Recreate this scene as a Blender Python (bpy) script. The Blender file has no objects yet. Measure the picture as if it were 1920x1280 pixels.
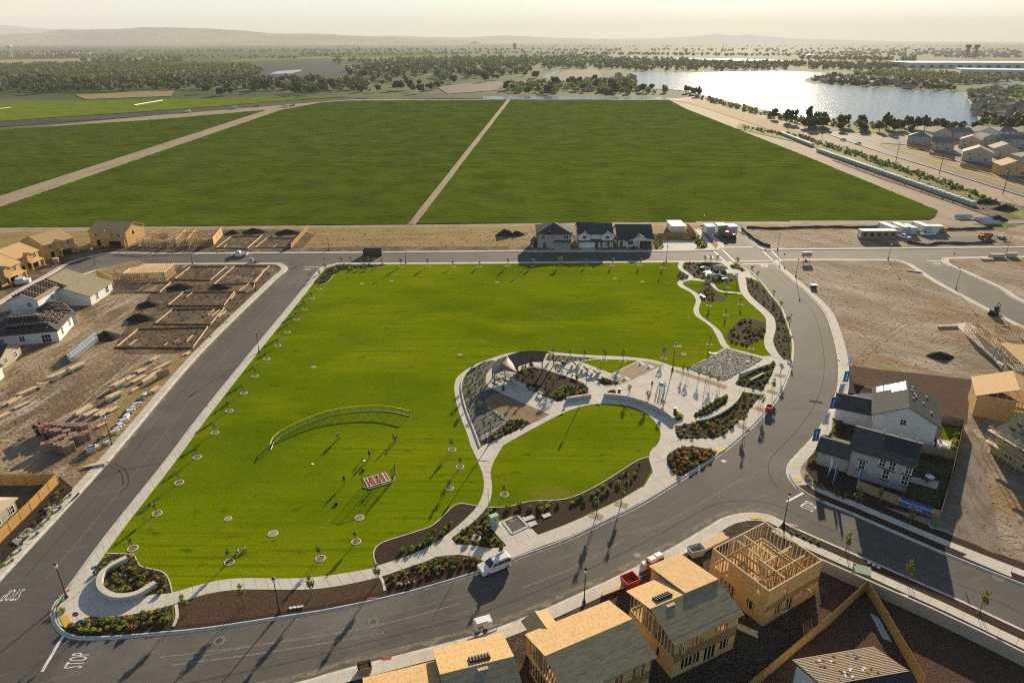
import bpy, bmesh, math, random
from mathutils import Vector, Matrix, noise
from mathutils.geometry import tessellate_polygon
random.seed(7)
R = math.radians
SC = bpy.context.scene
COL = SC.collection
# ------------------------------------------------------------------ camera
CAM_H = 70.0; FOC = 1280.0; HORIZON = 76.0
PITCH = math.atan((640 - HORIZON) / FOC)
cam_d = bpy.data.cameras.new('camera'); cam = bpy.data.objects.new('camera', cam_d); COL.objects.link(cam)
cam_d.sensor_width = 36; cam_d.lens = 24.0; cam_d.clip_start = 0.5; cam_d.clip_end = 120000
cam.location = (0, 0, CAM_H); cam.rotation_euler = (math.pi/2 - PITCH, 0, 0)
SC.camera = cam
# ------------------------------------------------------------------ sky, sun, exposure
SUN_AZ, SUN_EL = R(18.0), R(14.5)
w = bpy.data.worlds.new('World'); SC.world = w; w.use_nodes = True
nt = w.node_tree; bgn = nt.nodes['Background']
sky = nt.nodes.new('ShaderNodeTexSky'); sky.sky_type = 'NISHITA'; sky.sun_disc = False
sky.sun_elevation = SUN_EL; sky.sun_rotation = SUN_AZ; sky.altitude = 0
sky.air_density = 0.8; sky.dust_density = 0.05; sky.ozone_density = 1.0
nt.links.new(sky.outputs[0], bgn.inputs[0]); bgn.inputs[1].default_value = 0.05
sl = bpy.data.lights.new('sun', 'SUN'); sun = bpy.data.objects.new('sun', sl); COL.objects.link(sun)
sl.energy = 5.0; sl.angle = R(0.6); sl.color = (1.0, 0.83, 0.60)
sdir = Vector((math.sin(SUN_AZ)*math.cos(SUN_EL), math.cos(SUN_AZ)*math.cos(SUN_EL), math.sin(SUN_EL)))
sun.rotation_euler = sdir.to_track_quat('Z', 'Y').to_euler(); sun.location = (0, 0, 200)
SC.view_settings.view_transform = 'Standard'; SC.view_settings.look = 'None'
SC.view_settings.exposure = 1.45; SC.view_settings.gamma = 1.0
SC.render.engine = 'CYCLES'
SC.cycles.max_bounces = 5; SC.cycles.diffuse_bounces = 2; SC.cycles.glossy_bounces = 2
SC.cycles.transmission_bounces = 3; SC.cycles.transparent_max_bounces = 6; SC.cycles.volume_bounces = 0
SC.cycles.use_denoising = False
SC.cycles.filter_width = 1.15
# ------------------------------------------------------------------ layout helpers
SP, CP = math.sin(PITCH), math.cos(PITCH)
def G(x, y, z=0.0):
    """survey point (position in the aerial photograph) -> metres on the level z"""
    u = (x - 960) / FOC; v = (y - 640) / FOC
    t = (CAM_H - z) / (SP + v * CP)
    return Vector((u * t, (CP - v * SP) * t, z))
def GL(pts, z=0.0): return [G(x, y, z) for x, y in pts]
def catmull(pts, n=5, closed=False):
    if len(pts) < 3: return list(pts)
    out = []; N = len(pts)
    rng = N if closed else N - 1
    for i in range(rng):
        p1 = pts[i]; p2 = pts[(i+1) % N]
        p0 = pts[(i-1) % N] if (closed or i > 0) else p1 + (p1 - p2)
        p3 = pts[(i+2) % N] if (closed or i + 2 < N) else p2 + (p2 - p1)
        for k in range(n):
            t = k / n
            out.append(0.5 * ((2*p1) + (p2 - p0)*t + (2*p0 - 5*p1 + 4*p2 - p3)*t*t + (3*p1 - p0 - 3*p2 + p3)*t**3))
    if not closed: out.append(pts[-1].copy())
    return out
def resample(pts, step):
    out = [pts[0].copy()]; acc = 0
    for a, b in zip(pts, pts[1:]):
        L = (b - a).length
        if L < 1e-6: continue
        s = step - acc
        while s <= L:
            out.append(a.lerp(b, s / L)); s += step
        acc = L - (s - step)
    if (out[-1] - pts[-1]).length > step * .3: out.append(pts[-1].copy())
    return out
def offset(pts, d):
    out = []
    for i, p in enumerate(pts):
        a = pts[max(i-1, 0)]; b = pts[min(i+1, len(pts)-1)]
        t = (b - a); t.z = 0
        if t.length < 1e-9: t = Vector((1, 0, 0))
        t.normalize(); out.append(Vector((p.x - t.y * d, p.y + t.x * d, p.z)))
    return out
def inside(poly, x, y):
    r = False; j = len(poly) - 1
    for i in range(len(poly)):
        a = poly[i]; b = poly[j]
        if (a[1] > y) != (b[1] > y) and x < (b[0]-a[0])*(y-a[1])/(b[1]-a[1]) + a[0]: r = not r
        j = i
    return r
def spans(poly, y):
    xs = []
    for i in range(len(poly)):
        a = poly[i-1]; b = poly[i]
        if (a.y > y) != (b.y > y): xs.append(a.x + (b.x-a.x)*(y-a.y)/(b.y-a.y))
    xs.sort(); return list(zip(xs[::2], xs[1::2]))
def scatter(poly, n, dmin, rnd, margin=0.0, tries=40):
    xs = [p.x for p in poly]; ys = [p.y for p in poly]; out = []; k = 0
    while len(out) < n and k < n * tries:
        k += 1
        x = rnd.uniform(min(xs), max(xs)); y = rnd.uniform(min(ys), max(ys))
        if not inside(poly, x, y): continue
        if margin and not all(inside(poly, x+dx, y+dy) for dx, dy in ((margin,0),(-margin,0),(0,margin),(0,-margin))): continue
        if any((x-a)**2 + (y-b)**2 < dmin*dmin for a, b in out): continue
        out.append((x, y))
    return out
# ------------------------------------------------------------------ mesh collector
class MB:
    def __init__(s): s.v = []; s.f = []
    def add(s, vs, fs):
        o = len(s.v); s.v += [tuple(p) for p in vs]; s.f += [tuple(i + o for i in f) for f in fs]; return s
    def quad(s, *p): return s.add(p, [tuple(range(len(p)))])
    def box(s, x0, y0, z0, x1, y1, z1):
        return s.add([(x0,y0,z0),(x1,y0,z0),(x1,y1,z0),(x0,y1,z0),(x0,y0,z1),(x1,y0,z1),(x1,y1,z1),(x0,y1,z1)],
            [(3,2,1,0),(4,5,6,7),(0,1,5,4),(1,2,6,5),(2,3,7,6),(3,0,4,7)])
    def cbox(s, cx, cy, z0, sx, sy, sz, rot=0.0):
        c, n = math.cos(rot), math.sin(rot); vs = []
        for z in (z0, z0+sz):
            for a, b in ((-1,-1),(1,-1),(1,1),(-1,1)):
                x = a*sx/2; y = b*sy/2; vs.append((cx + x*c - y*n, cy + x*n + y*c, z))
        return s.add(vs, [(3,2,1,0),(4,5,6,7),(0,1,5,4),(1,2,6,5),(2,3,7,6),(3,0,4,7)])
    def bar(s, p, q, w, h=None):
        h = h or w; p = Vector(p); q = Vector(q); d = (q - p)
        if d.length < 1e-6: return s
        d.normalize(); up = Vector((0,0,1)) if abs(d.z) < .95 else Vector((0,1,0))
        a = d.cross(up).normalized() * w/2; b = a.cross(d).normalized() * h/2
        vs = [p-a-b, p+a-b, p+a+b, p-a+b, q-a-b, q+a-b, q+a+b, q-a+b]
        return s.add(vs, [(3,2,1,0),(4,5,6,7),(0,1,5,4),(1,2,6,5),(2,3,7,6),(3,0,4,7)])
    def cyl(s, p, q, r0, r1=None, n=8, caps=True):
        r1 = r0 if r1 is None else r1; p = Vector(p); q = Vector(q); d = (q-p).normalized()
        up = Vector((0,0,1)) if abs(d.z) < .95 else Vector((0,1,0))
        a = d.cross(up).normalized(); b = a.cross(d); vs = []
        for c, r in ((p, r0), (q, r1)):
            for i in range(n):
                t = 2*math.pi*i/n; vs.append(c + (a*math.cos(t) + b*math.sin(t))*r)
        fs = [(i, (i+1) % n, n + (i+1) % n, n + i) for i in range(n)]
        if caps: fs += [tuple(range(n-1, -1, -1)), tuple(range(n, 2*n))]
        return s.add(vs, fs)
    def tube(s, path, r, n=6):
        for a, b in zip(path, path[1:]): s.cyl(a, b, r, r, n)
        return s
    def lathe(s, prof, n=10, cx=0, cy=0):
        vs = []; fs = []; m = len(prof)
        for r, z in prof:
            for i in range(n): t = 2*math.pi*i/n; vs.append((cx + r*math.cos(t), cy + r*math.sin(t), z))
        for k in range(m-1):
            for i in range(n): fs.append((k*n+i, k*n+(i+1) % n, (k+1)*n+(i+1) % n, (k+1)*n+i))
        fs += [tuple(range(n-1, -1, -1)), tuple(range((m-1)*n, m*n))]
        return s.add(vs, fs)
    def prism(s, poly, z0, z1):
        n = len(poly); vs = [(p[0], p[1], z0) for p in poly] + [(p[0], p[1], z1) for p in poly]
        fs = [(i, (i+1) % n, n+(i+1) % n, n+i) for i in range(n)]
        tri = tessellate_polygon([[Vector((p[0], p[1], 0)) for p in poly]])
        fs += [tuple(n + i for i in t) for t in tri]
        return s.add(vs, fs)
    def flat(s, poly, z):
        n = len(poly); tri = tessellate_polygon([[Vector((p[0], p[1], 0)) for p in poly]])
        out = []
        for t in tri:
            a, b, c = (poly[i] for i in t)
            if (b[0]-a[0])*(c[1]-a[1]) - (b[1]-a[1])*(c[0]-a[0]) < 0: t = t[::-1]
            out.append(tuple(t))
        return s.add([(p[0], p[1], z) for p in poly], out)
    def slab(s, p, th):
        """a thick sheet from a 3D polygon, th downwards"""
        n = len(p); lo = [(a[0], a[1], a[2]-th) for a in p]
        return s.add([tuple(a) for a in p] + lo, [tuple(range(n)), tuple(range(2*n-1, n-1, -1))] +
            [(i, n+i, n+(i+1) % n, (i+1) % n) for i in range(n)])
    def strip(s, L, Rr):
        n = len(L); return s.add(list(L) + list(Rr), [(i, n+i, n+i+1, i+1) for i in range(n-1)])
    def blob(s, c, rx, ry, rz, rnd, sub=1, j=.18):
        bm = bmesh.new(); bmesh.ops.create_icosphere(bm, subdivisions=sub, radius=1)
        vs = []
        for v in bm.verts:
            k = 1 + rnd.uniform(-j, j); vs.append((c[0]+v.co.x*rx*k, c[1]+v.co.y*ry*k, c[2]+v.co.z*rz*k))
        fs = [tuple(v.index for v in f.verts) for f in bm.faces]; bm.free(); return s.add(vs, fs)
    def mesh(s, name, mat, smooth=False):
        me = bpy.data.meshes.new(name); me.from_pydata(s.v, [], s.f)
        me.materials.append(M[mat])
        if smooth: me.polygons.foreach_set('use_smooth', [True]*len(me.polygons))
        me.update(); return me
    def build(s, name, mat, parent=None, smooth=False, kind=None, loc=None):
        o = bpy.data.objects.new(name, s.mesh(name, mat, smooth)); COL.objects.link(o)
        if parent: o.parent = parent
        if kind: o['kind'] = kind
        if loc: o.location = loc
        return o
def tag(o, label, cat, group=None):
    o['label'] = label; o['category'] = cat
    if group: o['group'] = group
    return o
def thing(name, label, cat, loc=(0,0,0), rz=0.0, group=None):
    o = bpy.data.objects.new(name, None); COL.objects.link(o); o.empty_display_size = .3
    o.location = loc; o.rotation_euler = (0, 0, rz); return tag(o, label, cat, group)
def linkmesh(name, me, parent=None, loc=None, rz=0, sc=None):
    o = bpy.data.objects.new(name, me); COL.objects.link(o)
    if parent: o.parent = parent
    if loc is not None: o.location = loc
    if rz: o.rotation_euler = (0, 0, rz)
    if sc is not None: o.scale = sc if hasattr(sc, '__len__') else (sc, sc, sc)
    return o
KIDS = {}
def kids(o):
    if o.name not in KIDS: KIDS[o.name] = [c for c in bpy.data.objects if c.parent == o]
    return KIDS[o.name]
def dup(root, loc, rz=0.0, sc=1.0, label=None, group=None):
    r = root.copy(); COL.objects.link(r); r.location = loc; r.rotation_euler = (0, 0, rz)
    r.scale = sc if hasattr(sc, '__len__') else (sc, sc, sc)
    if label: r['label'] = label
    if group: r['group'] = group
    for c in kids(root):
        k = c.copy(); COL.objects.link(k); k.parent = r
        for d in kids(c):
            e = d.copy(); COL.objects.link(e); e.parent = k
    return r
class Proto:
    """the first use moves the original itself, later uses copy it"""
    def __init__(s, root): s.root = root; s.used = False; kids(root); [kids(c) for c in kids(root)]
    def put(s, loc, rz=0.0, sc=1.0, label=None, group=None):
        if not s.used:
            s.used = True; r = s.root; r.location = loc; r.rotation_euler = (0,0,rz)
            r.scale = sc if hasattr(sc, '__len__') else (sc, sc, sc)
            s.l0 = r['label']; s.g0 = r.get('group')
            if label: r['label'] = label
            if group: r['group'] = group
            return r
        return dup(s.root, loc, rz, sc, label or s.l0, group or s.g0)
def text_mesh(txt, size, mat, ex=0.004):
    c = bpy.data.curves.new('lettering', 'FONT'); c.body = txt; c.size = size; c.align_x = 'CENTER'; c.align_y = 'CENTER'; c.extrude = ex
    c.resolution_u = 2
    o = bpy.data.objects.new('lettering_source', c)
    COL.objects.link(o); bpy.context.view_layer.update()
    me = bpy.data.meshes.new_from_object(o.evaluated_get(bpy.context.evaluated_depsgraph_get()))
    bpy.data.objects.remove(o); bpy.data.curves.remove(c); me.materials.clear(); me.materials.append(M[mat]); return me
# ------------------------------------------------------------------ materials
M = {}
def _new(name, rough, spec=.3, metal=0.0):
    m = bpy.data.materials.new(name); m.use_nodes = True; M[name] = m
    n = m.node_tree.nodes; b = n['Principled BSDF']; b.inputs['Roughness'].default_value = rough
    b.inputs['Specular IOR Level'].default_value = spec; b.inputs['Metallic'].default_value = metal
    return m, m.node_tree, b
def plain(name, col, rough=.6, spec=.3, metal=0.0, var=.12, scale=3.0, emit=0):
    m, t, b = _new(name, rough, spec, metal)
    tc = t.nodes.new('ShaderNodeTexCoord'); nz = t.nodes.new('ShaderNodeTexNoise'); nz.inputs['Scale'].default_value = scale
    nz.inputs['Detail'].default_value = 4; rp = t.nodes.new('ShaderNodeValToRGB')
    rp.color_ramp.elements[0].position = .3; rp.color_ramp.elements[1].position = .7
    rp.color_ramp.elements[0].color = [c*(1-var) for c in col] + [1]; rp.color_ramp.elements[1].color = [min(1, c*(1+var)) for c in col] + [1]
    t.links.new(tc.outputs['Object'], nz.inputs['Vector']); t.links.new(nz.outputs[0], rp.inputs[0]); t.links.new(rp.outputs[0], b.inputs['Base Color'])
    if emit: b.inputs['Emission Color'].default_value = (*col, 1); b.inputs['Emission Strength'].default_value = emit
    return m
def ground(name, layers, rough=.9, bump=None, spec=.03, var_obj=False):
    """layers: list of (colour, scale, stretch(x,y), lo, hi[, rot]); first is base colour (only colour used)"""
    m, t, b = _new(name, rough, spec); L = t.links; N = t.nodes
    tc = N.new('ShaderNodeTexCoord'); out = None
    for i, ly in enumerate(layers):
        col = ly if i == 0 else ly[0]
        if i == 0:
            rgb = N.new('ShaderNodeRGB'); rgb.outputs[0].default_value = (*col, 1); out = rgb.outputs[0]; continue
        mp = N.new('ShaderNodeMapping'); mp.vector_type = 'TEXTURE'; mp.inputs['Scale'].default_value = (1/ly[2][0], 1/ly[2][1], 1)
        mp.inputs['Location'].default_value = (i*13.7, i*7.3, 0)
        if len(ly) > 5: mp.inputs['Rotation'].default_value = (0, 0, ly[5])
        nz = N.new('ShaderNodeTexNoise'); nz.inputs['Scale'].default_value = ly[1]; nz.inputs['Detail'].default_value = 5; nz.inputs['Roughness'].default_value = .6
        mr = N.new('ShaderNodeMapRange'); mr.inputs[1].default_value = ly[3]; mr.inputs[2].default_value = ly[4]
        mx = N.new('ShaderNodeMix'); mx.data_type = 'RGBA'
        L.new(tc.outputs['Object'], mp.inputs[0]); L.new(mp.outputs[0], nz.inputs['Vector']); L.new(nz.outputs[0], mr.inputs[0])
        L.new(mr.outputs[0], mx.inputs[0]); L.new(out, mx.inputs[6]); mx.inputs[7].default_value = (*col, 1); out = mx.outputs[2]
    L.new(out, b.inputs['Base Color'])
    if bump:
        sc, strength, dist = bump[:3]
        nz = N.new('ShaderNodeTexNoise'); nz.inputs['Scale'].default_value = sc; nz.inputs['Detail'].default_value = 6; nz.inputs['Roughness'].default_value = .65
        L.new(tc.outputs['Object'], nz.inputs['Vector'])
        bp = N.new('ShaderNodeBump'); bp.inputs['Strength'].default_value = strength; bp.inputs['Distance'].default_value = dist
        L.new(nz.outputs[0], bp.inputs['Height']); L.new(bp.outputs[0], b.inputs['Normal'])
    return m
U = (1, 1)
ground('dirt_tan', [(.33,.255,.165), ((.18,.13,.08), .06, U, .44, .60), ((.25,.15,.05), .09, (1,.5), .53, .64), ((.43,.36,.25), .35, (.15,1), .53, .64, 1.35), ((.16,.12,.075), .8, (.10,1), .56, .66, 1.45), ((.13,.10,.065), 2.2, U, .56, .66)], bump=(1.0,.9,.45))
ground('dirt_track', [(.335,.27,.185), ((.24,.19,.13), .15, (1,.15), .45, .7), ((.5,.42,.31), .8, U, .55, .75)], bump=(1.5,.4,.2))
ground('dirt_dark', [(.145,.110,.074), ((.085,.064,.045), .35, U, .42, .62), ((.27,.20,.125), .12, U, .50, .68), ((.16,.13,.09), 2.2, U, .55, .7)], bump=(1.6,.8,.4))
ground('soil_black', [(.070,.054,.040), ((.12,.092,.062), .8, U, .48, .68), ((.02,.017,.014), 3, U, .5, .65)], bump=(3,.7,.25))
ground('dry_lot', [(.29,.235,.16), ((.19,.14,.085), .08, (.6,1), .44, .66, -.8), ((.26,.145,.045), .06, (.6,1.2), .52, .66, -.75), ((.37,.32,.24), .25, (.25,1), .50, .74, -.85), ((.41,.36,.27), .07, (.5,1), .54, .68, -.7), ((.17,.135,.09), .9, (.15,1), .56, .74, -.95), ((.17,.14,.09), 1.3, U, .54, .70), ((.16,.15,.055), .2, U, .60, .70)], bump=(.9,.8,.35))
ground('dry_grass', [(.31,.22,.09), ((.22,.17,.07), .2, (.35,1), .45, .65), ((.16,.17,.05), .12, U, .58, .72), ((.40,.31,.17), 1.5, (.4,1), .55, .72)], bump=(2.5,.6,.3))
ground('levee_grass', [(.22,.21,.06), ((.09,.13,.025), .06, U, .40, .58), ((.38,.30,.16), .3, U, .55, .7)], bump=(.8,.8,.5))
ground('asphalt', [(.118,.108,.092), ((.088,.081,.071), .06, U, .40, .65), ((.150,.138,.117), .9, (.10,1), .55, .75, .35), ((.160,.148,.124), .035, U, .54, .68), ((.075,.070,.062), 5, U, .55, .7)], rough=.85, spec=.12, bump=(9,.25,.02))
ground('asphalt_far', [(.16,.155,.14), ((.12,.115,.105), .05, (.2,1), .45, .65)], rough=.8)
ground('concrete', [(.58,.54,.465), ((.50,.465,.395), .35, U, .42, .66), ((.64,.60,.53), 1.7, U, .55, .72), ((.46,.43,.37), 6, U, .58, .75)], rough=.82, bump=(12,.15,.01))
ground('kerb', [(.62,.58,.51), ((.44,.41,.36), .8, U, .45, .68)], rough=.8)
ground('stone_wall', [(.50,.46,.39), ((.40,.36,.30), 2, U, .45, .65)], rough=.85)
ground('lawn', [(.165,.215,.001), ((.090,.140,.001), .022, (.8,1), .42, .60), ((.215,.250,.001), .06, (.4,1), .50, .70), ((.110,.155,.001), 1.1, (.03,1.0), .50, .64), ((.20,.165,.03), .055, (.6,1), .62, .71), ((.105,.150,.001), 3.5, U, .50, .72), ((.080,.118,.001), .5, (.6,1), .59, .70)], rough=.95, spec=.0, bump=(4,.7,.10))
ground('crop_soil', [(.09,.12,.016), ((.055,.075,.010), 1, U, .45, .6)], rough=.95)
ground('fallow', [(.075,.075,.072), ((.055,.055,.055), .03, (.1,1), .45, .6)], rough=.9)
ground('mulch', [(.070,.045,.033), ((.030,.020,.016), 4.0, U, .45, .60), ((.125,.085,.062), 7.0, U, .57, .68), ((.05,.034,.026), .4, U, .45, .65)], rough=.95, bump=(8,1.0,.12))
ground('bark', [(.105,.062,.042), ((.05,.030,.022), 4.0, U, .45, .60), ((.17,.12,.085), 8.0, U, .57, .68), ((.085,.075,.03), .3, U, .56, .7)], rough=.95, bump=(8,1.0,.12))
ground('gravel', [(.155,.150,.135), ((.09,.088,.08), 6, U, .45, .6), ((.25,.24,.21), 9, U, .58, .7)], rough=.95, bump=(9,.8,.08))
ground('gravel_lot', [(.23,.195,.145), ((.15,.125,.09), .5, (.3,1), .45, .62, 1.3), ((.32,.28,.22), 1.5, U, .55, .7), ((.12,.10,.08), 6, U, .55, .68)], rough=.95, bump=(3,.6,.12))
ground('granite', [(.26,.185,.105), ((.20,.14,.078), .5, U, .45, .65), ((.30,.22,.135), 6, U, .55, .7)], rough=.95, bump=(9,.3,.02))
ground('granite_pale', [(.36,.29,.20), ((.30,.24,.16), .6, U, .45, .65)], rough=.95)
ground('cobble', [(.46,.43,.35), ((.30,.28,.22), 1.2, U, .42, .6), ((.60,.56,.47), 2, U, .58, .7)], rough=.9)
ground('farmland', [(.115,.13,.045), ((.05,.09,.02), .0016, (.5,1.6), .44, .50), ((.26,.21,.11), .0011, (.5,1.9), .60, .66), ((.055,.07,.03), .0042, (.35,2.2), .55, .63), ((.10,.085,.055), .0024, (.4,2.0), .58, .64)], rough=.95)
ground('hill', [(.30,.235,.135), ((.17,.15,.09), .0007, (1,.6), .45, .60), ((.36,.29,.18), .002, U, .55, .7), ((.09,.09,.05), .004, U, .58, .68)], rough=1.0)
ground('osb', [(.56,.38,.19), ((.45,.29,.13), 4, (1,.4), .45, .65), ((.66,.48,.27), 9, (.4,1), .55, .7)], rough=.75, bump=(14,.2,.01))
ground('osb_wall', [(.56,.37,.15), ((.45,.285,.105), 3, (1,.4), .45, .65), ((.64,.45,.22), 8, (.4,1), .55, .7)], rough=.75, bump=(14,.2,.01))
ground('felt', [(.31,.265,.165), ((.23,.20,.13), 3.0, (.25,1), .45, .62), ((.28,.265,.21), 5, (1,.3), .56, .7)], rough=.9, bump=(6,.3,.03))
ground('shingle', [(.085,.085,.083), ((.06,.06,.06), 2.5, (.3,1), .45, .62), ((.12,.118,.112), 6, U, .56, .7)], rough=.85, bump=(8,.3,.02))
ground('stucco_white', [(.66,.66,.63), ((.58,.58,.55), .8, U, .45, .7)], rough=.85)
ground('stucco_grey', [(.37,.36,.34), ((.32,.31,.295), .8, U, .45, .7)], rough=.85)
ground('stucco_tan', [(.44,.38,.29), ((.38,.33,.25), .8, U, .45, .7)], rough=.85)
ground('fence_wood', [(.48,.29,.10), ((.34,.195,.065), 2.2, (3,3), .42, .62), ((.58,.39,.17), 5, (4,4), .55, .7)], rough=.8)
ground('fence_grey', [(.36,.28,.185), ((.27,.205,.135), 2.2, (3,3), .42, .62)], rough=.85)
ground('block_wall', [(.36,.32,.26), ((.30,.265,.215), 1.3, (1,3), .42, .62)], rough=.9)
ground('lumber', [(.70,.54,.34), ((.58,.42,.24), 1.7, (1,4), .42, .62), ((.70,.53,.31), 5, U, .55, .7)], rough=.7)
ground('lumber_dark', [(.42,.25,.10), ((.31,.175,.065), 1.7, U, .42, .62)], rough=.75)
ground('earth_pile', [(.050,.041,.032), ((.030,.025,.02), 1.5, U, .45, .6), ((.085,.07,.05), 4, U, .56, .7)], rough=1, bump=(3,.7,.2))
plain('white_paint', (.78,.77,.74), .5); plain('road_paint', (.62,.61,.57), .7, var=.25, scale=6)
plain('red_paint', (.30,.05,.035), .6, var=.25); plain('yellow_pad', (.60,.38,.05), .8, var=.15, scale=8)
plain('black_metal', (.02,.02,.022), .45, .5); plain('grey_metal', (.33,.34,.34), .4, .5, .4)
plain('galvanised', (.52,.53,.53), .4, .5, .5); plain('glass_dark', (.03,.035,.04), .08, .6); plain('lamp_glass', (.8,.8,.76), .3)
plain('car_white', (.74,.75,.76), .25, .5, var=.03); plain('tyre', (.018,.018,.018), .8); plain('rim', (.35,.35,.36), .35, .5, .6)
plain('red_plastic', (.42,.035,.025), .45, var=.1); plain('white_plastic', (.72,.72,.70), .45); plain('blue_flag', (.012,.10,.36), .7, var=.1)
plain('white_flag', (.66,.66,.68), .7, var=.06); plain('green_box', (.10,.16,.09), .6); plain('mint_box', (.30,.42,.35), .55)
plain('roof_metal', (.17,.115,.092), .34, .5, .35, var=.08); plain('panel_glare', (.45,.46,.48), .22, .6, .6, var=.05)  # the second is a solar panel base paled to paint in sun glare
plain('tile_brown', (.27,.19,.14), .8, var=.35, scale=9); plain('tile_dark', (.06,.055,.05), .8, var=.4, scale=5); plain('wrap_white', (.62,.62,.62), .5, var=.15)
plain('tile_roof_tan', (.46,.37,.25), .8, var=.2, scale=5); plain('roof_red', (.24,.14,.10), .85, var=.3, scale=.3); plain('roof_grey', (.17,.165,.16), .85, var=.2, scale=.6)
plain('solar', (.02,.022,.028), .25, .5, var=.2, scale=2); plain('yellow_cap', (.75,.55,.02), .5); plain('mat_red', (.25,.045,.03), .8, var=.15)
plain('orange_machine', (.55,.13,.04), .5, var=.25); plain('yellow_machine', (.60,.36,.04), .5, var=.2); plain('pink_machine', (.42,.17,.13), .55, var=.25)
plain('container_grey', (.44,.47,.48), .55, var=.12); plain('container_pale', (.66,.64,.58), .55, var=.1); plain('container_brown', (.33,.22,.12), .65, var=.2, scale=6)
plain('dumpster_dark', (.05,.06,.055), .6, var=.3); plain('black_fabric', (.05,.043,.036), .9, var=.3); plain('green_wrap', (.05,.30,.13), .5, var=.15)
plain('pipe_concrete', (.47,.475,.46), .8, var=.15); plain('pole_wood', (.11,.075,.05), .85); plain('trunk', (.10,.075,.05), .9, var=.3)
plain('stake', (.30,.19,.10), .85); plain('blue_play', (.12,.42,.48), .45); plain('skin', (.42,.25,.17), .6); plain('teal_shirt', (.03,.30,.38), .8)
plain('dark_cloth', (.03,.03,.04), .85); plain('orange_cloth', (.55,.16,.05), .85); plain('white_cloth', (.7,.7,.68), .85); plain('blue_cloth', (.05,.09,.25), .85); plain('hair', (.025,.018,.012), .7)
plain('stop_red', (.45,.02,.02), .5, var=.05); plain('sign_blue', (.02,.16,.50), .5, var=.05); plain('tarp_blue', (.08,.25,.6), .5); plain('warehouse', (.50,.53,.56), .7, var=.08, scale=.05)
plain('rock', (.36,.34,.29), .9, var=.3, scale=2); plain('pond_blue', (.10,.16,.20), .2)
def leaf(name, c0, c1, c2, scale=1.5, trans=.35):
    m, t, b = _new(name, .65, .2); N = t.nodes; L = t.links
    tc = N.new('ShaderNodeTexCoord'); nz = N.new('ShaderNodeTexNoise'); nz.inputs['Scale'].default_value = scale; nz.inputs['Detail'].default_value = 3
    rp = N.new('ShaderNodeValToRGB'); e = rp.color_ramp.elements; e[0].position = .34; e[0].color = (*c0, 1); e[1].position = .68; e[1].color = (*c2, 1)
    x = e.new(.5); x.color = (*c1, 1)
    oi = N.new('ShaderNodeObjectInfo'); hs = N.new('ShaderNodeHueSaturation'); mr = N.new('ShaderNodeMapRange')
    mr.inputs[3].default_value = .75; mr.inputs[4].default_value = 1.3
    L.new(tc.outputs['Object'], nz.inputs['Vector']); L.new(nz.outputs[0], rp.inputs[0]); L.new(oi.outputs['Random'], mr.inputs[0]); L.new(mr.outputs[0], hs.inputs['Value'])
    L.new(rp.outputs[0], hs.inputs['Color']); L.new(hs.outputs[0], b.inputs['Base Color'])
    tr = N.new('ShaderNodeBsdfTranslucent'); L.new(hs.outputs[0], tr.inputs[0]); mx = N.new('ShaderNodeMixShader'); mx.inputs[0].default_value = trans
    L.new(b.outputs[0], mx.inputs[1]); L.new(tr.outputs[0], mx.inputs[2]); L.new(mx.outputs[0], N['Material Output'].inputs[0]); return m
leaf('leaf_young', (.07,.10,.015), (.13,.17,.02), (.22,.23,.03)); leaf('leaf_dark', (.035,.055,.012), (.065,.09,.02), (.12,.14,.03), .25)
leaf('leaf_mid', (.055,.085,.014), (.10,.135,.025), (.18,.20,.035), .25); leaf('leaf_olive', (.07,.085,.024), (.115,.13,.035), (.18,.19,.05), .25)
leaf('clump_green', (.06,.09,.015), (.12,.16,.025), (.22,.24,.035)); leaf('clump_yellow', (.17,.19,.02), (.29,.29,.04), (.42,.39,.07))
leaf('clump_red', (.10,.03,.025), (.17,.07,.045), (.24,.15,.07)); leaf('clump_purple', (.06,.035,.05), (.11,.06,.085), (.16,.12,.10)); leaf('hedge', (.03,.05,.012), (.06,.085,.016), (.12,.14,.025))
leaf('crop', (.130,.180,.012), (.165,.220,.014), (.20,.255,.018), .05, .2); M['crop'].node_tree.nodes['Principled BSDF'].inputs['Specular IOR Level'].default_value = 0
leaf('clump_orange', (.16,.07,.015), (.27,.14,.03), (.33,.2,.06))
# water
m, t, b = _new('water', .10, .5); b.inputs['Base Color'].default_value = (.05,.09,.12, 1); b.inputs['IOR'].default_value = 1.33
tc = t.nodes.new('ShaderNodeTexCoord'); mp = t.nodes.new('ShaderNodeMapping'); mp.inputs['Scale'].default_value = (.10,.20,1)
nz = t.nodes.new('ShaderNodeTexNoise'); nz.inputs['Scale'].default_value = 1.0; nz.inputs['Detail'].default_value = 6; nz.inputs['Roughness'].default_value = .7
bp = t.nodes.new('ShaderNodeBump'); bp.inputs['Strength'].default_value = .8; bp.inputs['Distance'].default_value = .75
for a, c in ((tc.outputs['Object'], mp.inputs[0]), (mp.outputs[0], nz.inputs['Vector']), (nz.outputs[0], bp.inputs['Height']), (bp.outputs[0], b.inputs['Normal'])): t.links.new(a, c)
b.inputs['Roughness'].default_value = .13
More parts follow.
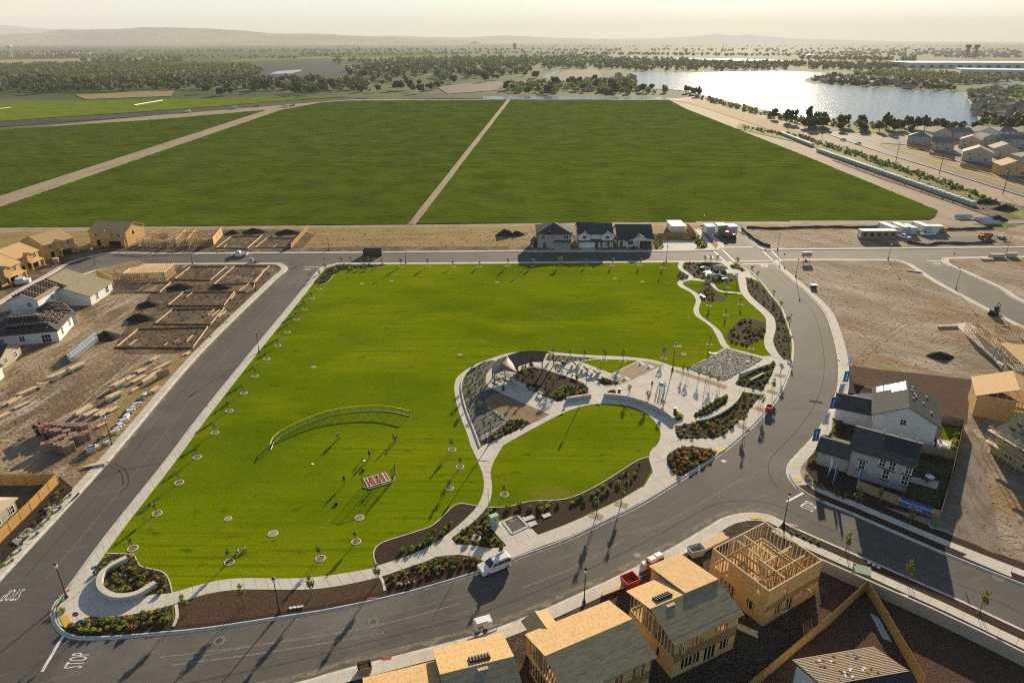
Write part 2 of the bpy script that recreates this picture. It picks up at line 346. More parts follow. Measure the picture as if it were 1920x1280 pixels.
# ================================================================== THE SETTING
def struct(o): o['kind'] = 'structure'; return o
def sheet(name, px, z, mat, n=0, closed=True, mark='structure'):
    p = GL(px)
    if n: p = catmull(p, n, True)
    o = MB().flat(p, z).build(name, mat); o['kind'] = mark; return o
def gpoly(px, n=0):
    p = GL(px); return catmull(p, n, True) if n else p
def clip_cell(poly, x0, y0, x1, y1):
    def cl(p, f, it):
        o = []
        for i in range(len(p)):
            a = p[i-1]; b = p[i]; fa = f(a); fb = f(b)
            if fb: 
                if not fa: o.append(it(a, b))
                o.append(b)
            elif fa: o.append(it(a, b))
        return o
    ix = lambda X: (lambda a, b: (X, a[1] + (b[1]-a[1])*(X-a[0])/(b[0]-a[0])))
    iy = lambda Y: (lambda a, b: (a[0] + (b[0]-a[0])*(Y-a[1])/(b[1]-a[1]), Y))
    p = [(q[0], q[1]) for q in poly]
    for f, it in ((lambda q: q[0] >= x0, ix(x0)), (lambda q: q[0] <= x1, ix(x1)), (lambda q: q[1] >= y0, iy(y0)), (lambda q: q[1] <= y1, iy(y1))):
        if len(p) < 3: return []
        p = cl(p, f, it)
    return p
def slabs_grid(parent, poly, z, step, rot, mat='concrete', name='paving_slab', gap=.025, th=.012, keep=None):
    c, s = math.cos(rot), math.sin(rot); q = [(p.x*c + p.y*s, -p.x*s + p.y*c) for p in poly]
    xs = [a for a, _ in q]; ys = [b for _, b in q]; k = 0
    y = min(ys)
    while y < max(ys):
        x = min(xs)
        while x < max(xs):
            r = clip_cell(q, x + gap, y + gap, x + step - gap, y + step - gap)
            if len(r) >= 3:
                ar = abs(sum(r[i-1][0]*r[i][1] - r[i][0]*r[i-1][1] for i in range(len(r))))/2
                mx = sum(a for a, _ in r)/len(r); my = sum(b for _, b in r)/len(r)
                if ar > .25:
                    w = [(a*c - b*s, a*s + b*c) for a, b in r]
                    if keep is None or keep(mx*c - my*s, mx*s + my*c):
                        MB().prism(w, z, z + th + (k % 5)*.0006).build(name, mat, parent); k += 1
            x += step
        y += step
def ribbon(name, L, Rr, z, step=1.7, slabs=True, mat='concrete', gap=.03):
    """a path between two edges: an underlay and one slab per joint"""
    n = max(2, int(max(sum((a-b).length for a, b in zip(L, L[1:])), sum((a-b).length for a, b in zip(Rr, Rr[1:])))/step))
    def even(p):
        tot = sum((a-b).length for a, b in zip(p, p[1:])); q = resample(p, tot/n*.9999)
        while len(q) < n+1: q.append(p[-1].copy())
        return q[:n] + [p[-1].copy()]
    L = even(L); Rr = even(Rr)
    up = lambda p, h: Vector((p.x, p.y, h))
    o = struct(MB().strip([up(p, z) for p in L], [up(p, z) for p in Rr]).build(name, 'stone_wall' if slabs else mat))
    if slabs:
        for i in range(min(n, 300)):
            a, b, c, d = L[i], L[i+1], Rr[i+1], Rr[i]; u = (b-a); u = u*(gap/max(u.length, .01)); v = (c-d); v = v*(gap/max(v.length, .01))
            MB().prism([a+u, b-u, c-v, d+v], z-.02, z + .014 + (i % 4)*.0007).build('paving_slab', mat, o)
    return o
def path(name, lpx, rpx, z=.03, n=4, step=1.7, slabs=True): return ribbon(name, catmull(GL(lpx), n), catmull(GL(rpx), n), z, step, slabs)
def kerbline(px, side, n=4, walk=None, gutter=True, name='kerb'):
    """kerb on a line; side=+1: the block lies to the left of the direction of travel"""
    p = catmull(GL(px), n); o = lambda d: offset(p, d*side)
    up = lambda q, h: [Vector((a.x, a.y, h)) for a in q]
    b = MB(); f, k = o(0), o(.16)
    b.strip(up(f, -.14), up(f, .012)); b.strip(up(f, .012), up(k, .012)); b.strip(up(k, .012), up(k, -.14))
    struct(b.build(name, 'kerb'))
    if gutter: struct(MB().strip(up(o(-.42), -.118), up(f, -.118)).build('gutter', 'kerb'))
    if walk:
        for w0, w1, step, sl in walk: ribbon('sidewalk', o(w0), o(w1), .012, step, sl)
    return p
# ---- base ground to the horizon
NX = 40
b = MB(); rows = [-300, 0, 300, 600, 1200, 2500, 5000, 10000, 20000, 46000]
for i, y in enumerate(rows):
    for j in range(NX+1): b.v.append(((j/NX*2-1)*min(47000, 900 + max(y, 0)*1.3), y, -.45 if y < 900 else -.9))
for i in range(len(rows)-1):
    for j in range(NX): a = i*(NX+1)+j; b.f.append((a, a+1, a+NX+2, a+NX+1))
struct(b.build('ground', 'farmland'))
near = [(-600,900),(-600,427),(0,424),(764,419),(782,419),(1400,415),(1745,411),(1762,396),(1290,203),(1255,187),(1330,176),(1500,222),(1700,246),(1920,250),(3300,330),(3300,1500)]
struct(MB().flat([Vector((-420,-60,0)), Vector((420,-60,0))] + [Vector((520,300,0))] + [Vector((560,600,0))] + GL([(1920,238),(1700,236),(1493,218),(1320,178),(1255,186),(905,186),(600,186),(0,244),(-400,262)]) + [Vector((-420,240,0))], -.30).build('dirt_ground', 'dirt_track'))
# ---- asphalt streets: one sheet between the blocks
struct(MB().flat([Vector(a) for a in ((-230,-40,0),(210,-40,0),(210,258,0),(118,258,0),(112,290,0),(88,290,0),(92,262,0),(-215,262,0))], -.13).build('road', 'asphalt'))
# ---- kerbs and attached sidewalks
K = {}
park_l = [(602,501),(584,522),(554,560),(473,658),(378,776),(313,862),(203,1000),(130,1100),(116,1114)]
park_c = [(116,1114),(102,1140),(103,1162),(114,1179),(136,1191),(166,1194),(219,1192),(300,1185),(390,1176),(522,1156),(624,1140),(760,1110),(901,1069),(960,1047),(1060,1011),(1130,978),(1200,944),(1260,908),(1305,879),(1359,842),(1402,805),(1434,773),(1459,741),(1477,702),(1484,674),(1485,640),(1473,598),(1462,572),(1447,555),(1430,532),(1413,514),(1397,502),(1380,492),(1362,489)]
park_t = [(1362,489),(1230,489),(960,491),(800,492),(645,492.5),(629,494),(613,497.5),(602,501)]
kl = kerbline(park_l, +1, walk=[(.16,1.75,1.8,True)])
kc = kerbline(park_c, +1)
kt = kerbline(park_t, +1, walk=[(.16,1.9,2.4,False)])
park_poly = kl[:-1] + kc[:-1] + kt[:-1]
bot = [(330,1330),(560,1281),(640,1258),(840,1207),(917,1185),(1015,1147),(1115,1102),(1162,1080),(1255,1032),(1330,988),(1355,973),(1380,965),(1412,962),(1442,966),(1470,979)]
r4l = [(1470,979),(1495,992),(1605,1040),(1730,1095),(1805,1128),(1920,1182),(2100,1262)]
kb = kerbline(bot, -1, walk=[(.16,1.75,1.8,True)])
k4 = kerbline(r4l, -1)
main_r = [(1451,492),(1463,505),(1480,520),(1513,548),(1540,575),(1553,595),(1562,620),(1570,650),(1575,682),(1574,722),(1566,750),(1552,781),(1529,816),(1499,849),(1483,867),(1479,879),(1481,893),(1494,910)]
r4u = [(1494,910),(1520,928),(1552,942),(1598,961),(1670,992),(1782,1040),(1920,1095),(2100,1165)]
ne_t = [(2100,700),(1920,612),(1857,580),(1797,548),(1758,527),(1724,505),(1704,493),(1682,487),(1666,486),(1548,485.5),(1468,486),(1455,488),(1451,492)]
k1 = kerbline(main_r, +1, walk=[(.16,1.9,1.8,True)]); k2 = kerbline(r4u, +1); k3 = kerbline(ne_t, +1, walk=[(.16,1.7,2.4,False)])
ne2 = [(2100,640),(1920,568),(1877,542),(1837,523),(1797,505),(1777,497),(1768,489),(1770,485),(1783,482),(1920,480),(2200,478)]
kerbline(ne2, -1, walk=[(.16,1.7,2.4,False)])
nb_r = [(1385,430),(1397,440),(1418,461),(1430,468),(1442,470),(1448,468.5),(1550,467.5),(1920,464),(2300,462)]
kn = kerbline(nb_r, +1, walk=[(.16,1.6,2.4,False)])
nb_l = [(1327,435),(1338,443),(1352,455),(1355,462),(1347,468),(1333,469.5),(1230,471),(960,471.5),(680,474),(483,475),(320,476),(223,475),(203,475),(183,479),(142,489),(112,504),(81,522),(40,544),(0,569),(-70,610)]
kw = kerbline(nb_l, -1, walk=[(.16,1.6,2.4,False)])
lf = [(-60,1146),(0,1083),(203,862),(377,659),(513,526),(533,510),(537,501),(527,494.5),(511,492.5),(340,493.5),(260,495),(215,499),(170,508),(120,530),(60,565),(0,602),(-70,650)]
kx = kerbline(lf, +1, walk=[(.16,1.7,1.9,True)])
# ---- block surfaces
def block(name, line, extra, mat, z=0.0): return struct(MB().flat([p for p in line] + [Vector(e) for e in extra], z).build(name, mat))
block('lawn', park_poly, [], 'lawn')
block('dirt_lot', kb[:-1] + k4, [G(2100,1300), Vector((40,24,0)), Vector((-46,24,0))], 'soil_black')
block('dirt_lot', k1[:-1] + k2, [G(2150,1000), G(2100,760)] , 'dry_lot') if False else None
blk = k3[:-1] + k1[:-1] + k2
struct(MB().flat(blk, 0).build('dirt_lot', 'dry_lot'))
p2 = catmull(GL(ne2), 4); struct(MB().flat(p2 + [Vector((260,248,0)), Vector((200,150,0))][:0], 0).build('dirt_lot', 'dry_lot'))
struct(MB().flat(kn + [G(2300,430), G(1760,417), G(1400,420), G(1388,424)], 0).build('dirt_lot', 'dry_lot'))
struct(MB().flat(kw + [G(-300,560), G(-300,432), G(300,428), G(760,424), G(1310,421)], 0).build('dirt_lot', 'dry_grass'))
struct(MB().flat(kx + [G(-300,760), G(-400,1200)], 0).build('dirt_lot', 'dirt_tan'))
struct(MB().flat(GL([(-300,442),(0,437),(300,431),(760,426),(1005,424),(1390,422),(2000,418),(2000,412),(1390,414),(782,421.5),(764,421.5),(-300,429)]), .012).build('dirt_road', 'dirt_track'))
sheet('dark_soil', [(340,494.5),(508,494.5),(522,497),(531,503),(510,522),(440,590),(372,658),(335,662),(240,665),(215,650),(250,590),(300,530)], .010, 'dirt_dark')
sheet('dark_soil', [(300,474),(560,473.5),(590,440),(560,432),(470,430),(380,432),(250,440),(230,470)], .010, 'dirt_dark')
sheet('dark_soil', [(0,560),(90,512),(190,474),(230,473),(240,455),(140,470),(60,500),(0,535)], .010, 'dirt_dark')
sheet('dry_grass', [(172,874),(205,846),(372,660),(340,660),(265,710),(215,770),(170,850),(150,878)], .014, 'dry_grass')
sheet('dark_soil', [(560,473.5),(1000,471.5),(1000,462),(700,462),(575,464)], .010, 'dirt_dark')
sheet('bark_bed', [(1,1075),(128,945),(150,925),(112,893),(0,1012)], .012, 'mulch')
sheet('back_yard', [(0,1000),(105,892),(100,887),(0,888)], .010, 'dirt_dark')
# crop fields with ridged rows
def crop_field(px, z, sp, h, seg=2.6, name='crop_field'):
    poly = gpoly(px); root = struct(MB().flat(poly, z).build(name, 'crop_soil'))
    rnd = random.Random(len(px)*7+int(poly[0].x)); b = MB(); ys = [p.y for p in poly]; y = min(ys) + sp
    while y < max(ys):
        s2 = sp*(1 if y < 420 else 1.6)
        for x0, x1 in spans(poly, y):
            n = max(1, int((x1-x0)/(seg if y < 420 else seg*2.2))); o = len(b.v)
            for i in range(n+1):
                x = x0 + (x1-x0)*i/n; hh = h*s2/sp*rnd.uniform(.75, 1.25); jy = rnd.uniform(-.02, .02)*sp; wd = s2*rnd.uniform(.92,1.06)
                b.v += [(x, y + jy - wd*.38, z + .02), (x + rnd.uniform(-.4,.4), y + jy - wd*.24, z + hh), (x + rnd.uniform(-.4,.4), y + jy + wd*.24, z + hh*rnd.uniform(.8,1.1)), (x, y + jy + wd*.38, z + .02)]
            for i in range(n):
                a = o + i*4; b.f += [(a+k, a+4+k, a+5+k, a+1+k) for k in range(3)]
        y += s2
    o = b.build('crop_rows', 'crop', root); o['kind'] = 'stuff'
crop_field([(0,388),(526,207),(600,193),(650,189),(950,187.5),(764,420),(0,426),(-260,430),(-260,478)], -.12, 1.55, .26)
crop_field([(957.5,187.5),(1255,188),(1285,204),(1500,289),(1757,394),(1752,405),(1742,411),(1400,415.5),(781,419.5)], -.12, 1.55, .26)
crop_field([(-200,392),(-200,254),(0,243.5),(300,224),(498,206.5),(0,366)], -.12, 1.7, .28)
sheet('crop_strip', [(-200,200),(0,194),(330,186),(640,180),(655,181),(560,187),(330,205),(0,227),(-200,240)], -.10, 'crop')
sheet('fallow_strip', [(-200,241),(0,228.5),(330,206.5),(560,188.5),(655,182),(700,183),(620,189),(548,195),(330,213),(0,238),(-200,251)], -.09, 'fallow')
sheet('fallow_strip', [(740,186),(905,184),(880,177),(820,176)], -.09, 'fallow')
o = MB()
lp = catmull(GL([(767,420),(793,383),(833,335),(882,272),(917,232),(953,188)]), 6); rp = catmull(GL([(778,420),(801,383),(838,335),(886,272),(919,232),(955.5,188)]), 6)
struct(o.strip([Vector((p.x,p.y,-.05)) for p in lp], [Vector((p.x,p.y,-.05)) for p in rp]).build('field_track', 'dirt_track'))
# levees, canal, far plots
sheet('levee', [(1250,186),(1290,186),(1330,191),(1420,217),(1470,236),(1500,247),(1460,249),(1380,222),(1300,196)], -.08, 'dry_grass')
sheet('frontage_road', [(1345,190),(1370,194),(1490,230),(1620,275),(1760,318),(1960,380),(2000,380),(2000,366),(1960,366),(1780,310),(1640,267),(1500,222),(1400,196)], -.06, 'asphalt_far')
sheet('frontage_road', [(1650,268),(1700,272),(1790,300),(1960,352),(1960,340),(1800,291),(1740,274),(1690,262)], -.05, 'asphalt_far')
sheet('canal', [(905,180.6),(1050,181.4),(1240,182),(1300,189),(1240,186.2),(1050,186.6),(905,186.2)], -.06, 'water')
sheet('lake', [(1180,138),(1230,136.5),(1340,135.3),(1480,133.5),(1560,137),(1588,139.5),(1530,144),(1510,150),(1520,156),(1560,160),(1640,165),(1700,169),(1790,172),(1806,174),(1816,190),(1830,214),(1838,233),(1760,236),(1685,234),(1590,228),(1493,218),(1400,199),(1363,188),(1320,178),(1273,169),(1203,164),(1188,150)], -.28, 'water', 3)
sheet('river', [(1017,148.5),(1022,141),(1032,136),(1046,132),(1049,134),(1040,140),(1032,145),(1030,149)], -.2, 'water')
sheet('river', [(205,134.5),(280,132),(370,128.5),(430,128),(425,130.5),(360,133),(270,137),(210,137.5)], -.2, 'water')
sheet('river', [(505,139),(520,133.5),(563,130.5),(566,133),(545,138)], -.2, 'water')
sheet('pond', [(1120,104.2),(1280,108.5),(1490,113.4),(1495,115.6),(1280,111.5),(1120,106.6)], -.3, 'water')
sheet('pond', [(1500,103),(1525,100.4),(1526,102.6),(1505,105.4)], -.3, 'water')
sheet('pond', [(1770,151),(1920,156),(1920,160),(1770,154)], -.3, 'water')
sheet('grass_park', [(1490,232),(1600,228),(1690,236),(1730,246),(1650,250),(1560,246)], -.05, 'levee_grass')
sheet('shore', [(1330,180),(1400,200),(1493,219),(1590,229),(1560,236),(1470,222),(1370,196)], -.04, 'dry_grass')
sheet('beach', [(1806,174),(1816,190),(1830,214),(1838,233),(1845,233),(1836,214),(1821,190),(1811,174)], -.2, 'dirt_track')
sheet('dry_plot', [(-60,113),(340,107),(335,111),(120,119),(-60,122)], -.5, 'dirt_track'); sheet('dry_plot', [(140,178),(330,168),(320,180),(160,186)], -.15, 'dry_grass')
sheet('plough_plot', [(450,120),(620,116),(640,123),(760,130),(800,127),(640,142),(400,148),(480,140)], -.4, 'fallow')
sheet('plot', [(560,101),(800,98),(880,101),(640,108)], -.5, 'crop'); sheet('plot', [(430,112),(640,105),(640,109),(440,116)], -.5, 'levee_grass')
sheet('gravel_yard', [(820,164),(870,156),(1010,150),(1060,133),(1120,128),(1130,146),(1060,152),(980,156),(950,168),(840,176)], -.15, 'gravel_lot')
# right-hand earthworks
sheet('spoil_ground', [(1560,300),(1640,330),(1800,385),(1870,410),(1960,420),(1960,395),(1850,372),(1700,315),(1600,280)], -.06, 'dirt_dark')
# ---- beds, paths, plaza of the park
BED = {}
def bed(key, px, mat='mulch', z=.012, n=3, edge=True, name='planting_bed'):
    p = gpoly(px, n); BED[key] = p; o = struct(MB().flat(p, z).build(name, mat))
    return o
def edging(px, n=4, w=.16, h=.05, name='concrete_edging'):
    p = catmull(GL(px), n); l = offset(p, w/2); r = offset(p, -w/2); up = lambda q, k: [Vector((a.x, a.y, k)) for a in q]
    b = MB(); b.strip(up(l, h), up(r, h)); b.strip(up(l, 0), up(l, h)); b.strip(up(r, h), up(r, 0)); return struct(b.build(name, 'kerb'))
ring_o = [(883,837),(876,814),(867.5,792),(859,768),(853.5,744),(852,723),(857,707.5),(871,695.5),(891,683.5),(917,673),(943,664.5),(969,660),(1000,658.5),(1031,659.5),(1080,664),(1160,668),(1177,669),(1215,673),(1241,679),(1264,687),(1288,690.6)]
lawn2_t = [(1217,856),(1220.6,844),(1234,831),(1238.4,816),(1236.6,805),(1226,788),(1205.6,771),(1174,760),(1140,757),(1115,757.5),(1089,762.6),(1055,774.6),(995,805.6),(943,835)]
def at(name): return name
def inner_kerb(i0, i1, d): return [(p.x, p.y) for p in offset(kc, d)]
kin = offset(kc, .16)
# right sidewalk edge follows the kerb between two survey points
def kseg(a, b, d=.16):
    A = G(*a); B = G(*b); q = offset(kc, d); i = min(range(len(q)), key=lambda k: (q[k]-A).length); j = min(range(len(q)), key=lambda k: (q[k]-B).length)
    return q[i:j+1] if i <= j else q[j:i+1][::-1]
plaza = catmull(GL(ring_o), 3) + GL([(1330,669),(1361,650),(1374,654),(1402,660.5),(1429,668),(1447,667),(1458,663),(1470,675)]) + kseg((1482,676),(1290,888)) + kseg((1288,889),(1205,940)) + GL([(1205,915),(1224,885),(1217,861)]) + catmull(GL(lawn2_t), 3) + GL([(925,866),(895,862)])
PL = struct(MB().flat(plaza, .016).build('plaza', 'stone_wall'))
slabs_grid(PL, plaza, .016, 4.4, .42, keep=lambda x, y: True, gap=.045, th=.010)
# paths
path('path', [(895,864),(904.7,888),(907.4,910),(903.6,931),(891,954),(870,975),(838,1002),(806.6,1023),(764,1042),(707,1060.5),(697,1065),(634,1076),(571,1083),(522,1084),(461,1083),(420,1086),(380,1094),(322,1111),(289,1114)],
     [(925,866),(919.5,886),(922.6,910),(920.5,933),(913,950),(895,971),(870,992),(846,1009),(817,1043.5),(764,1063.5),(713,1081),(644,1096.5),(583,1104.5),(522,1105),(457,1104.5),(420,1107.5),(380,1114.7),(323.7,1133),(284,1144)], .022, step=1.7)
P1 = struct(MB().flat(gpoly([(289,1114),(284,1144),(240,1153),(208,1156),(171,1155),(157,1159.5),(125,1176),(112,1172),(106,1158),(107,1142),(120,1118),(140,1100),(168,1068),(176,1078),(190,1080),(188,1100),(200,1118),(236,1125),(264,1119)]), .018).build('corner_plaza', 'concrete'))
slabs_grid(P1, gpoly([(289,1114),(284,1144),(240,1153),(208,1156),(171,1155),(157,1159.5),(125,1176),(112,1172),(106,1158),(107,1142),(120,1118),(140,1100),(168,1068),(176,1078),(190,1080),(188,1100),(200,1118),(236,1125),(264,1119)]), .018, 1.9, .5)
path('path', [(846,1010),(855,1020.4),(880,1021),(901,1024.6),(923,1028),(950,1023.5),(1009,1002.4),(1060,983.5),(1100,966),(1160,938),(1205,912)], [(817,1043.6),(859,1039.4),(882,1042.5),(901.5,1049),(914,1056),(960,1045),(1016,1023.6),(1060,1008.5),(1106,988),(1170,957),(1210,936)], .028, step=1.7)
MBp = struct(MB().flat(gpoly([(917,985.6),(969,964.5),(1009,1002.4),(950,1023.5)]), .030).build('concrete_pad', 'concrete'))
slabs_grid(MBp, gpoly([(917,985.6),(969,964.5),(1009,1002.4),(950,1023.5)]), .030, 2.1, .5)
path('path', [(1274,491),(1270.5,499),(1273,505),(1283,512),(1289,517),(1284,523.5),(1275,525),(1270,530),(1270.5,534.5),(1276,539),(1289,545),(1298.7,552),(1304,560),(1304.5,567),(1300.4,578),(1300.4,585),(1305.7,594),(1318.6,602),(1332.7,613),(1341,625),(1348,640),(1352,648),(1362,655)],
     [(1283,492),(1279,499),(1282,505),(1293,513),(1301,521),(1298,525.5),(1287,527),(1281,529),(1279,532),(1283.4,535.6),(1295,542.7),(1307,549.7),(1312.7,555.6),(1314.5,564),(1311,575.5),(1310.4,584),(1315,593),(1325.6,601),(1342,613),(1352,623),(1358,636),(1362,644),(1370,652)], .034, slabs=True, step=2.2)
path('path', [(1300,521.5),(1316,523.5),(1333,526),(1342,537),(1349,544),(1360,546),(1389,548.5)], [(1299,526),(1314,527),(1329,530),(1337,539),(1346.7,546),(1360,549.2),(1390,551.8)], .040, slabs=False)
path('path', [(1372,508),(1382.5,518),(1384,526),(1386,537),(1389,548.5),(1396,558),(1406.5,568.5),(1424,584),(1433.5,594),(1436.4,601),(1435.8,620),(1432.5,640),(1436,655),(1447.5,668)],
     [(1388,506),(1396,518),(1399,526),(1400,537),(1402.4,546),(1411,558),(1424,569.6),(1439,582.5),(1450,594),(1454,605),(1454,620),(1449.4,640),(1458.8,662.5),(1470,675.6)], .046, step=2.2)
struct(MB().flat(gpoly([(1352,493),(1362,490.5),(1374,492.5),(1388,498.5),(1402,507),(1424,528),(1410,523),(1396,519),(1380,519),(1368,509),(1358,499)]), .042).build('concrete_pad', 'concrete'))
# bark runs right up to the kerb below the beds
q_ = kseg((117,1178),(905,1068)); struct(MB().strip([Vector((a.x,a.y,.006)) for a in q_], [Vector((a.x,a.y,.006)) for a in offset(q_, 1.6)]).build('bark_margin', 'mulch'))
# beds
bed('corner_top', [(193,1047),(212,1039),(238,1039),(251,1041),(258,1055),(267,1063.5),(302,1072),(315,1085),(322.6,1111),(295,1116),(289,1112),(262,1118),(236,1124),(214,1122),(197,1114),(189,1103),(190,1088),(176,1078),(176,1066)], n=0)
bed('corner_plants', [(125,1177),(157,1161),(171,1157),(208,1158),(284,1146),(322,1135),(326,1172),(262,1181),(197,1187),(153,1186)], n=0)
bed('corner_bit', [(110,1138),(135,1141),(118,1152),(109,1153)], n=0)
bed('bark_strip', [(327,1134),(380,1116.5),(420,1109),(457,1106),(522,1106.5),(583,1106),(644,1098),(711,1083),(721,1107),(624,1131),(522,1149),(390,1168),(330,1173)], 'bark', n=0)
bed('flower', [(716,1081.5),(764,1065),(817,1045),(859,1041),(882,1044),(901,1050),(906,1058),(820,1083),(730,1105.5)], n=0)
bed('west', [(701,1044),(703,1030),(718,1017),(764,1002),(806,988),(828,971),(849,950),(866,944.5),(893,949),(870,974),(838,1001),(806,1022),(764,1041),(708,1059)], n=0)
bed('west2', [(847,1009.5),(870,993),(895,972),(914,951),(930,952),(918,985),(949,1023),(923,1027),(901,1023.6),(880,1020),(855,1019.5)], n=0)
bed('crescent', [(916,952),(954,950.5),(996,940),(1060,936),(1112,915),(1160,886),(1195,864),(1216,857),(1222,880),(1205,910),(1160,936),(1100,964),(1060,982),(1009,1001),(970,963),(925,976)], n=0)
bed('oval', [(1258,880),(1250,865),(1252.5,852),(1271,840.6),(1299,837),(1327,841.6),(1344,850),(1304,876),(1280,891),(1266,889)], z=.036)
bed('bed_c', [(1265,798),(1282,797),(1305,791),(1331,785),(1359,772),(1380,755),(1388,741),(1390,734),(1428,740),(1402,772),(1374,801),(1356,816),(1342,821.5),(1275,822.5),(1269,819)], z=.036, n=0)
bed('bed_b', [(1378,719),(1386,708),(1402,702),(1452,677.5),(1455,683),(1447,702),(1430,733),(1402,727),(1381,722)], z=.036, n=0)
bed('bed_d', [(1299,779),(1330,758),(1363,738),(1366,745),(1359,758),(1328,777),(1305,783)], z=.036, n=0)
bed('bed_e', [(1397,520),(1424,531.5),(1447,559),(1464,580),(1474,605),(1479.4,645),(1477.5,664),(1475,675),(1470,674),(1459,662),(1450,640),(1455,620),(1455,605),(1451,594),(1440,582.5),(1425,569.6),(1412,558),(1403,546),(1401,537),(1400,526)], n=0)
bed('bed_f', [(1366.7,498),(1380.7,493.5),(1399,508),(1388,510)], z=.05, n=0)
bed('play', [(1285,493),(1308,491.5),(1330,496),(1355,497),(1362,507),(1370,515),(1381,520),(1382,526),(1350,528),(1333,523),(1301,520),(1292,511),(1282,500)], n=0)
bed('isle', [(1267,518),(1271,513),(1281,511.5),(1289,515),(1291,519),(1286,523),(1276,524)])
bed('bed_m', [(1314,533),(1323,531.5),(1331.5,532),(1344,545),(1346.7,551),(1359.6,558),(1359.6,562.6),(1352.6,565.5),(1316,563.8),(1314,556.7),(1308,547),(1318.6,540)], n=2)
bed('bed_n', [(1365,625),(1372,617),(1389,598),(1406,597),(1435,606),(1434,622),(1426,636),(1400,648),(1378,643),(1362,635)], n=2)
bed('top_left', [(590,530.5),(604,514),(614,503),(638,496),(680,495.5),(732,495.5),(710,500),(675,503),(645,506),(627,513.6),(615,528),(601,533)], n=0)
bed('central', [(960,706),(970.6,697),(991,689),(1020,692),(1055,704),(1094,718),(1103,736.8),(1063,747),(1046,753),(1029,747),(988,726.5),(964,716)], z=.036, n=2)
bed('gravel_w', [(922,675),(931,677),(912,702),(910.5,716),(916,725),(940,737),(919,742),(910.5,752),(916,766),(936,773),(950,787),(943,797),(926,806),(899,822),(900,836),(886,800),(876,775),(869,752),(865,730),(866,716),(874,701),(890,689),(909,678)], 'gravel', z=.036, n=0, name='gravel_bed')
bed('gravel_n', [(1028,664.5),(1123,671.7),(1086,676),(1060,684),(1049,678),(1022,675)], 'gravel', z=.036, n=0, name='gravel_bed')
bed('granite', [(939,737),(1030.5,777),(1000,792.5),(986,787),(969,785),(951.7,787),(941,776),(922.5,768),(911,757.5),(914,745),(926,738.6)], 'granite', z=.040, n=0, name='granite_patch')
bed('bed_g', [(952,787.5),(970,786),(987,788),(998,793.5),(926,826),(901,837),(900,825),(930,810)], z=.044, n=0)
bed('wedge', [(1088,677.4),(1126,673),(1196,675.6),(1147,700)], 'lawn', z=.036, n=0, name='lawn_wedge')
bed('granite2', [(1197,677),(1211,677),(1244,684),(1168,719.5),(1146,709),(1146,703.5)], 'granite_pale', z=.036, n=0, name='granite_patch')
bed('bed_p', [(1118,712),(1135,708.5),(1166,720),(1130,721.5)], z=.036, n=0)
bed('bed_q', [(1136,737),(1142,732),(1153,732),(1157,739)], z=.036, n=0)
bed('bed_r', [(1262,783),(1266,774),(1276,777),(1280,784),(1270,788)], z=.036)
bed('tan_strip', [(1268,692.5),(1364,723),(1362,729),(1356,729),(1264,697)], 'granite_pale', z=.036, n=0, name='granite_patch')
for i, (x, y) in enumerate([(1462.5,704),(1448.5,735),(1425,767),(1394,801),(1290,880) and (1118,968),(935,1021) and (1165,946)]):
    c = G(x, y); a = {0:1.05,1:.95,2:.85,3:.75}.get(i, .5); b = MB().cbox(c.x, c.y, .04, 1.5, 2.2, .012, a if i < 4 else 1.1).build('tree_well', 'granite_pale'); struct(b)
# cobbles: real stones
cob = gpoly([(1363,653.5),(1430.6,672.8),(1357.5,714),(1290,690.6)])
BED['cobble'] = cob; CO = struct(MB().flat(cob, .036).build('cobble_yard', 'gravel'))
def stones(parent, poly, n, r0, r1, seed, z=.04, mat='cobble'):
    rnd = random.Random(seed); b = MB()
    for x, y in scatter(poly, n, r0*1.2, rnd, tries=6):
        r = rnd.uniform(r0, r1); a = rnd.uniform(0, 3.14); k = rnd.uniform(.6, 1); m = 6
        vs = [(x + r*math.cos(a+t*1.047), y + r*k*math.sin(a+t*1.047), z) for t in range(m)] + [(x + r*.6*math.cos(a+t*1.047), y + r*.6*k*math.sin(a+t*1.047), z + r*.5) for t in range(m)]
        b.add(vs, [(t, (t+1) % m, m+(t+1) % m, m+t) for t in range(m)] + [tuple(range(m, 2*m))])
    o = b.build('stones', mat, parent); o['kind'] = 'stuff'
stones(CO, cob, 1500, .16, .34, 3)
rk = gpoly([(922.5,769.5),(936,773),(950,787),(952,790),(940,802),(926,812),(902,827),(900,819),(926,806),(941,797),(945,788)])
RK = struct(MB().flat(rk, .042).build('rock_bed', 'gravel')); stones(RK, rk, 420, .18, .36, 4, .044)
rk = gpoly([(84,955),(101,946),(106,950),(88,962)]); RK = struct(MB().flat(rk, .03).build('rock_bed', 'gravel')); stones(RK, rk, 140, .18, .36, 5, .03)
rk = gpoly([(25,1014),(52,990),(62,993),(32,1022)]); RK = struct(MB().flat(rk, .03).build('rock_bed', 'gravel')); stones(RK, rk, 140, .18, .36, 6, .03)
# concrete bed edgings
edging([(200,1037),(238,1038),(251,1040),(259,1055),(268,1062.5),(303,1071),(316,1085),(323,1111)]); edging([(707,1060),(701,1044),(703,1029),(718,1016),(764,1001),(806,987),(828,970),(849,949),(866,943.5),(894,948)])
edging([(913,951),(954,949),(996,939),(1060,935),(1112,914),(1160,885),(1195,863),(1217,856)]); edging([(330,1133),(332,1155),(325,1174)], w=.4)
edging([(713,1081),(719,1092),(722,1107)], w=.4); edging([(600,533),(615,528.5),(627,514),(645,506.3),(675,503.5),(710,500.5),(734,495.5)])
edging([(900,838),(886,800),(876,775),(869,752),(865,730),(866,716),(874,701),(890,689),(909,678)], w=.25, h=.25)
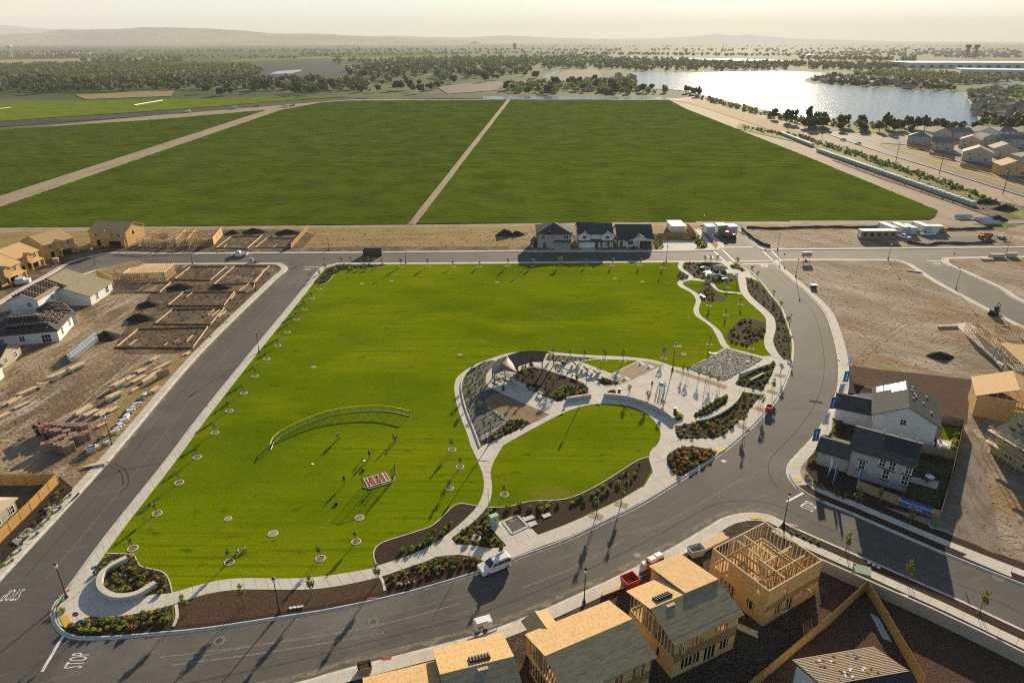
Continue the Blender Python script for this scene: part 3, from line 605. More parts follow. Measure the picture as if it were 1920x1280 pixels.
# R4 verges and walks
def strip_between(p, d0, d1, z, mat, name): 
    up = lambda q: [Vector((a.x, a.y, z)) for a in q]
    return struct(MB().strip(up(offset(p, d0)), up(offset(p, d1))).build(name, mat))
strip_between(k4, -.16, -1.9, .012, 'mulch', 'verge'); ribbon('sidewalk', offset(k4, -1.9), offset(k4, -3.5), .02, 2.0); strip_between(k4, -3.5, -5.4, .012, 'mulch', 'verge')
strip_between(k2, .16, 1.8, .012, 'mulch', 'verge'); ribbon('sidewalk', offset(k2, 1.8), offset(k2, 3.3), .02, 2.0); strip_between(k2, 3.3, 5.2, .012, 'mulch', 'verge')
# model-home gardens, bark slope, gravel lane
sheet('garden_bed', [(1578,735),(1583,690),(1600,684),(1640,700),(1560,800),(1545,815),(1520,845),(1510,880),(1530,905),(1600,935),(1760,975),(1790,880),(1810,790),(1700,750)], .014, 'mulch')
sheet('bark_slope', [(1590,684),(1650,693),(1760,704),(1822,712),(1818,735),(1813,795),(1770,783),(1690,735),(1600,716)], .022, 'bark')
sheet('gravel_lane', [(1760,985),(1785,900),(1800,845),(1818,800),(1850,840),(1850,900),(1865,960),(1880,1040),(1860,1036),(1830,1020)], .014, 'gravel_lot')
sheet('back_lawn', [(1768,800),(1792,800),(1780,855),(1762,850)], .03, 'lawn'); sheet('back_lawn', [(1720,860),(1785,875),(1762,950),(1700,925)], .026, 'hedge')
sheet('driveway', [(1545,835),(1560,825),(1580,835),(1570,850),(1545,852)], .03, 'concrete'); sheet('driveway', [(1598,740),(1640,735),(1650,745),(1640,750),(1600,752)], .03, 'concrete'); sheet('driveway', [(1590,790),(1602,765),(1625,770),(1610,800)], .03, 'concrete')
sheet('driveway', [(1805,1043),(1822,1036),(1893,1063),(1897,1082)], .03, 'concrete')
sheet('driveway', [(1040,471),(1042,462),(1068,462),(1070,471)], .03, 'concrete'); sheet('driveway', [(1091,471),(1092,462),(1115,462),(1118,471)], .03, 'concrete')
sheet('parking_pad', [(1243,469.5),(1232,450),(1300,452),(1312,457),(1300,470)], .03, 'concrete'); sheet('path', [(1302,430),(1312,429),(1337,462),(1345,468),(1310,470),(1330,463)], .034, 'concrete')
sheet('hedge_bed', [(1300,434),(1330,462),(1320,466),(1308,462),(1300,450)], .03, 'hedge')
sheet('yard', [(1740,447),(1880,440),(1885,452),(1760,458)], .02, 'asphalt_far'); sheet('dry_yard', [(1920,420),(1860,418),(1820,420),(1880,432)], .02, 'levee_grass')
sheet('house_soil', [(1440,1290),(1550,1130),(1600,1090),(1760,1180),(1960,1280),(1960,1330)], .012, 'bark')
sheet('bare_patch', [(1490,1290),(1560,1180),(1600,1205),(1590,1240)], .020, 'gravel_lot') if False else None

# ---- wear of the streets: seams, tracked dirt, turning marks
plain('seam_dark', (.055,.052,.047), .9, .02, var=.3); plain('seam_pale', (.21,.195,.165), .9, .02, var=.3); ground('dust', [(.22,.19,.14), ((.15,.135,.11), .5, U, .42, .6), ((.30,.26,.19), 1.3, U, .56, .68)])
def mark(pts, wd, mat, name='road_seam', z=-.126, wob=0.0):
    rnd = random.Random(len(pts)); a = offset(pts, wd/2); c = offset(pts, -wd/2)
    if wob: c = [p + (q-p)*rnd.uniform(.15, 1.0) for p, q in zip(a, c)]
    return struct(MB().strip([Vector((p.x,p.y,z)) for p in a], [Vector((p.x,p.y,z)) for p in c]).build(name, mat))
for ln, side, ds in ((kb, 1, (3.6, 7.4)), (kx[4:40], -1, (3.4, 6.6)), (k1, -1, (3.4, 7.0)), (k4, 1, (3.6,)), (kw[30:70], 1, (3.4, 6.4)), (kn, -1, (3.6,))):
    q = [p for p in ln]
    for k, d in enumerate(ds): mark(offset(q, side*d), .10, 'seam_dark' if k == 0 else 'seam_pale')
mark(resample(offset(kb, .95), 1.1), 1.3, 'dust', 'tracked_dirt', -.1265, 1.0); mark(resample(offset(kx[8:38], -.95), 1.1), .9, 'dust', 'tracked_dirt', -.1265, 1.0); mark(resample(offset(k1[4:40], -.9), 1.1), .8, 'dust', 'tracked_dirt', -.1265, 1.0); mark(resample(offset(kn[8:], -.8), 1.1), 1.0, 'dust', 'tracked_dirt', -.1265, 1.0)
for px in ([(215,868),(235,880),(240,905),(222,925)],[(205,872),(226,884),(231,908)],[(175,900),(230,880),(300,868)],[(1380,905),(1410,890),(1440,880),(1480,905),(1560,950)],[(1370,880),(1420,860),(1470,880),(1550,940)],[(1200,1000),(1300,950),(1400,890)],[(300,1230),(500,1205),(700,1172),(860,1130)],[(320,1245),(520,1218),(720,1184)],[(980,1100),(1080,1060),(1170,1010)]): mark(catmull(GL(px), 6), .22, 'seam_dark' if px[0][0] % 2 else 'seam_pale', 'tyre_mark', -.1255)
# ---- clods, rubble and weeds on the bare lots
def clods(name, px, n, r0, r1, mat, seed, z=.0):
    P = gpoly(px); rnd = random.Random(seed); xs = [p.x for p in P]; ys = [p.y for p in P]; b = MB(); k = 0
    while k < n:
        x, y = rnd.uniform(min(xs), max(xs)), rnd.uniform(min(ys), max(ys)); k += 1
        if not inside(P, x, y): continue
        r = r0 + (r1-r0)*rnd.random()**3; a = rnd.uniform(0, 6.28)
        v = [(x+r*math.cos(a+t*1.257)*rnd.uniform(.6,1.1), y+r*math.sin(a+t*1.257)*rnd.uniform(.6,1.1), z-.02) for t in range(5)] + [(x+rnd.uniform(-.3,.3)*r, y+rnd.uniform(-.3,.3)*r, z+r*rnd.uniform(.35,.7))]
        b.add(v, [(t, (t+1) % 5, 5) for t in range(5)])
    o = b.build(name, mat); o['kind'] = 'stuff'
clods('dirt_clods', [(1480,500),(1680,492),(1800,560),(1920,625),(1820,640),(1800,700),(1600,680),(1570,600)], 2600, .07, .32, 'dry_lot', 1); clods('dirt_clods', [(0,690),(160,600),(240,650),(330,664),(150,878),(0,880)], 2000, .07, .28, 'dirt_tan', 2); clods('dirt_clods', [(340,495),(530,497),(372,658),(215,655),(250,590)], 2600, .12, .45, 'earth_pile', 3)
clods('dirt_clods', [(1780,870),(1850,830),(1920,900),(1920,1070),(1840,1030)], 1000, .07, .22, 'dirt_tan', 4); clods('dirt_clods', [(1100,1280),(1390,1180),(1560,1110),(1600,1100),(1500,1215),(1400,1300)], 1500, .08, .3, 'soil_black', 5); clods('dirt_clods', [(1400,430),(1600,432),(1600,464),(1450,466)], 700, .1, .3, 'dry_lot', 6); clods('dirt_clods', [(580,432),(1000,428),(1000,466),(560,468)], 900, .15, .5, 'dry_grass', 7)
clods('dirt_clods', [(1560,300),(1800,385),(1920,410),(1920,395),(1700,315)], 700, .2, .9, 'dirt_dark', 8, -.06); clods('dirt_clods', [(230,475),(560,474),(580,436),(300,434)], 1300, .12, .45, 'earth_pile', 9)

for e in ([(1345,190),(1490,230),(1620,275),(1760,318),(1960,380)],[(1400,196),(1500,222),(1640,267),(1780,310),(1960,366)],[(1650,268),(1700,272),(1790,300),(1960,352)],[(1690,262),(1740,274),(1800,291),(1960,340)]): edging(e, 4, .7, .12, 'kerb')

sheet('ditch_bank', [(1385,231),(1500,255),(1700,317),(1830,362),(1960,408),(1960,424),(1820,376),(1700,333),(1500,268),(1380,241)], -.03, 'levee_grass'); sheet('road_verge', [(1640,272),(1760,312),(1960,374),(1960,361),(1790,306),(1680,272)], -.045, 'dry_grass')
plain('rut', (.20,.155,.10), .95, .02, var=.3); plain('rut_pale', (.42,.36,.26), .95, .02, var=.25)
for px in ([(1500,510),(1560,560),(1640,610),(1720,640),(1800,690)],[(1530,500),(1600,540),(1700,580),(1790,610)],[(1600,690),(1650,640),(1720,600),(1780,600)],[(1580,600),(1640,650),(1700,690)],[(1640,500),(1700,540),(1780,575),(1850,620)],[(30,700),(110,640),(190,590),(240,545)],[(60,860),(160,760),(250,680)],[(20,850),(120,745),(230,665)],[(0,800),(90,715),(200,640)],[(100,870),(170,800),(230,740)],[(1500,445),(1560,440),(1620,455)]):
    q = catmull(GL(px), 5)
    for d in (-.8, .8): mark(resample(offset(q, d), .9), .38, 'rut' if px[0][0] % 3 else 'rut_pale', 'wheel_rut', .006, .6)
# ---- hills on the horizon
def hills(name, D, ridge, depth, folds, seed, mat='hill'):
    """ridge: photo ridge line; a range of hills at distance D with its own depth and folds"""
    def rh(x):
        for (x0, y0), (x1, y1) in zip(ridge, ridge[1:]):
            if x0 <= x <= x1: return y0 + (y1-y0)*(x-x0)/(x1-x0)
        return ridge[0][1] if x < ridge[0][0] else ridge[-1][1]
    b = MB(); nx, ny = 150, 16; x0, x1 = ridge[0][0], ridge[-1][0]
    for j in range(ny+1):
        t = j/ny
        for i in range(nx+1):
            px = x0 + (x1-x0)*i/nx; u = (px-960)/FOC
            top = CAM_H + D*(HORIZON - rh(px))/FOC*1.02
            dist = D - depth*(1-t) if t <= 1 else D
            X = u*D*1.06*(.9+.1*t); Y = dist
            n = noise.fractal(Vector((X/900*folds, Y/1100*folds, seed)), 1.0, 2.0, 5)
            n2 = abs(noise.noise(Vector((X/700*folds, seed*3.1, Y/3000))))
            s = t**1.5
            b.v.append((X, Y, -2 + max(0, top)*(s*(.86 + .14*min(1, max(0, n+.5))) - .30*s*(1-t)*n2*2)))
    for j in range(ny):
        for i in range(nx): a = j*(nx+1)+i; b.f.append((a, a+1, a+nx+2, a+nx+1))
    o = len(b.v)
    for i in range(nx+1): v = b.v[ny*(nx+1)+i]; b.v.append((v[0], v[1]+depth*.6, -2))
    for i in range(nx): a = ny*(nx+1)+i; b.f.append((a, a+1, o+i+1, o+i))
    struct(b.build(name, mat, smooth=True))
hills('hills', 16000, [(-260,66),(-60,63),(0,62),(120,66),(213,62),(233,57),(255,60),(287,57),(353,55),(407,53),(467,57),(533,60),(593,65),(640,66),(760,71),(900,76)], 5000, .72, 1.3)
hills('hills', 25000, [(-300,40),(-80,41),(0,42),(80,46),(150,52),(230,58),(400,61),(640,64),(707,67),(820,70),(900,70),(943,67),(1007,70),(1107,73),(1207,76),(1300,78)], 6500, .5, 4.7)
hills('hills', 40000, [(900,78),(1040,75),(1107,73),(1207,72),(1260,69),(1290,65),(1320,68),(1345,66),(1363,69),(1447,74),(1580,77),(1720,79)], 9000, .33, 9.1)
# ---- the air: thin even haze
hz = MB().box(-48000, -400, -3.5, 48000, 46500, 1160)
m = bpy.data.materials.new('haze_air'); m.use_nodes = True; t = m.node_tree; t.nodes.remove(t.nodes['Principled BSDF'])
pv = t.nodes.new('ShaderNodeVolumePrincipled'); pv.inputs['Density'].default_value = 5.5e-5; pv.inputs['Color'].default_value = (.90,.93,.955,1); pv.inputs['Anisotropy'].default_value = -.06
t.links.new(pv.outputs[0], t.nodes['Material Output'].inputs['Volume']); M['haze_air'] = m
hz.build('haze', 'haze_air')['kind'] = 'stuff'
# ================================================================== TREES
def leaf_cloud(b, c, rx, ry, rz, n, size, rnd, shell=.55):
    for _ in range(n):
        d = Vector((rnd.gauss(0,1), rnd.gauss(0,1), rnd.gauss(0,1))).normalized(); r = shell + (1-shell)*rnd.random()
        p = Vector((c[0] + d.x*rx*r, c[1] + d.y*ry*r, c[2] + d.z*rz*r)); s = size*rnd.uniform(.6, 1.3)
        nrm = (d + Vector((rnd.uniform(-.8,.8), rnd.uniform(-.8,.8), rnd.uniform(-.4,.9)))).normalized()
        a = nrm.orthogonal().normalized(); e = nrm.cross(a); a = a*s; e = e*s*rnd.uniform(.5,.9)
        b.quad(p-a-e*.3, p+a*.2-e, p+a+e*.3, p-a*.2+e)
def tree_proto(name, label, h, cr, mat, seed, lobes, nleaf, lsize, tall=1.0, group=None, trunk_h=.3):
    rnd = random.Random(seed); root = thing(name, label, 'tree', group=group)
    t = MB(); t.cyl((0,0,-.2), (0,0,h*trunk_h), h*.028, h*.02, 7)
    lob = []
    for i in range(lobes):
        a = rnd.uniform(0, 6.283); r = cr*rnd.uniform(.1,.62); z = h*rnd.uniform(trunk_h+.12, .86)
        k = cr*rnd.uniform(.34,.58)*(1.1 - .45*z/h); lob.append((r*math.cos(a), r*math.sin(a), z, k))
        t.cyl((0,0,h*trunk_h*.9), (r*math.cos(a)*.8, r*math.sin(a)*.8, z), h*.014, h*.004, 5, False)
    t.build('trunk', 'trunk', root)
    c = MB()
    for x, y, z, k in lob: leaf_cloud(c, (x,y,z), k, k, k*.85*tall, int(nleaf/lobes), lsize, rnd)
    c.build('crown', mat, root); return Proto(root)
BIG = [tree_proto('broadleaf_tree', 'dark dense broadleaf tree', 13, 7.2, 'leaf_dark', 11, 13, 900, .95),
       tree_proto('broadleaf_tree', 'mid green rounded tree', 11, 6.0, 'leaf_mid', 12, 11, 800, .85),
       tree_proto('broadleaf_tree', 'olive loose tree', 9, 5.2, 'leaf_olive', 13, 9, 650, .8),
       tree_proto('poplar_tree', 'tall narrow tree', 17, 4.2, 'leaf_dark', 14, 12, 800, .85, 1.5)]
rt = random.Random(21)
def wood(px, n, dmin, names, label, group, sc=(.75,1.25)):
    P = gpoly(px); out = scatter(P, n, dmin, rt, tries=12)
    for x, y in out:
        k = rt.choice(names); BIG[k].put((x, y, -.4), rt.uniform(0, 6.28), rt.uniform(*sc), ('dense dark ', 'rounded mid-green ', 'loose olive ', 'tall narrow ')[k] + label, group)
def wood_stuff(name, px, n, dmin, mat, label, hh=(6,12)):
    """far woods that read as one mass"""
    P = gpoly(px); b = MB()
    for x, y in scatter(P, n, dmin, rt, tries=5):
        h = rt.uniform(*hh); r = h*rt.uniform(.5,.85)
        for k in range(3): leaf_cloud(b, (x+rt.uniform(-.5,.5)*r, y+rt.uniform(-.5,.5)*r, h*(.35+.2*k)-.5), r*.75, r*.75, h*.34, 26, h*.17, rt, .7)
    o = b.build(name, mat); o['kind'] = 'stuff'; o['label'] = label; o['category'] = 'woodland'
wood([(-40,160),(-40,178),(100,175),(240,166),(240,150),(100,152)], 26, 9, (0,0,1,2), 'tree in the riverside wood beyond the ploughed strip', 'riverside wood trees')
wood([(240,148),(240,168),(420,164),(620,172),(700,172),(700,150),(560,148),(400,150)], 46, 9, (0,0,1,1,2), 'tree on the field edge in front of the river', 'field edge trees')
wood([(330,166),(400,181),(470,180),(620,179),(620,170),(440,166)], 16, 10, (0,1,1), 'tree standing beside the far crop strip', 'trees by the far crop strip')
wood([(690,160),(690,176),(790,176),(860,160),(860,150)], 22, 9, (1,1,0,2), 'tree among the farm houses by the gravel yard', 'farmyard trees')
wood([(640,138),(720,124),(860,122),(980,130),(1010,140),(1010,150),(860,156),(700,160)], 60, 12, (0,0,0,1,3), 'tree in the dense grove by the river bend', 'river bend grove')
wood([(940,160),(1160,152),(1195,168),(1270,172),(1280,178),(1180,178),(950,178)], 42, 9, (0,1,1,2), 'tree among the canal-side houses', 'canal-side trees')
wood([(1285,172),(1320,178),(1312,182),(1290,180)], 7, 7, (1,2,3), 'tree on the lake shore beside the frontage road', 'shore trees')
wood([(1420,212),(1500,230),(1600,238),(1750,240),(1740,249),(1600,249),(1500,242)], 30, 7, (1,3,2,0), 'tree in the lakeside park', 'lakeside park trees', (.6,1.0))
wood([(1750,240),(1920,232),(1920,248),(1760,250)], 16, 8, (1,2,0), 'tree behind the grey roofed houses', 'trees behind the houses', (.6,1.0))
wood([(1520,146),(1560,143),(1760,160),(1800,170),(1700,166),(1560,158)], 30, 10, (0,2,1), 'tree between the peninsula houses', 'peninsula trees', (.5,.8))
wood([(1812,176),(1830,176),(1870,225),(1850,235),(1842,214)], 14, 8, (1,2), 'tree along the little beach', 'beach trees', (.6,.9))
wood_stuff('far_woodland', [(-60,124),(240,119),(470,124),(500,140),(400,149),(100,152),(-60,160)], 900, 8, 'leaf_mid', 'hazy riverside woodland along the far river', (7,12))
wood_stuff('far_woodland', [(150,112),(340,110),(340,118),(150,120)], 110, 14, 'leaf_dark', 'small far wood beyond the pale dry field', (8,13))
wood_stuff('far_woodland', [(640,132),(720,118),(860,112),(1010,112),(1180,118),(1180,130),(1040,130),(860,150),(680,155)], 560, 10, 'leaf_dark', 'dark woodland filling the river bend', (9,15))
wood_stuff('far_woodland', [(1120,113),(1500,118),(1700,124),(1700,133),(1500,131),(1180,134)], 420, 12, 'leaf_olive', 'hazy tree belt behind the lake', (8,13))
wood_stuff('far_woodland', [(1590,139),(1680,134),(1920,147),(1920,151),(1800,158),(1700,150)], 260, 10, 'leaf_olive', 'tree belt in front of the long warehouse', (6,10))
for px, n in (([(0,98),(640,94),(640,98),(0,103)], 150), ([(640,93),(1280,92),(1280,97),(640,99)], 170), ([(1280,92),(1920,92),(1920,101),(1280,99)], 190), ([(0,88),(960,86),(1920,86),(1920,89),(960,89),(0,91)], 200)):
    wood_stuff('far_tree_line', px, n, 30, 'leaf_olive', 'faint line of trees far out on the plain', (10,16))

wood_stuff('far_woodland', [(-60,158),(120,154),(250,150),(420,150),(620,150),(700,152),(690,172),(560,174),(420,168),(250,170),(120,176),(-60,180)], 330, 7, 'leaf_dark', 'dark tree band between the crop strip and the river', (6,12))
wood_stuff('far_woodland', [(940,158),(1180,150),(1200,170),(1275,174),(1180,177),(950,176)], 150, 8, 'leaf_mid', 'green garden trees between the canal homes', (5,9))
wood_stuff('far_woodland', [(1520,147),(1560,143),(1760,158),(1806,171),(1700,166),(1560,158)], 130, 9, 'leaf_dark', 'dark trees covering the lake peninsula', (5,9))
wood_stuff('far_woodland', [(1812,172),(1920,164),(1990,205),(1990,245),(1850,236),(1838,212)], 160, 9, 'leaf_mid', 'green garden trees between the beach homes', (4,8))
wood_stuff('far_woodland', [(620,113),(900,106),(1130,103),(1130,110),(900,114),(640,122)], 180, 14, 'leaf_olive', 'hazy tree belt behind the river bend grove', (8,13))

for px, n, m_, l in (([(560,101),(1000,99),(1000,102),(560,106)],150,'leaf_olive','thin tree belt beyond the green plots'),([(1000,99),(1500,103),(1500,106),(1000,103)],170,'leaf_olive','thin tree belt beyond the far ponds'),([(1500,106),(1720,110),(1720,118),(1500,112)],130,'leaf_dark','dark tree belt beside the far warehouse'),([(0,104),(200,103),(560,108),(560,111),(200,108),(0,108)],150,'leaf_olive','tree belt behind the pale dry field'),([(860,112),(1120,108),(1300,112),(1300,115),(1120,113),(860,118)],150,'leaf_dark','tree belt along the far ponds'),([(1200,116),(1700,121),(1700,126),(1200,122)],180,'leaf_mid','tree belt on the far lake bank')):
    wood_stuff('far_tree_belt', px, n, 14, m_, l, (8,13))
def town(px, n, seed, label):
    """far roofs too small to tell apart"""
    r_ = random.Random(seed); b = MB()
    for x, y in scatter(gpoly(px), n, 14, r_, tries=4):
        a = r_.uniform(8,16); d = r_.uniform(8,12); h = r_.uniform(4,6); b.box(x-a/2,y-d/2,-.9,x+a/2,y+d/2,h); b.add([(x-a/2-.5,y-d/2-.5,h),(x+a/2+.5,y-d/2-.5,h),(x+a/2+.5,y+d/2+.5,h),(x-a/2-.5,y+d/2+.5,h),(x-a*.3,y,h+3),(x+a*.3,y,h+3)], [(0,1,5,4),(1,2,5),(2,3,4,5),(3,0,4)])
    o = b.build('far_town', 'stucco_tan'); o['kind'] = 'stuff'; o['label'] = label; o['category'] = 'houses'
town([(1500,98),(1920,97),(1920,108),(1700,107),(1500,102)], 260, 5, 'pale far roofs scattered beyond the warehouse'); town([(40,101),(170,99),(170,102),(40,104)], 60, 6, 'white far buildings behind the dry field'); town([(640,92),(800,91),(800,93),(640,95)], 40, 7, 'faint far buildings on the plain')

wood_stuff('shore_shrubs', [(1290,178),(1330,184),(1400,203),(1493,222),(1590,232),(1700,238),(1700,244),(1590,240),(1493,230),(1400,210),(1320,188)], 190, 4, 'leaf_mid', 'low green shrubs along the near lake shore', (2,5)); wood_stuff('bank_shrubs', [(1380,236),(1500,260),(1700,324),(1830,368),(1950,414),(1950,408),(1830,361),(1700,316),(1500,254)], 260, 2.5, 'leaf_mid', 'low green brush along the ditch bank', (1.2,2.6))
# ================================================================== HOUSES
def wall_face(face, w, d, z0, z1, holes, th=.16):
    """one wall of a box house with real openings; holes = (centre fraction, sill z, width, height)"""
    L = w if face in 'fb' else d; xs = {0.0, L}; zs = {z0, z1}; H = []
    for u, zz, ww, hh in holes:
        a, c = max(.05, u*L - ww/2), min(L-.05, u*L + ww/2); H.append((a, zz, c, zz+hh)); xs |= {a, c}; zs |= {max(z0, zz), min(z1, zz+hh)}
    if th < .03:
        k = 1.22
        while k < L: xs |= {k-.014, k+.014}; k += 1.22
    xs = sorted(xs); zs = sorted(zs); b = MB()
    for i in range(len(xs)-1):
        for k in range(len(zs)-1):
            cx = (xs[i]+xs[i+1])/2; cz = (zs[k]+zs[k+1])/2
            if any(a < cx < c and p < cz < q for a, p, c, q in H): continue
            if th < .03 and xs[i+1]-xs[i] < .03: continue
            b.box(*facebox(face, w, d, xs[i], xs[i+1], 0, th, zs[k], zs[k+1]))
    return b
def facebox(face, w, d, a, c, n0, n1, z0, z1):
    """box on a face: a..c along it, n0..n1 inwards"""
    if face == 'f': return (a, n0, z0, c, n1, z1)
    if face == 'b': return (w-c, d-n1, z0, w-a, d-n0, z1)
    if face == 'r': return (w-n1, a, z0, w-n0, c, z1)
    return (n0, d-c, z0, n1, d-a, z1)
def window(root, face, w, d, u, z, ww, hh, frame='white_paint', lites=1):
    L = w if face in 'fb' else d; a, c = u*L-ww/2, u*L+ww/2; b = MB(); t = .09
    for x0, x1, q0, q1 in ((a-t, a, z-t, z+hh+t), (c, c+t, z-t, z+hh+t), (a, c, z-t, z), (a, c, z+hh, z+hh+t)): b.box(*facebox(face, w, d, x0, x1, -.05, .08, q0, q1))
    b.box(*facebox(face, w, d, a, c, .0, .06, z+hh/2-.03, z+hh/2+.03))
    for k in range(1, lites+1): b.box(*facebox(face, w, d, a+(c-a)*k/(lites+1)-.03, a+(c-a)*k/(lites+1)+.03, .0, .06, z, z+hh))
    o = b.build('window', frame, root); MB().box(*facebox(face, w, d, a, c, .07, .11, z, z+hh)).build('pane', 'glass_dark', o)
def gable(rb, wb, x0, y0, x1, y1, ze, pitch, axis, oh, th=.16):
    """two roof slabs and two gable triangles over a rectangle"""
    if axis == 'x':
        h = (y1-y0)/2; zr = ze + h*pitch; ym = (y0+y1)/2; zo = ze - oh*pitch
        rb.slab([(x0-oh,y0-oh,zo),(x1+oh,y0-oh,zo),(x1+oh,ym,zr),(x0-oh,ym,zr)], th); rb.slab([(x0-oh,ym,zr),(x1+oh,ym,zr),(x1+oh,y1+oh,zo),(x0-oh,y1+oh,zo)], th)
        if wb is not None:
            for x in (x0, x1-.15): wb.add([(x,y0,ze-.02),(x,y1,ze-.02),(x,ym,zr-th-.02),(x+.15,y0,ze-.02),(x+.15,y1,ze-.02),(x+.15,ym,zr-th-.02)], [(0,2,1),(3,4,5),(0,3,5,2),(1,2,5,4)])
    else:
        h = (x1-x0)/2; zr = ze + h*pitch; xm = (x0+x1)/2; zo = ze - oh*pitch
        rb.slab([(x0-oh,y1+oh,zo),(x0-oh,y0-oh,zo),(xm,y0-oh,zr),(xm,y1+oh,zr)], th); rb.slab([(xm,y1+oh,zr),(xm,y0-oh,zr),(x1+oh,y0-oh,zo),(x1+oh,y1+oh,zo)], th)
        if wb is not None:
            for y in (y0, y1-.15): wb.add([(x0,y,ze-.02),(x1,y,ze-.02),(xm,y,zr-th-.02),(x0,y+.15,ze-.02),(x1,y+.15,ze-.02),(xm,y+.15,zr-th-.02)], [(0,1,2),(3,5,4),(0,2,5,3),(1,4,5,2)])
    return zr
def hip(rb, x0, y0, x1, y1, ze, pitch, oh, th=.16):
    X0, Y0, X1, Y1 = x0-oh, y0-oh, x1+oh, y1+oh; zo = ze - oh*pitch; wx, wy = X1-X0, Y1-Y0; h = min(wx, wy)/2; zr = zo + h*pitch
    if wx >= wy: a = (X0+h, (Y0+Y1)/2, zr); c = (X1-h, (Y0+Y1)/2, zr)
    else: a = ((X0+X1)/2, Y0+h, zr); c = ((X0+X1)/2, Y1-h, zr)
    p = [(X0,Y0,zo),(X1,Y0,zo),(X1,Y1,zo),(X0,Y1,zo)]
    if wx >= wy: F = [[p[0],p[1],c,a],[p[1],p[2],c],[p[2],p[3],a,c],[p[3],p[0],a]]
    else: F = [[p[0],p[1],a],[p[1],p[2],c,a],[p[2],p[3],c],[p[3],p[0],a,c]]
    for f in F: rb.slab(f, th)
    return zr
def studs(b, p, q, z0, z1, sp=.55, t=.09):
    p = Vector((*p, 0)); q = Vector((*q, 0)); L = (q-p).length; n = max(1, int(L/sp)); u = Vector((0,0,1))
    for z in (z0+t/2, z1-t/2, z1-t*1.5): b.bar(p+u*z, q+u*z, .14, t)
    for i in range(n+1): r = p.lerp(q, i/n); b.bar(r+u*(z0+t), r+u*(z1-t*2), t, t)
def base(A, B):
    d = B - A; return d.length, math.atan2(d.y, d.x)
def house(name, label, A, B, d, he, roof='gable', axis='x', pitch=.42, oh=.4, wall='stucco_white', roofm='shingle', holes=(), cat='house', group=None, z=0.0, glaze=True, frame='white_paint', dormers=(), garage=None, door=None, gm=None):
    w, rz = base(A, B); root = thing(name, label, cat, (A.x, A.y, z), rz, group)
    hs = {f: [h[1:5] for h in holes if h[0] == f] for f in 'frbl'}
    if garage: hs['f'].append((garage[0], 0, garage[1], 2.3))
    if door: hs['f'].append((door, 0, 1.1, 2.2))
    for f in 'frbl': wall_face(f, w, d, 0, he, hs[f]).build('wall', wall, root)
    gb = MB(); rb = MB()
    if roof == 'gable': zr = gable(rb, gb, 0, 0, w, d, he, pitch, axis, oh)
    elif roof == 'hip': zr = hip(rb, 0, 0, w, d, he, pitch, oh)
    else: zr = he
    for x0, y0, x1, y1, ze, ax, pt in dormers: gable(rb, gb, x0, y0, x1, y1, ze, pt, ax, .3)
    if gb.v:
        for k in range(0, len(gb.v), 6): q = MB(); q.v = gb.v[k:k+6]; q.f = [tuple(i-k for i in f) for f in gb.f if k <= f[0] < k+6]; q.build('gable', gm or wall, root)
    if rb.v: r = rb.build('roof', roofm, root)
    MB().box(.2, .2, 2.7, w-.2, d-.2, 2.9).build('floor', 'osb', root)  # unseen slab added to keep the inside dark behind the openings
    if glaze:
        for h in holes: window(root, h[0], w, d, *h[1:5], frame=frame, lites=1 if h[3] < 1.5 else 2)
    if garage:
        L = garage[0]*w; g = MB()
        for k in range(4): g.box(L-garage[1]/2+.02, .06, .02+k*.56, L+garage[1]/2-.02, .10, .56+k*.56)
        g.build('garage_door', garage[2] if len(garage) > 2 else 'white_paint', root)
    if door: dd = MB().box(door*w-.55, .06, 0, door*w+.55, .11, 2.2).build('door', 'pole_wood', root); MB().box(door*w+.35, .02, 1, door*w+.42, .06, 1.1).build('handle', 'galvanised', dd)
    root['w'] = w; return root
def rnd_holes(face, n, z, w, h): return [(face, (i+.5)/n, z, w, h) for i in range(n)]
V2 = lambda x, y: Vector((x, y, 0))
# ---- three finished houses north of the lawn
S2 = [('f', .18, 3.6, 1.5, 1.4), ('f', .84, 3.6, 1.6, 1.4), ('f', .44, 3.4, .7, 1.6), ('r', .3, 3.5, 1, 1.2), ('l', .5, 3.5, 1, 1.2)]
h = house('finished_house', 'finished grey two-storey house with hipped roof facing the lawn', G(1007,466), G(1071,466), 13, 5.7, 'hip', pitch=.40, wall='stucco_grey', roofm='shingle', holes=S2, garage=(.72, 4.9, 'grey_metal'), door=.22)
MB().slab([(6.2,-.9,2.75),(12.4,-.9,2.75),(12.4,.05,3.15),(6.2,.05,3.15)], .12).build('porch_roof', 'shingle', h); b = MB(); gable(b, None, 3.1, -.4, 5.6, 4, 5.9, .5, 'y', .3); b.build('dormer_roof', 'shingle', h)
h = house('finished_house', 'finished pale two-storey house with twin front gables', G(1084,464.5), G(1147,464.5), 12, 5.4, 'gable', 'x', .42, wall='stucco_white', holes=[('f',.2,3.5,1.6,1.2),('f',.83,3.5,1.6,1.2),('r',.5,3.5,1,1.2),('f',.66,.6,1.4,1.8),('f',.86,.6,1.4,1.8)], garage=(.30, 4.9), door=.54)
for x in (0, 8.3):
    g = MB(); r = MB(); gable(r, g, x, -.8, x+4.2, 5, 5.3, .5, 'y', .3); g.box(x,-.8,2.95,x+4.2,.0,5.3); g.build('gable', 'stucco_white', h); r.build('gable_roof', 'shingle', h)
    o = MB().box(x+1.4,-.87,3.6,x+2.9,-.80,4.7).build('window', 'white_paint', h); MB().box(x+1.5,-.90,3.7,x+2.8,-.88,4.6).build('pane', 'glass_dark', o)
MB().slab([(-.2,-1.5,2.7),(12.7,-1.5,2.7),(12.7,0,3.3),(-.2,0,3.3)], .12).build('porch_roof', 'shingle', h)
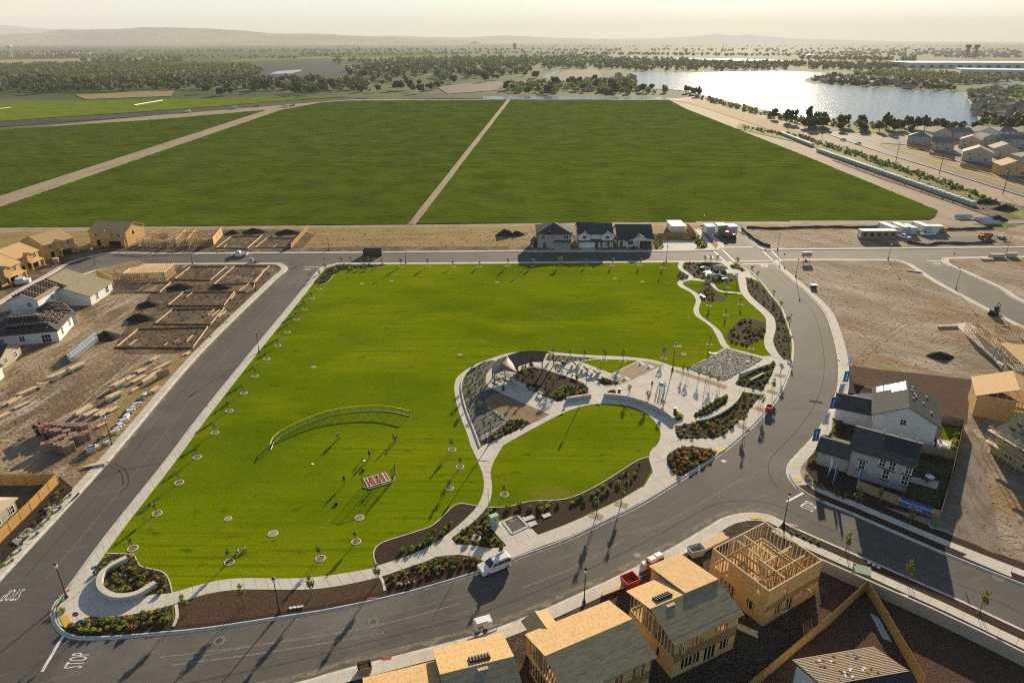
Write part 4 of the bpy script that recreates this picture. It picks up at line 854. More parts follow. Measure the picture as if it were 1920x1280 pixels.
for x in (7.6, 10, 12.3): MB().box(x,-1.35,0,x+.2,-1.15,2.68).build('porch_post', 'white_paint', h)
h = house('finished_house', 'finished single-storey house with broad dark roof and porch gable', G(1158,463), G(1223,463), 14, 3.0, 'gable', 'x', .55, wall='stucco_white', holes=[('f',.35,.9,2.2,1.4),('l',.4,1,1,1.1),('r',.5,1,1,1.1)], garage=(.78, 4.6, 'pole_wood'), door=.1)
g = MB(); r = MB(); gable(r, g, 2.8, -2.4, 12.6, 6, 3.0, .42, 'y', .35); g.build('gable', 'stucco_white', h); r.build('gable_roof', 'shingle', h)
for x in (3, 7.4, 12.3): MB().box(x,-2.3,0,x+.25,-2.05,2.98).build('porch_post', 'white_paint', h)
# ---- model homes on the curve
h = house('model_home', 'white two-storey house with broad grey roof and bright solar panels', G(1629,818), G(1747,843), 11.5, 5.3, 'gable', 'y', .50, wall='stucco_white', roofm='shingle', holes=[('f',.47,5.4,.01,.01) and ('f',.47,3.9,.9,1.1)], oh=.5); w = h['w']
def on_slope(side, u0, u1, y0, y1, z=.06, wdt=None, ze=5.3, pt=.5):
    """a rectangle lying on the left (side -1) or right slope of a roof with ridge along y; u from eave 0 to ridge 1"""
    W = wdt or w; f = lambda u: (u*W/2 if side < 0 else W - u*W/2); zz = lambda u: ze + u*W/2*pt + z
    return [(f(u0),y0,zz(u0)),(f(u1),y0,zz(u1)),(f(u1),y1,zz(u1)),(f(u0),y1,zz(u0))]
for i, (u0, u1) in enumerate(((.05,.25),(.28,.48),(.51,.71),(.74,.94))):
    for j in range(3 if i > 1 else 2): MB().slab(on_slope(-1, u0, u1, 11.4-j*1.3-1.2, 11.4-j*1.3), .04).build('solar_panel', 'panel_glare', h)
for u, y in ((.8,9.5),(.82,8),(.75,6.8),(.7,6),(.8,4.5),(.3,9),(.45,5),(.2,3)): MB().slab(on_slope(1, u, u+.07, y, y+.45, .22), .2).build('roof_vent', 'galvanised', h)
g = MB(); r = MB(); gable(r, g, -6.5, 3.2, 5, 9.8, 3.4, .42, 'x', .4); g.build('gable', 'stucco_white', h); r.build('wing_roof', 'shingle', h); MB().box(-6.4,3.3,0,0,9.7,3.4).build('wing', 'stucco_white', h); o = MB().box(-6.44,4.5,.05,-6.40,8.8,2.4).build('garage_door', 'white_paint', h)
h = house('model_home', 'grey two-storey corner house with dark roof and black window trim', G(1586,889), G(1699,923), 8.6, 5.6, 'gable', 'x', .45, wall='stucco_grey', roofm='shingle', oh=.55,
    holes=[('f',.22,1.9,.9,1.6),('f',.62,1.4,.9,1.7),('f',.93,1.3,.9,1.8),('f',.53,3.6,.9,1.4),('f',.69,3.4,.9,1.5),('f',.95,3.6,.9,1.6),('r',.4,3.4,1,1.4)]); w = h['w']
for u, z, hh in ((.22,1.9,1.6),(.62,1.4,1.7),(.93,1.3,1.8),(.53,3.6,1.4),(.69,3.4,1.5),(.95,3.6,1.6)): MB().box(u*w-.75,-.10,z+hh+.1,u*w+.75,-.01,z+hh+.25).box(u*w-.7,-.10,z-.28,u*w+.7,-.01,z-.1).build('window_trim', 'black_metal', h)
for i in range(4):
    for j in range(2): a = 4.4+i*1.35; y = 1.1+j*1.5; MB().slab([(a,y,5.6+y*.45+.08),(a+1.3,y,5.6+y*.45+.08),(a+1.3,y+1.4,5.6+(y+1.4)*.45+.08),(a,y+1.4,5.6+(y+1.4)*.45+.08)], .04).build('solar_panel', 'solar', h)
for x in (4, 6.5, 9, 11.5): MB().cyl((x,5.4,7),(x,5.4,7.7),.09,.09,6).build('roof_vent', 'galvanised', h)
MB().box(-5.2,.6,0,0,6.4,3.0).build('wing', 'stucco_grey', h); r = MB(); g = MB(); gable(r, g, -5.2, .6, .2, 6.4, 3.0, .36, 'x', .45); r.build('wing_roof', 'shingle', h); g.build('gable', 'stucco_grey', h)
# ---- framed and sheathed houses of the near row
FR = {}
def sheeted(root, p, name, mat, sx=2.44, sy=1.22, gap=.007, stagger=True):
    '''cover a roof plane p (four corners: eave left, eave right, ridge right, ridge left) with single sheets'''
    P = [Vector(q) for q in p]; W_ = (P[1]-P[0]).length; H_ = (P[3]-P[0]).length; ny = max(1, round(H_/sy)); rnd = random.Random(int(W_*100))
    at_ = lambda u, v: P[0].lerp(P[1], u).lerp(P[3].lerp(P[2], u), v)
    for j in range(ny):
        x = -(sx/2 if (stagger and j % 2) else 0)
        while x < W_:
            a, c = max(0, x)+gap, min(W_, x+sx)-gap; x += sx
            if c-a < .1: continue
            v0, v1 = j/ny+gap/H_, (j+1)/ny-gap/H_; u = Vector((0,0,.03+.012*rnd.random())); MB().slab([at_(a/W_,v0)+u, at_(c/W_,v0)+u, at_(c/W_,v1)+u, at_(a/W_,v1)+u], .03).build(name, mat, root)
def framed(label, A, B, d, he, sheath_faces, holes, roof=None, name='framed_house', inner=6, seed=1, pitch=.5, axis='x', oh=.45, storeys=2, osb_back=True, group=None, split=True):
    w, rz = base(A, B); root = thing(name, label, 'house', (A.x, A.y, 0), rz, group); rnd = random.Random(seed)
    for st in range(storeys):
        z0 = st*he/storeys; z1 = (st+1)*he/storeys - (.3 if st < storeys-1 else 0)
        for f, p, q in (('f',(0.08,.08),(w-.08,.08)),('r',(w-.08,.08),(w-.08,d-.08)),('b',(w-.08,d-.08),(.08,d-.08)),('l',(.08,d-.08),(.08,.08))):
            b = MB(); studs(b, p, q, z0, z1, .6 if w < 20 else .8); b.build('stud_wall', 'lumber', root)
        for k in range(inner):
            b = MB()
            if k % 2: x = rnd.uniform(.15,.85)*w; y0 = rnd.choice((0,.35,.5))*d; studs(b, (x, y0), (x, min(d, y0+rnd.uniform(.35,.6)*d)), z0, z1-.02*k, .6)
            else: y = rnd.uniform(.2,.8)*d; x0 = rnd.choice((0,.3,.5))*w; studs(b, (x0, y), (min(w, x0+rnd.uniform(.35,.55)*w), y), z0, z1-.02*k, .6)
            b.build('partition', 'lumber_dark' if k % 3 == 0 else 'lumber', root)
        if st < storeys-1: MB().box(.05,.05,z1,w-.05,d-.05,z1+.28).build('floor_deck', 'osb_wall', root)
        for f in sheath_faces[st] if isinstance(sheath_faces, (list, tuple)) else sheath_faces:
            wall_face(f, w+.03, d+.03, z0, z1 + (.3 if st < storeys-1 else -.2), [h[1:5] for h in holes if h[0] == f], .02).build('sheathing', 'osb_wall', root)
    for k in range(3 if not roof else 0):
        b = MB(); x = rnd.uniform(.2,.8)*w; b.bar((x,.4,he-.2),(x+rnd.uniform(-2,2),d*.5,he/storeys*(storeys-1)+.1),.05,.14).build('brace', 'lumber', root)
    if roof:
        h = d/2 if axis == 'x' else w/2; zr = he + h*pitch; zo = he - oh*pitch; th = .1; ym = d/2; X0, X1 = -oh, w+oh
        if axis == 'x':
            s0 = [(X0,-oh,zo),(X1,-oh,zo),(X1,ym,zr),(X0,ym,zr)]; s1 = [(X1,d+oh,zo),(X0,d+oh,zo),(X0,ym,zr),(X1,ym,zr)]
            for s_, m_ in ((s0, roof[0]), (s1, roof[1])):
                MB().slab(s_, th).build('roof_slope', 'osb_wall' if m_ == 'osb' else m_, root)
                if m_ == 'osb': sheeted(root, s_, 'roof_sheet', m_)
                else: sheeted(root, s_, 'felt_course', m_, 40, .9, .006, False)
        else:
            xm = w/2
            MB().slab([(-oh,d+oh,zo),(-oh,-oh,zo),(xm,-oh,zr),(xm,d+oh,zr)], th).build('roof_slope', roof[0], root); MB().slab([(xm,d+oh,zr),(xm,-oh,zr),(w+oh,-oh,zo),(w+oh,d+oh,zo)], th).build('roof_slope', roof[1], root)
        n = int((w if axis == 'x' else d)/.9)
        b = MB()
        for i in (0, n):
            for k in range(9):
                if axis == 'x': x = w*i/n; y = d*k/8; b.bar((x,y,he),(x,y,he+min(y,d-y)*pitch-.12),.08,.08)
                else: y = d*i/n; x = w*k/8; b.bar((x,y,he),(x,y,he+min(x,w-x)*pitch-.12),.08,.08)
        b.build('gable_truss', 'lumber', root)
        MB().box(.05,.05,he-.12,w-.05,d-.05,he-.02).build('ceiling_deck', 'lumber_dark', root)
    root['w'] = w; return root
HA = framed('roofless two-storey stud-framed house at the corner of two streets', G(1327,1090), G(1429,1174), 10.8, 6.0, ['fr','r'], [('f',.75,1.2,1.0,1.4),('f',.35,.1,2.6,2.4),('r',.25,.9,1.2,1.5),('r',.45,.1,1.5,2.2),('r',.8,1.0,2,1.5),('r',.35,3.4,1,1.6)], inner=11, seed=3)
for f in 'f': wall_face(f, HA['w']+.04, 10.84, 3.0, 5.8, [('f',.85,3.6,1,1.4)[1:5], (.2,3.2,2.2,2.4)], .02).build('sheathing', 'osb_wall', HA)
HB = framed('two-storey sheathed house with grey-green felt roof next to the roofless frame', G(1258,1271), G(1374,1215), 8.8, 6.0, ['fr','f'], [('f',.12,3.4,1.2,1.6),('f',.32,3.4,.9,1.8),('f',.42,3.9,.6,.9),('f',.75,3.9,2.2,1.2),('f',.28,.8,2.8,1.5),('f',.58,.1,1.9,2.3),('f',.82,1.0,1.3,1.4)], roof=('felt','osb'), seed=5, inner=5, pitch=.28)
w = HB['w']; zr = 6.0+4.4*.28; MB().slab([(w*.50,4.4,zr+.16),(w+.45,4.4,zr+.16),(w+.45,11.6,zr-1.3),(w*.50,11.6,zr-1.3)], .12).build('wing_roof', 'osb_wall', HB); sheeted(HB, [(w+.45,11.6,zr-1.3),(w*.50,11.6,zr-1.3),(w*.50,4.4,zr+.16),(w+.45,4.4,zr+.16)], 'roof_sheet', 'osb'); MB().box(w*.52,8.8,0,w-.1,11.2,5.7).build('wing', 'osb_wall', HB)
wall_face('l', w+.03, 8.83, 0, 2.7, [(.7,1,.7,1.3)], .02).build('sheathing', 'osb_wall', HB)
eC = G(1232,1232,5.85); eA = G(1265,1208.7,5.5); 
dirB = (G(1378,1213)-G(1258,1271)).normalized(); perpB = Vector((-dirB.y, dirB.x, 0))
Cr = Vector((eC.x, eC.y, 0)) - dirB*.45 + perpB*.45
LC = (G(1179,1151,7.2)-G(1030,1216,7.2)).length
HC = framed('big two-storey sheathed house with half-felted roof beside the street lamp', Cr - dirB*LC, Cr, 8.8, 6.0, ['fr','f'], [('f',.6,3.6,1.2,1.4),('f',.8,3.4,.9,1.8),('f',.9,3.4,.9,1.8),('f',.7,.8,2,1.5)], roof=('felt','osb'), seed=8, inner=5, pitch=.28)
w = HC['w']; b = MB(); gable(b, None, w*.06, 6.0, w*.34, 11.4, 5.5, .42, 'y', .3, .1); b.build('wing_roof', 'osb', HC); MB().box(w*.08,8.8,0,w*.32,11.2,5.4).build('wing', 'osb_wall', HC)
MB().slab([(w*.29-.1,13.2,5.62),(w*.4,13.2,7.6),(w*.4,7.6,7.6),(w*.29-.1,10.6,5.62)], .06).build('felt_patch', 'felt', HC) if False else None
Dr = G(956,1239,5.6); Dr.z = 0; dirD = (G(929,1195,5.6)-G(857,1212,5.6)); dirD.z = 0; dirD.normalize(); perpD = Vector((-dirD.y, dirD.x, 0))
HD = framed('two-storey sheathed house with tools on its sheathed roof by the street', Dr - dirD*7.6 - perpD*4.6, Dr - perpD*4.6, 8.8, 5.2, ['fr','f'], [('f',.5,3.6,1.2,1.4)], roof=('felt','osb'), seed=9, inner=3, pitch=.28)
HD2 = framed('sheathed house wing with flat golden deck beside the portable generator', Dr - dirD*15.8 - perpD*6, Dr - dirD*7.9 - perpD*6, 9.0, 4.6, ['fr','f'], [('f',.5,3,1.2,1.2)], roof=('osb','osb'), seed=19, inner=3, pitch=.22)
# roof stacks of felt rolls
for H, sx, yy, zz in ((HB, .12, 5.0, 7.10), (HD, .42, 5.0, 6.30)):
    w = H['w']; t = thing('felt_roll_stack', 'row of felt rolls and a plank pallet on the %s roof' % ('felted' if H is HB else 'golden'), 'roofing rolls', H.matrix_world @ Vector((0,0,0)), 0)
    t.location = H.location; t.rotation_euler = H.rotation_euler; x0 = w*sx
    for k in range(7): MB().cyl((x0+k*.36,yy,zz+.18),(x0+k*.36,yy+.95,zz-.18),.15,.15,7).build('felt_roll', 'tile_dark', t)
    for k in range(4): MB().box(x0+.5+k*.3,yy-1.3,zz-.05,x0+.76+k*.3,yy-.25,zz+.08).build('plank', 'lumber', t)
# white house with battens, bottom right
z5 = 5.4; e0 = G(1485,1235,z5); e1 = G(1637.5,1210,z5); e0.z = e1.z = 0; dE = (e1-e0).normalized(); pE = Vector((-dE.y, dE.x, 0)); LE = (e1-e0).length
h = house('batten_roof_house', 'white house whose roof carries rows of pale battens, inside the wooden fences', e0 - pE*10.4 + dE*.4, e0 - pE*10.4 + dE*(LE-.4), 10, z5, 'gable', 'x', .40, wall='stucco_white', roofm='shingle', holes=[('l',.3,3.4,.8,1.2)])
w = h['w']; zr = z5 + 5*.4
for k in range(19): y = 5.1+k*.285; zb = zr-(y-5)*.4+.03; MB().box(-.4,y,zb-.03,w+.4,y+.10,zb+.06).build('batten', 'tile_roof_tan', h)
for k in range(5): y = k*1.0; MB().slab([(2+.2*k,y,z5+y*.4+.1),(w+.3,y,z5+y*.4+.1),(w+.3,y+.98,z5+(y+.98)*.4+.1),(2+.2*k,y+.98,z5+(y+.98)*.4+.1)], .06).build('tile_course', 'solar', h)
rr = random.Random(4)
for k in range(26): x = rr.uniform(1.5, w-2); y = rr.uniform(5.6, 9.6); MB().cbox(x, y, zr-(y-5)*.4+.07, .32, .22, .16, rr.uniform(0,3)).build('tile_bundle', rr.choice(('wrap_white','tile_brown','tile_dark')), h)
# ---- right edge: sheathed shell, scaffold house, stud frames
hr = framed('sheathed house shell with golden roof beside the bark slope', G(1822,779), G(1962,806), 8.6, 4.9, ['fl','fl'], [('f',.72,.6,5,4)], roof=('osb','osb'), seed=12, axis='y', pitch=.44, inner=6)
hs = house('scaffolded_house', 'sheathed house with roof tile bundles and scaffold walkways', G(1857,848), G(1962,912), 11, 5.2, 'gable', 'x', .40, wall='osb_wall', roofm='felt', holes=[('f',.2,3.3,1.2,1.2),('f',.5,3.3,2,1.3),('f',.3,.8,1.5,1.4),('f',.62,.8,1.5,1.4)], glaze=True)
for i in range(5):
    for j in range(3): x = 1.2+i*1.6; y = 1.0+j*1.4; MB().box(x,y,5.2+y*.4+.15,x+.75,y+.4,5.2+y*.4+.5).build('tile_bundle', 'clump_purple', hs)
for z in (2.4, 4.6):
    MB().box(-.8,-1.6,z,hs['w']+1,-.5,z+.09).build('scaffold_deck', 'lumber', hs)
b = MB()
for i in range(8): x = -.6+i*1.7; b.bar((x,-1.6,0),(x,-1.6,5.6),.07).bar((x,-.55,0),(x,-.55,5.6),.07).bar((x,-1.6,5.5),(x,-.55,5.5),.06)
b.bar((-.6,-1.6,5.5),(hs['w']+1,-1.6,5.5),.06).bar((-.6,-1.6,3.4),(hs['w']+1,-1.6,3.4),.06).build('scaffold_frame', 'galvanised', hs)
framed('single-storey stud frame standing on a pale slab behind the mound', G(1806,624), G(1862,672), 13, 2.9, '', [], seed=31, inner=9, storeys=1)
hq = framed('stud frame with a flat golden deck next to the pale slab', G(1872,668), G(1950,742), 11, 3.2, '', [], seed=33, inner=8, storeys=1); MB().box(-.6,-.4,3.2,hq['w']+.4,11.4,3.32).build('roof_deck', 'osb', hq)
struct(MB().flat(gpoly([(1790,607),(1812,604),(1920,655),(1920,700),(1868,680),(1825,640)]), .02).build('slab', 'concrete'))
# ---- left edge, sheathed two-storey houses along the bend
def osb2(label, A, B, d, seed, axis='x'):
    h = house('sheathed_house', label, A, B, d, 5.4, 'gable', axis, .40, wall='osb_wall', roofm='osb', holes=[('f',.2,3.4,1.4,1.3),('f',.8,3.4,1.4,1.3),('f',.5,3.4,.9,1.5),('f',.66,0.02,4.6,2.3),('f',.22,.0,1.4,2.2),('r',.4,3.4,1.2,1.3)], glaze=False)
    w = h['w']
    for u, z, ww, hh in ((.2,3.4,1.4,1.3),(.8,3.4,1.4,1.3),(.5,3.4,.9,1.5)): window(h, 'f', w, d, u, z, ww, hh)
    r = MB(); g = MB(); gable(r, g, w*.36, -1.0, w*.62, 4, 5.2, .5, 'y', .3); r.build('porch_roof', 'osb', h); g.box(w*.36,-1,2.9,w*.62,0,5.2); g.build('gable', 'osb_wall', h)
    MB().slab([(w*.4,-1.6,2.5),(w*1.0,-1.6,2.5),(w*1.0,0,3.0),(w*.4,0,3.0)], .12).build('garage_eave', 'osb', h)
    b = MB(); b.box(w*.42,-1.5,0,w*.42+.4,-1.1,2.4).box(w-.4,-1.5,0,w,-1.1,2.4).build('pier', 'osb_wall', h); return h
osb2('golden sheathed house with part-felted roof beside the stud frames', G(172,460.5), G(240,462), 12, 1)
osb2('golden sheathed house with a tall left gable at the bend', G(89,487), G(143,472), 12, 2)
osb2('golden sheathed house behind the wrapped pallet at the bend', G(38,514), G(78,497), 12, 3)
osb2('golden sheathed house cut by the frame with an open garage', G(-12,546), G(45,521), 12, 4)
framed('long single-storey stud frame with plywood panels by the field road', G(258,462), G(313,464.5), 16, 3.0, '', [], seed=41, inner=7, storeys=1)
framed('single-storey stud frame with a sheathed side wall beside the soil heaps', G(331,463), G(401,460), 15, 3.0, 'r', [('r',.4,.9,1,1.2),('r',.7,.9,1,1.2)], seed=42, inner=7, storeys=1)
F3 = framed('stud frame with roof trusses laid across, touching the grey-roofed white house', G(183,522), G(215,536), 13, 3.0, 'f', [('f',.7,.9,1,1.2)], seed=43, inner=6, storeys=1)
for k in range(9): b = MB(); b.bar((.4+k*.7,1,3.15+.02*k),(1.6+k*.72,11.5,3.2+.02*k),.06,.22).build('truss', 'lumber', F3)
F4 = framed('stud frame with closely set roof joists beside the form boards', G(234,530), G(311,527.5), 9.6, 3.0, '', [], seed=44, inner=7, storeys=1)
for k in range(20): MB().bar((F4['w']*k/19.0,0,3.08),(F4['w']*k/19.0,9.6,3.08),.06,.2).build('joist', 'lumber', F4)
t = thing('door_frame', 'lone upright stud frame standing at the street edge', 'frame', G(315,489), .1); b = MB(); b.box(0,0,0,.12,.12,3.9).box(2.6,0,0,2.72,.12,3.9).box(1.3,0,0,1.42,.12,3.9).box(0,0,3.78,2.72,.12,3.9).box(0,0,1.9,2.72,.12,2.0); b.build('frame', 'lumber_dark', t)
# white houses with tile stacks
def stacks(h, x0, y0, x1, y1, zf, nx, ny, mats):
    for i in range(nx):
        for j in range(ny): x = x0+(x1-x0)*(i+.5)/nx; y = y0+(y1-y0)*(j+.5)/ny; MB().box(x-.33,y-.2,zf(x,y)+.02,x+.33,y+.2,zf(x,y)+.42).build('tile_stack', mats[(i*3+j) % len(mats)], h)
h = house('white_house', 'white house with bare grey felt roof touching the stud frame', G(172,573), G(213,546), 13, 3.1, 'gable', 'x', .36, wall='stucco_white', roofm='felt', holes=[('f',.3,.8,1,1.8),('f',.75,.8,1.4,1.9)])
MB().box(2.5,7,0,11.5,17,5.5).build('upper_storey', 'stucco_white', h); g = MB(); r = MB(); gable(r, g, 2.5, 7, 11.5, 17, 5.5, .40, 'x', .4); r.build('upper_roof', 'felt', h); g.build('gable', 'stucco_white', h)
h = house('white_house', 'tall white house with brown tile stacks on its roof and scaffolding', G(26,598), G(79,597), 13.5, 5.6, 'gable', 'y', .40, wall='stucco_white', roofm='tile_brown', holes=[('f',.7,3.5,1,1.2),('r',.5,3.5,1,1.2)]); w = h['w']
stacks(h, .5, .6, w-.5, 13, lambda x, y: 5.6+min(x, w-x)*.4, 9, 9, ('tile_dark','tile_brown','tile_dark'))
b = MB()
for i in range(6): x = -1+i*w/4.5; b.bar((x,-1.4,0),(x,-1.4,4.4),.08)
for z in (1.5, 2.9, 4.3): b.bar((-1,-1.4,z),(w+1,-1.4,z),.08)
b.build('scaffold_frame', 'galvanised', h)
h = house('white_house', 'low white house with dark tile stacks between its two neighbours', G(95,618), G(145,606), 11, 3.0, 'gable', 'y', .42, wall='stucco_white', roofm='tile_dark', holes=[('f',.75,.9,.8,1),('r',.3,.9,1,1.2)]); w = h['w']; stacks(h, .4, .5, w-.4, 10.5, lambda x, y: 3.0+min(x, w-x)*.42, 8, 8, ('tile_dark','tile_brown','solar'))
h = house('white_house', 'white house with a broad dark tile-stacked hip roof and corner post', G(-40,654), G(112,640), 13, 3.2, 'hip', pitch=.42, wall='stucco_white', roofm='tile_dark', holes=[('f',.3,.9,1,1.1),('f',.55,.9,1.2,1.3),('f',.85,.1,2,2.1),('r',.25,.8,1.2,1.7),('r',.7,.8,1.2,1.7)]); w = h['w']
stacks(h, 6, .3, w-2, 6, lambda x, y: 3.2+min(y, w-x, 6.3)*.42, 12, 6, ('tile_dark','solar','tile_brown')); stacks(h, w-5, 4, w-.4, 10, lambda x, y: 3.2+min(w-x, y, 13-y)*.42, 5, 6, ('tile_brown','tile_dark'))
h = house('beige_house', 'beige gabled house with dark grey roof above the pallet row', G(3,694), G(43,667), 10, 3.0, 'gable', 'y', .5, wall='stucco_tan', roofm='shingle', holes=[('f',.28,.9,.9,1.2),('f',.72,.9,.9,1.2)], oh=.5)
h = house('tan_house', 'tan house with pale tiled roof behind the golden fence', G(-60,1050), G(36,962), 12, 3.0, 'hip', pitch=.36, wall='stucco_tan', roofm='tile_roof_tan', holes=[('f',.62,.9,.9,1.3),('f',.9,.9,.9,1.3)])
h = house('white_shed', 'small white building at the edge near the rebar stakes', G(-30,740), G(9,706), 6, 3, 'gable', 'x', .3, wall='stucco_white', roofm='shingle')
# ---- far subdivision behind the frontage road
spec = [(1700,269,1742,272,'stucco_grey','roof_grey','hip'),(1745,281,1783,284,'stucco_tan','roof_grey','gable'),(1748,262,1784,262,'stucco_tan','roof_red','gable'),(1785,262,1822,262,'stucco_grey','roof_grey','gable'),(1796,276,1836,279,'stucco_tan','roof_red','gable'),(1838,274,1870,274,'stucco_tan','roof_grey','gable'),(1830,261,1868,261,'stucco_white','roof_red','gable'),(1871,260,1908,260,'stucco_white','roof_grey','hip'),(1802,301,1858,305,'stucco_tan','roof_red','gable'),(1860,294,1908,296,'stucco_tan','roof_grey','gable'),(1877,276,1925,277,'stucco_grey','roof_grey','gable'),(1912,262,1950,262,'stucco_tan','roof_grey','gable'),(1874,329,1925,331,'osb_wall','osb','gable'),(1912,312,1960,313,'stucco_tan','roof_grey','hip')]
adj = ['pale hipped house at the end of the street bend','tan house with a two-tone roof and white garage','tan house with reddish roof under the park trees','grey-roofed house behind the tan garage house','tan house with reddish roof and small dormer','tan house beside the one with a small dormer','white house with reddish roof by the round trees','white house with hipped grey roof by the round trees','big tan house with reddish roof facing the fences','tan house with two front windows beside the big tan one','long grey-roofed house behind the tan ones','tan house at the end of the rear row','golden sheathed house frame among the finished tan houses','tan hipped house behind the sheathed frame']
for (x0, y0, x1, y1, wm, rm, ro), l in zip(spec, adj):
    house('subdivision_house', l, G(x0,y0), G(x1,y1), 13, 5.6, ro, 'x' if x0 % 2 else 'y', .42, wall=wm, roofm=rm, holes=[('f',.22,3.4,1.6,1.4),('f',.55,3.4,1.2,1.4),('f',.8,.7,2.2,1.5),('f',.3,.6,1.2,1.8)], group='subdivision houses')
# lakeside and canal-side homes, simple but whole: walls, roof, windows
def villa(A, rz, w, d, wm, rm, label, group):
    root = thing('lake_house', label, 'house', (A.x, A.y, -.3), rz, group); b = MB(); b.box(0,0,0,w,d,4.8); b.build('wall', wm, root); r = MB(); hip(r, 0, 0, w, d, 4.8, .38, .5); r.build('roof', rm, root)
    for k in range(3): MB().box(w*(.2+.28*k),-.06,1.2,w*(.2+.28*k)+1.5,-.01,2.6).build('window', 'glass_dark', root)
    return root
rv = random.Random(8)
VP = [Proto(villa(Vector((0,0,0)), 0, 15, 12, wm, rm, l, None)) for wm, rm, l in (('stucco_tan','roof_red','reddish-roofed home'),('stucco_white','roof_red','white home'),('stucco_tan','roof_grey','grey-roofed home'))]
def villas(px, n, dmin, label, group, rz, z=-.3):
    P = gpoly(px)
    for x, y in scatter(P, n, dmin, rv, tries=30):
        k = rv.randrange(3); VP[k].put((x, y, z), rz + rv.uniform(-.3,.3), rv.uniform(.8,1.1), ('reddish-roofed tan home ','reddish-roofed white home ','grey-roofed tan home ')[k] + label, group)
villas([(1515,149),(1570,145),(1700,155),(1800,166),(1790,171),(1640,163),(1540,156)], 26, 17, 'on the wooded lake peninsula', 'peninsula homes', .2)
villas([(1822,172),(1880,165),(1930,205),(1930,238),(1850,232)], 34, 16, 'in the rows beside the little beach', 'beach homes', .5)
villas([(948,160),(1020,155),(1160,150),(1200,172),(1000,176)], 24, 17, 'by the canal beyond the crops', 'canal homes', .1)
villas([(1150,142),(1172,138),(1192,158),(1180,160)], 7, 16, 'on the strip along the lake road', 'lake road homes', .3)
def long_shed(label, A, B, d, hh, nw, name='warehouse'):
    w, rz = base(A, B); root = thing(name, label, 'warehouse', (A.x, A.y, -.6), rz); MB().box(0,0,0,w,d,hh).build('wall', 'warehouse', root); MB().box(-1,-1,hh,w+1,d+1,hh+.8).build('roof', 'container_pale', root)
    for k in range(nw): x = w*(k+.5)/nw; MB().box(x-w/nw*.22,-.5,1,x+w/nw*.22,-.1,hh*.55).build('dock_door', 'glass_dark', root)
long_shed('long pale blue warehouse with dark dock doors beyond the lake', G(1702,127), G(1990,128), 160, 13, 16); long_shed('lower warehouse in front of the long pale blue one', G(1800,139), G(1990,142), 90, 10, 9)
for i, x in enumerate((1811,1827)):
    c = G(x,109); t = thing('lattice_tower', 'dark twin lattice tower beyond the warehouse roof', 'tower', (c.x,c.y,-1), 0, 'twin lattice towers'); b = MB()
    for sx in (-9,9):
        for sy in (-9,9): b.bar((sx,sy,0),(sx*.35,sy*.35,42),2.0)
    for k in range(4): s = 9-k*1.6; b.bar((-s,-s,k*10),(s*.85,-s*.85,k*10+10),1.4)
    b.build('legs', 'black_metal', t); MB().box(-8,-8,42,-1,8,54).box(1,-8,42,8,8,54).build('head', 'black_metal', t)
for x, y, l in ((22,100,'white water tower on legs far out at the left'),):
    c = G(x,108); t = thing('water_tower', 'pale round water tower beyond the dry field', 'tower', (c.x,c.y,-1)); MB().cyl((0,0,0),(0,0,40),4,2.5,8).build('stem', 'galvanised', t); MB().lathe([(2,38),(10,42),(11,47),(7,52),(0.5,53)], 12).build('tank', 'white_paint', t)
c = G(965,93); t = thing('tower_block', 'lone dark block on the hazy horizon', 'building', (c.x,c.y,-1)); MB().box(-14,0,0,14,25,48).build('wall', 'roof_grey', t)
for k in range(4): MB().box(-12,-.5,6+k*10,12,-.1,10+k*10).build('window', 'glass_dark', t)
# ================================================================== STREET AND PARK THINGS
def Z(p, z=0.0): return (p.x, p.y, z)
# ---- street lamps
def lamp_proto(h=6.0):
    t = thing('street_lamp', 'black lamp post', 'street lamp'); MB().lathe([(.26,0),(.26,.25),(.16,.45),(.11,.9)], 8).build('base', 'black_metal', t)
    MB().cyl((0,0,.8),(0,0,h-.75),.085,.06,8).build('post', 'black_metal', t); b = MB().lathe([(.09,h-.78),(.20,h-.55),(.24,h-.25),(.20,h-.12)], 8); o = b.build('lantern', 'lamp_glass', t)
    MB().lathe([(.27,h-.14),(.18,h+.02),(.04,h+.14)], 8).build('cap', 'black_metal', o); return Proto(t)
LP = lamp_proto()
lamps = [((125,1120),'at the corner with the curved seat wall'),((524,1148),'on a concrete pad in the bark strip'),((486,660),'halfway along the long straight sidewalk'),((209,831),'beside the stacked roof tiles'),((361,495),'behind the stud frame with close joists'),((480,544),'among the form boards at the corner lot'),((617,469),'beside the wooden fence panel and dry lot'),((179,496),'at the bend before the golden houses'),((997,491),'opposite the grey finished house'),((1249,491),'opposite the concrete parking pad'),((1318,430),'beside the short path by the containers'),((1458,468),'at the corner of the black silt fence'),((1492,519),'beside the dry lot opposite the play garden'),((1477,630),'in the planting strip of the curved path'),((1665,487),'facing the long brown trailer'),((1792,543),'at the kerb of the side street by the dry lot'),((1887,474),'in front of the stacked lumber'),((761,494),'at the north kerb of the big lawn'),((1095,1130),'between two sheathed houses on the street'),((1469,984),'at the corner by the roofless frame'),((920,829),'in the rock bed beside the lawn path'),((1098,738),'in the central mulch bed by the seat wall'),((1261,694),'tall one at the edge of the plaza paving')]
for (x, y), l in lamps: LP.put(Z(G(x,y)), random.uniform(0,6), 1.12 if 'tall' in l else 1.0, 'black lamp post ' + l, 'street lamps')
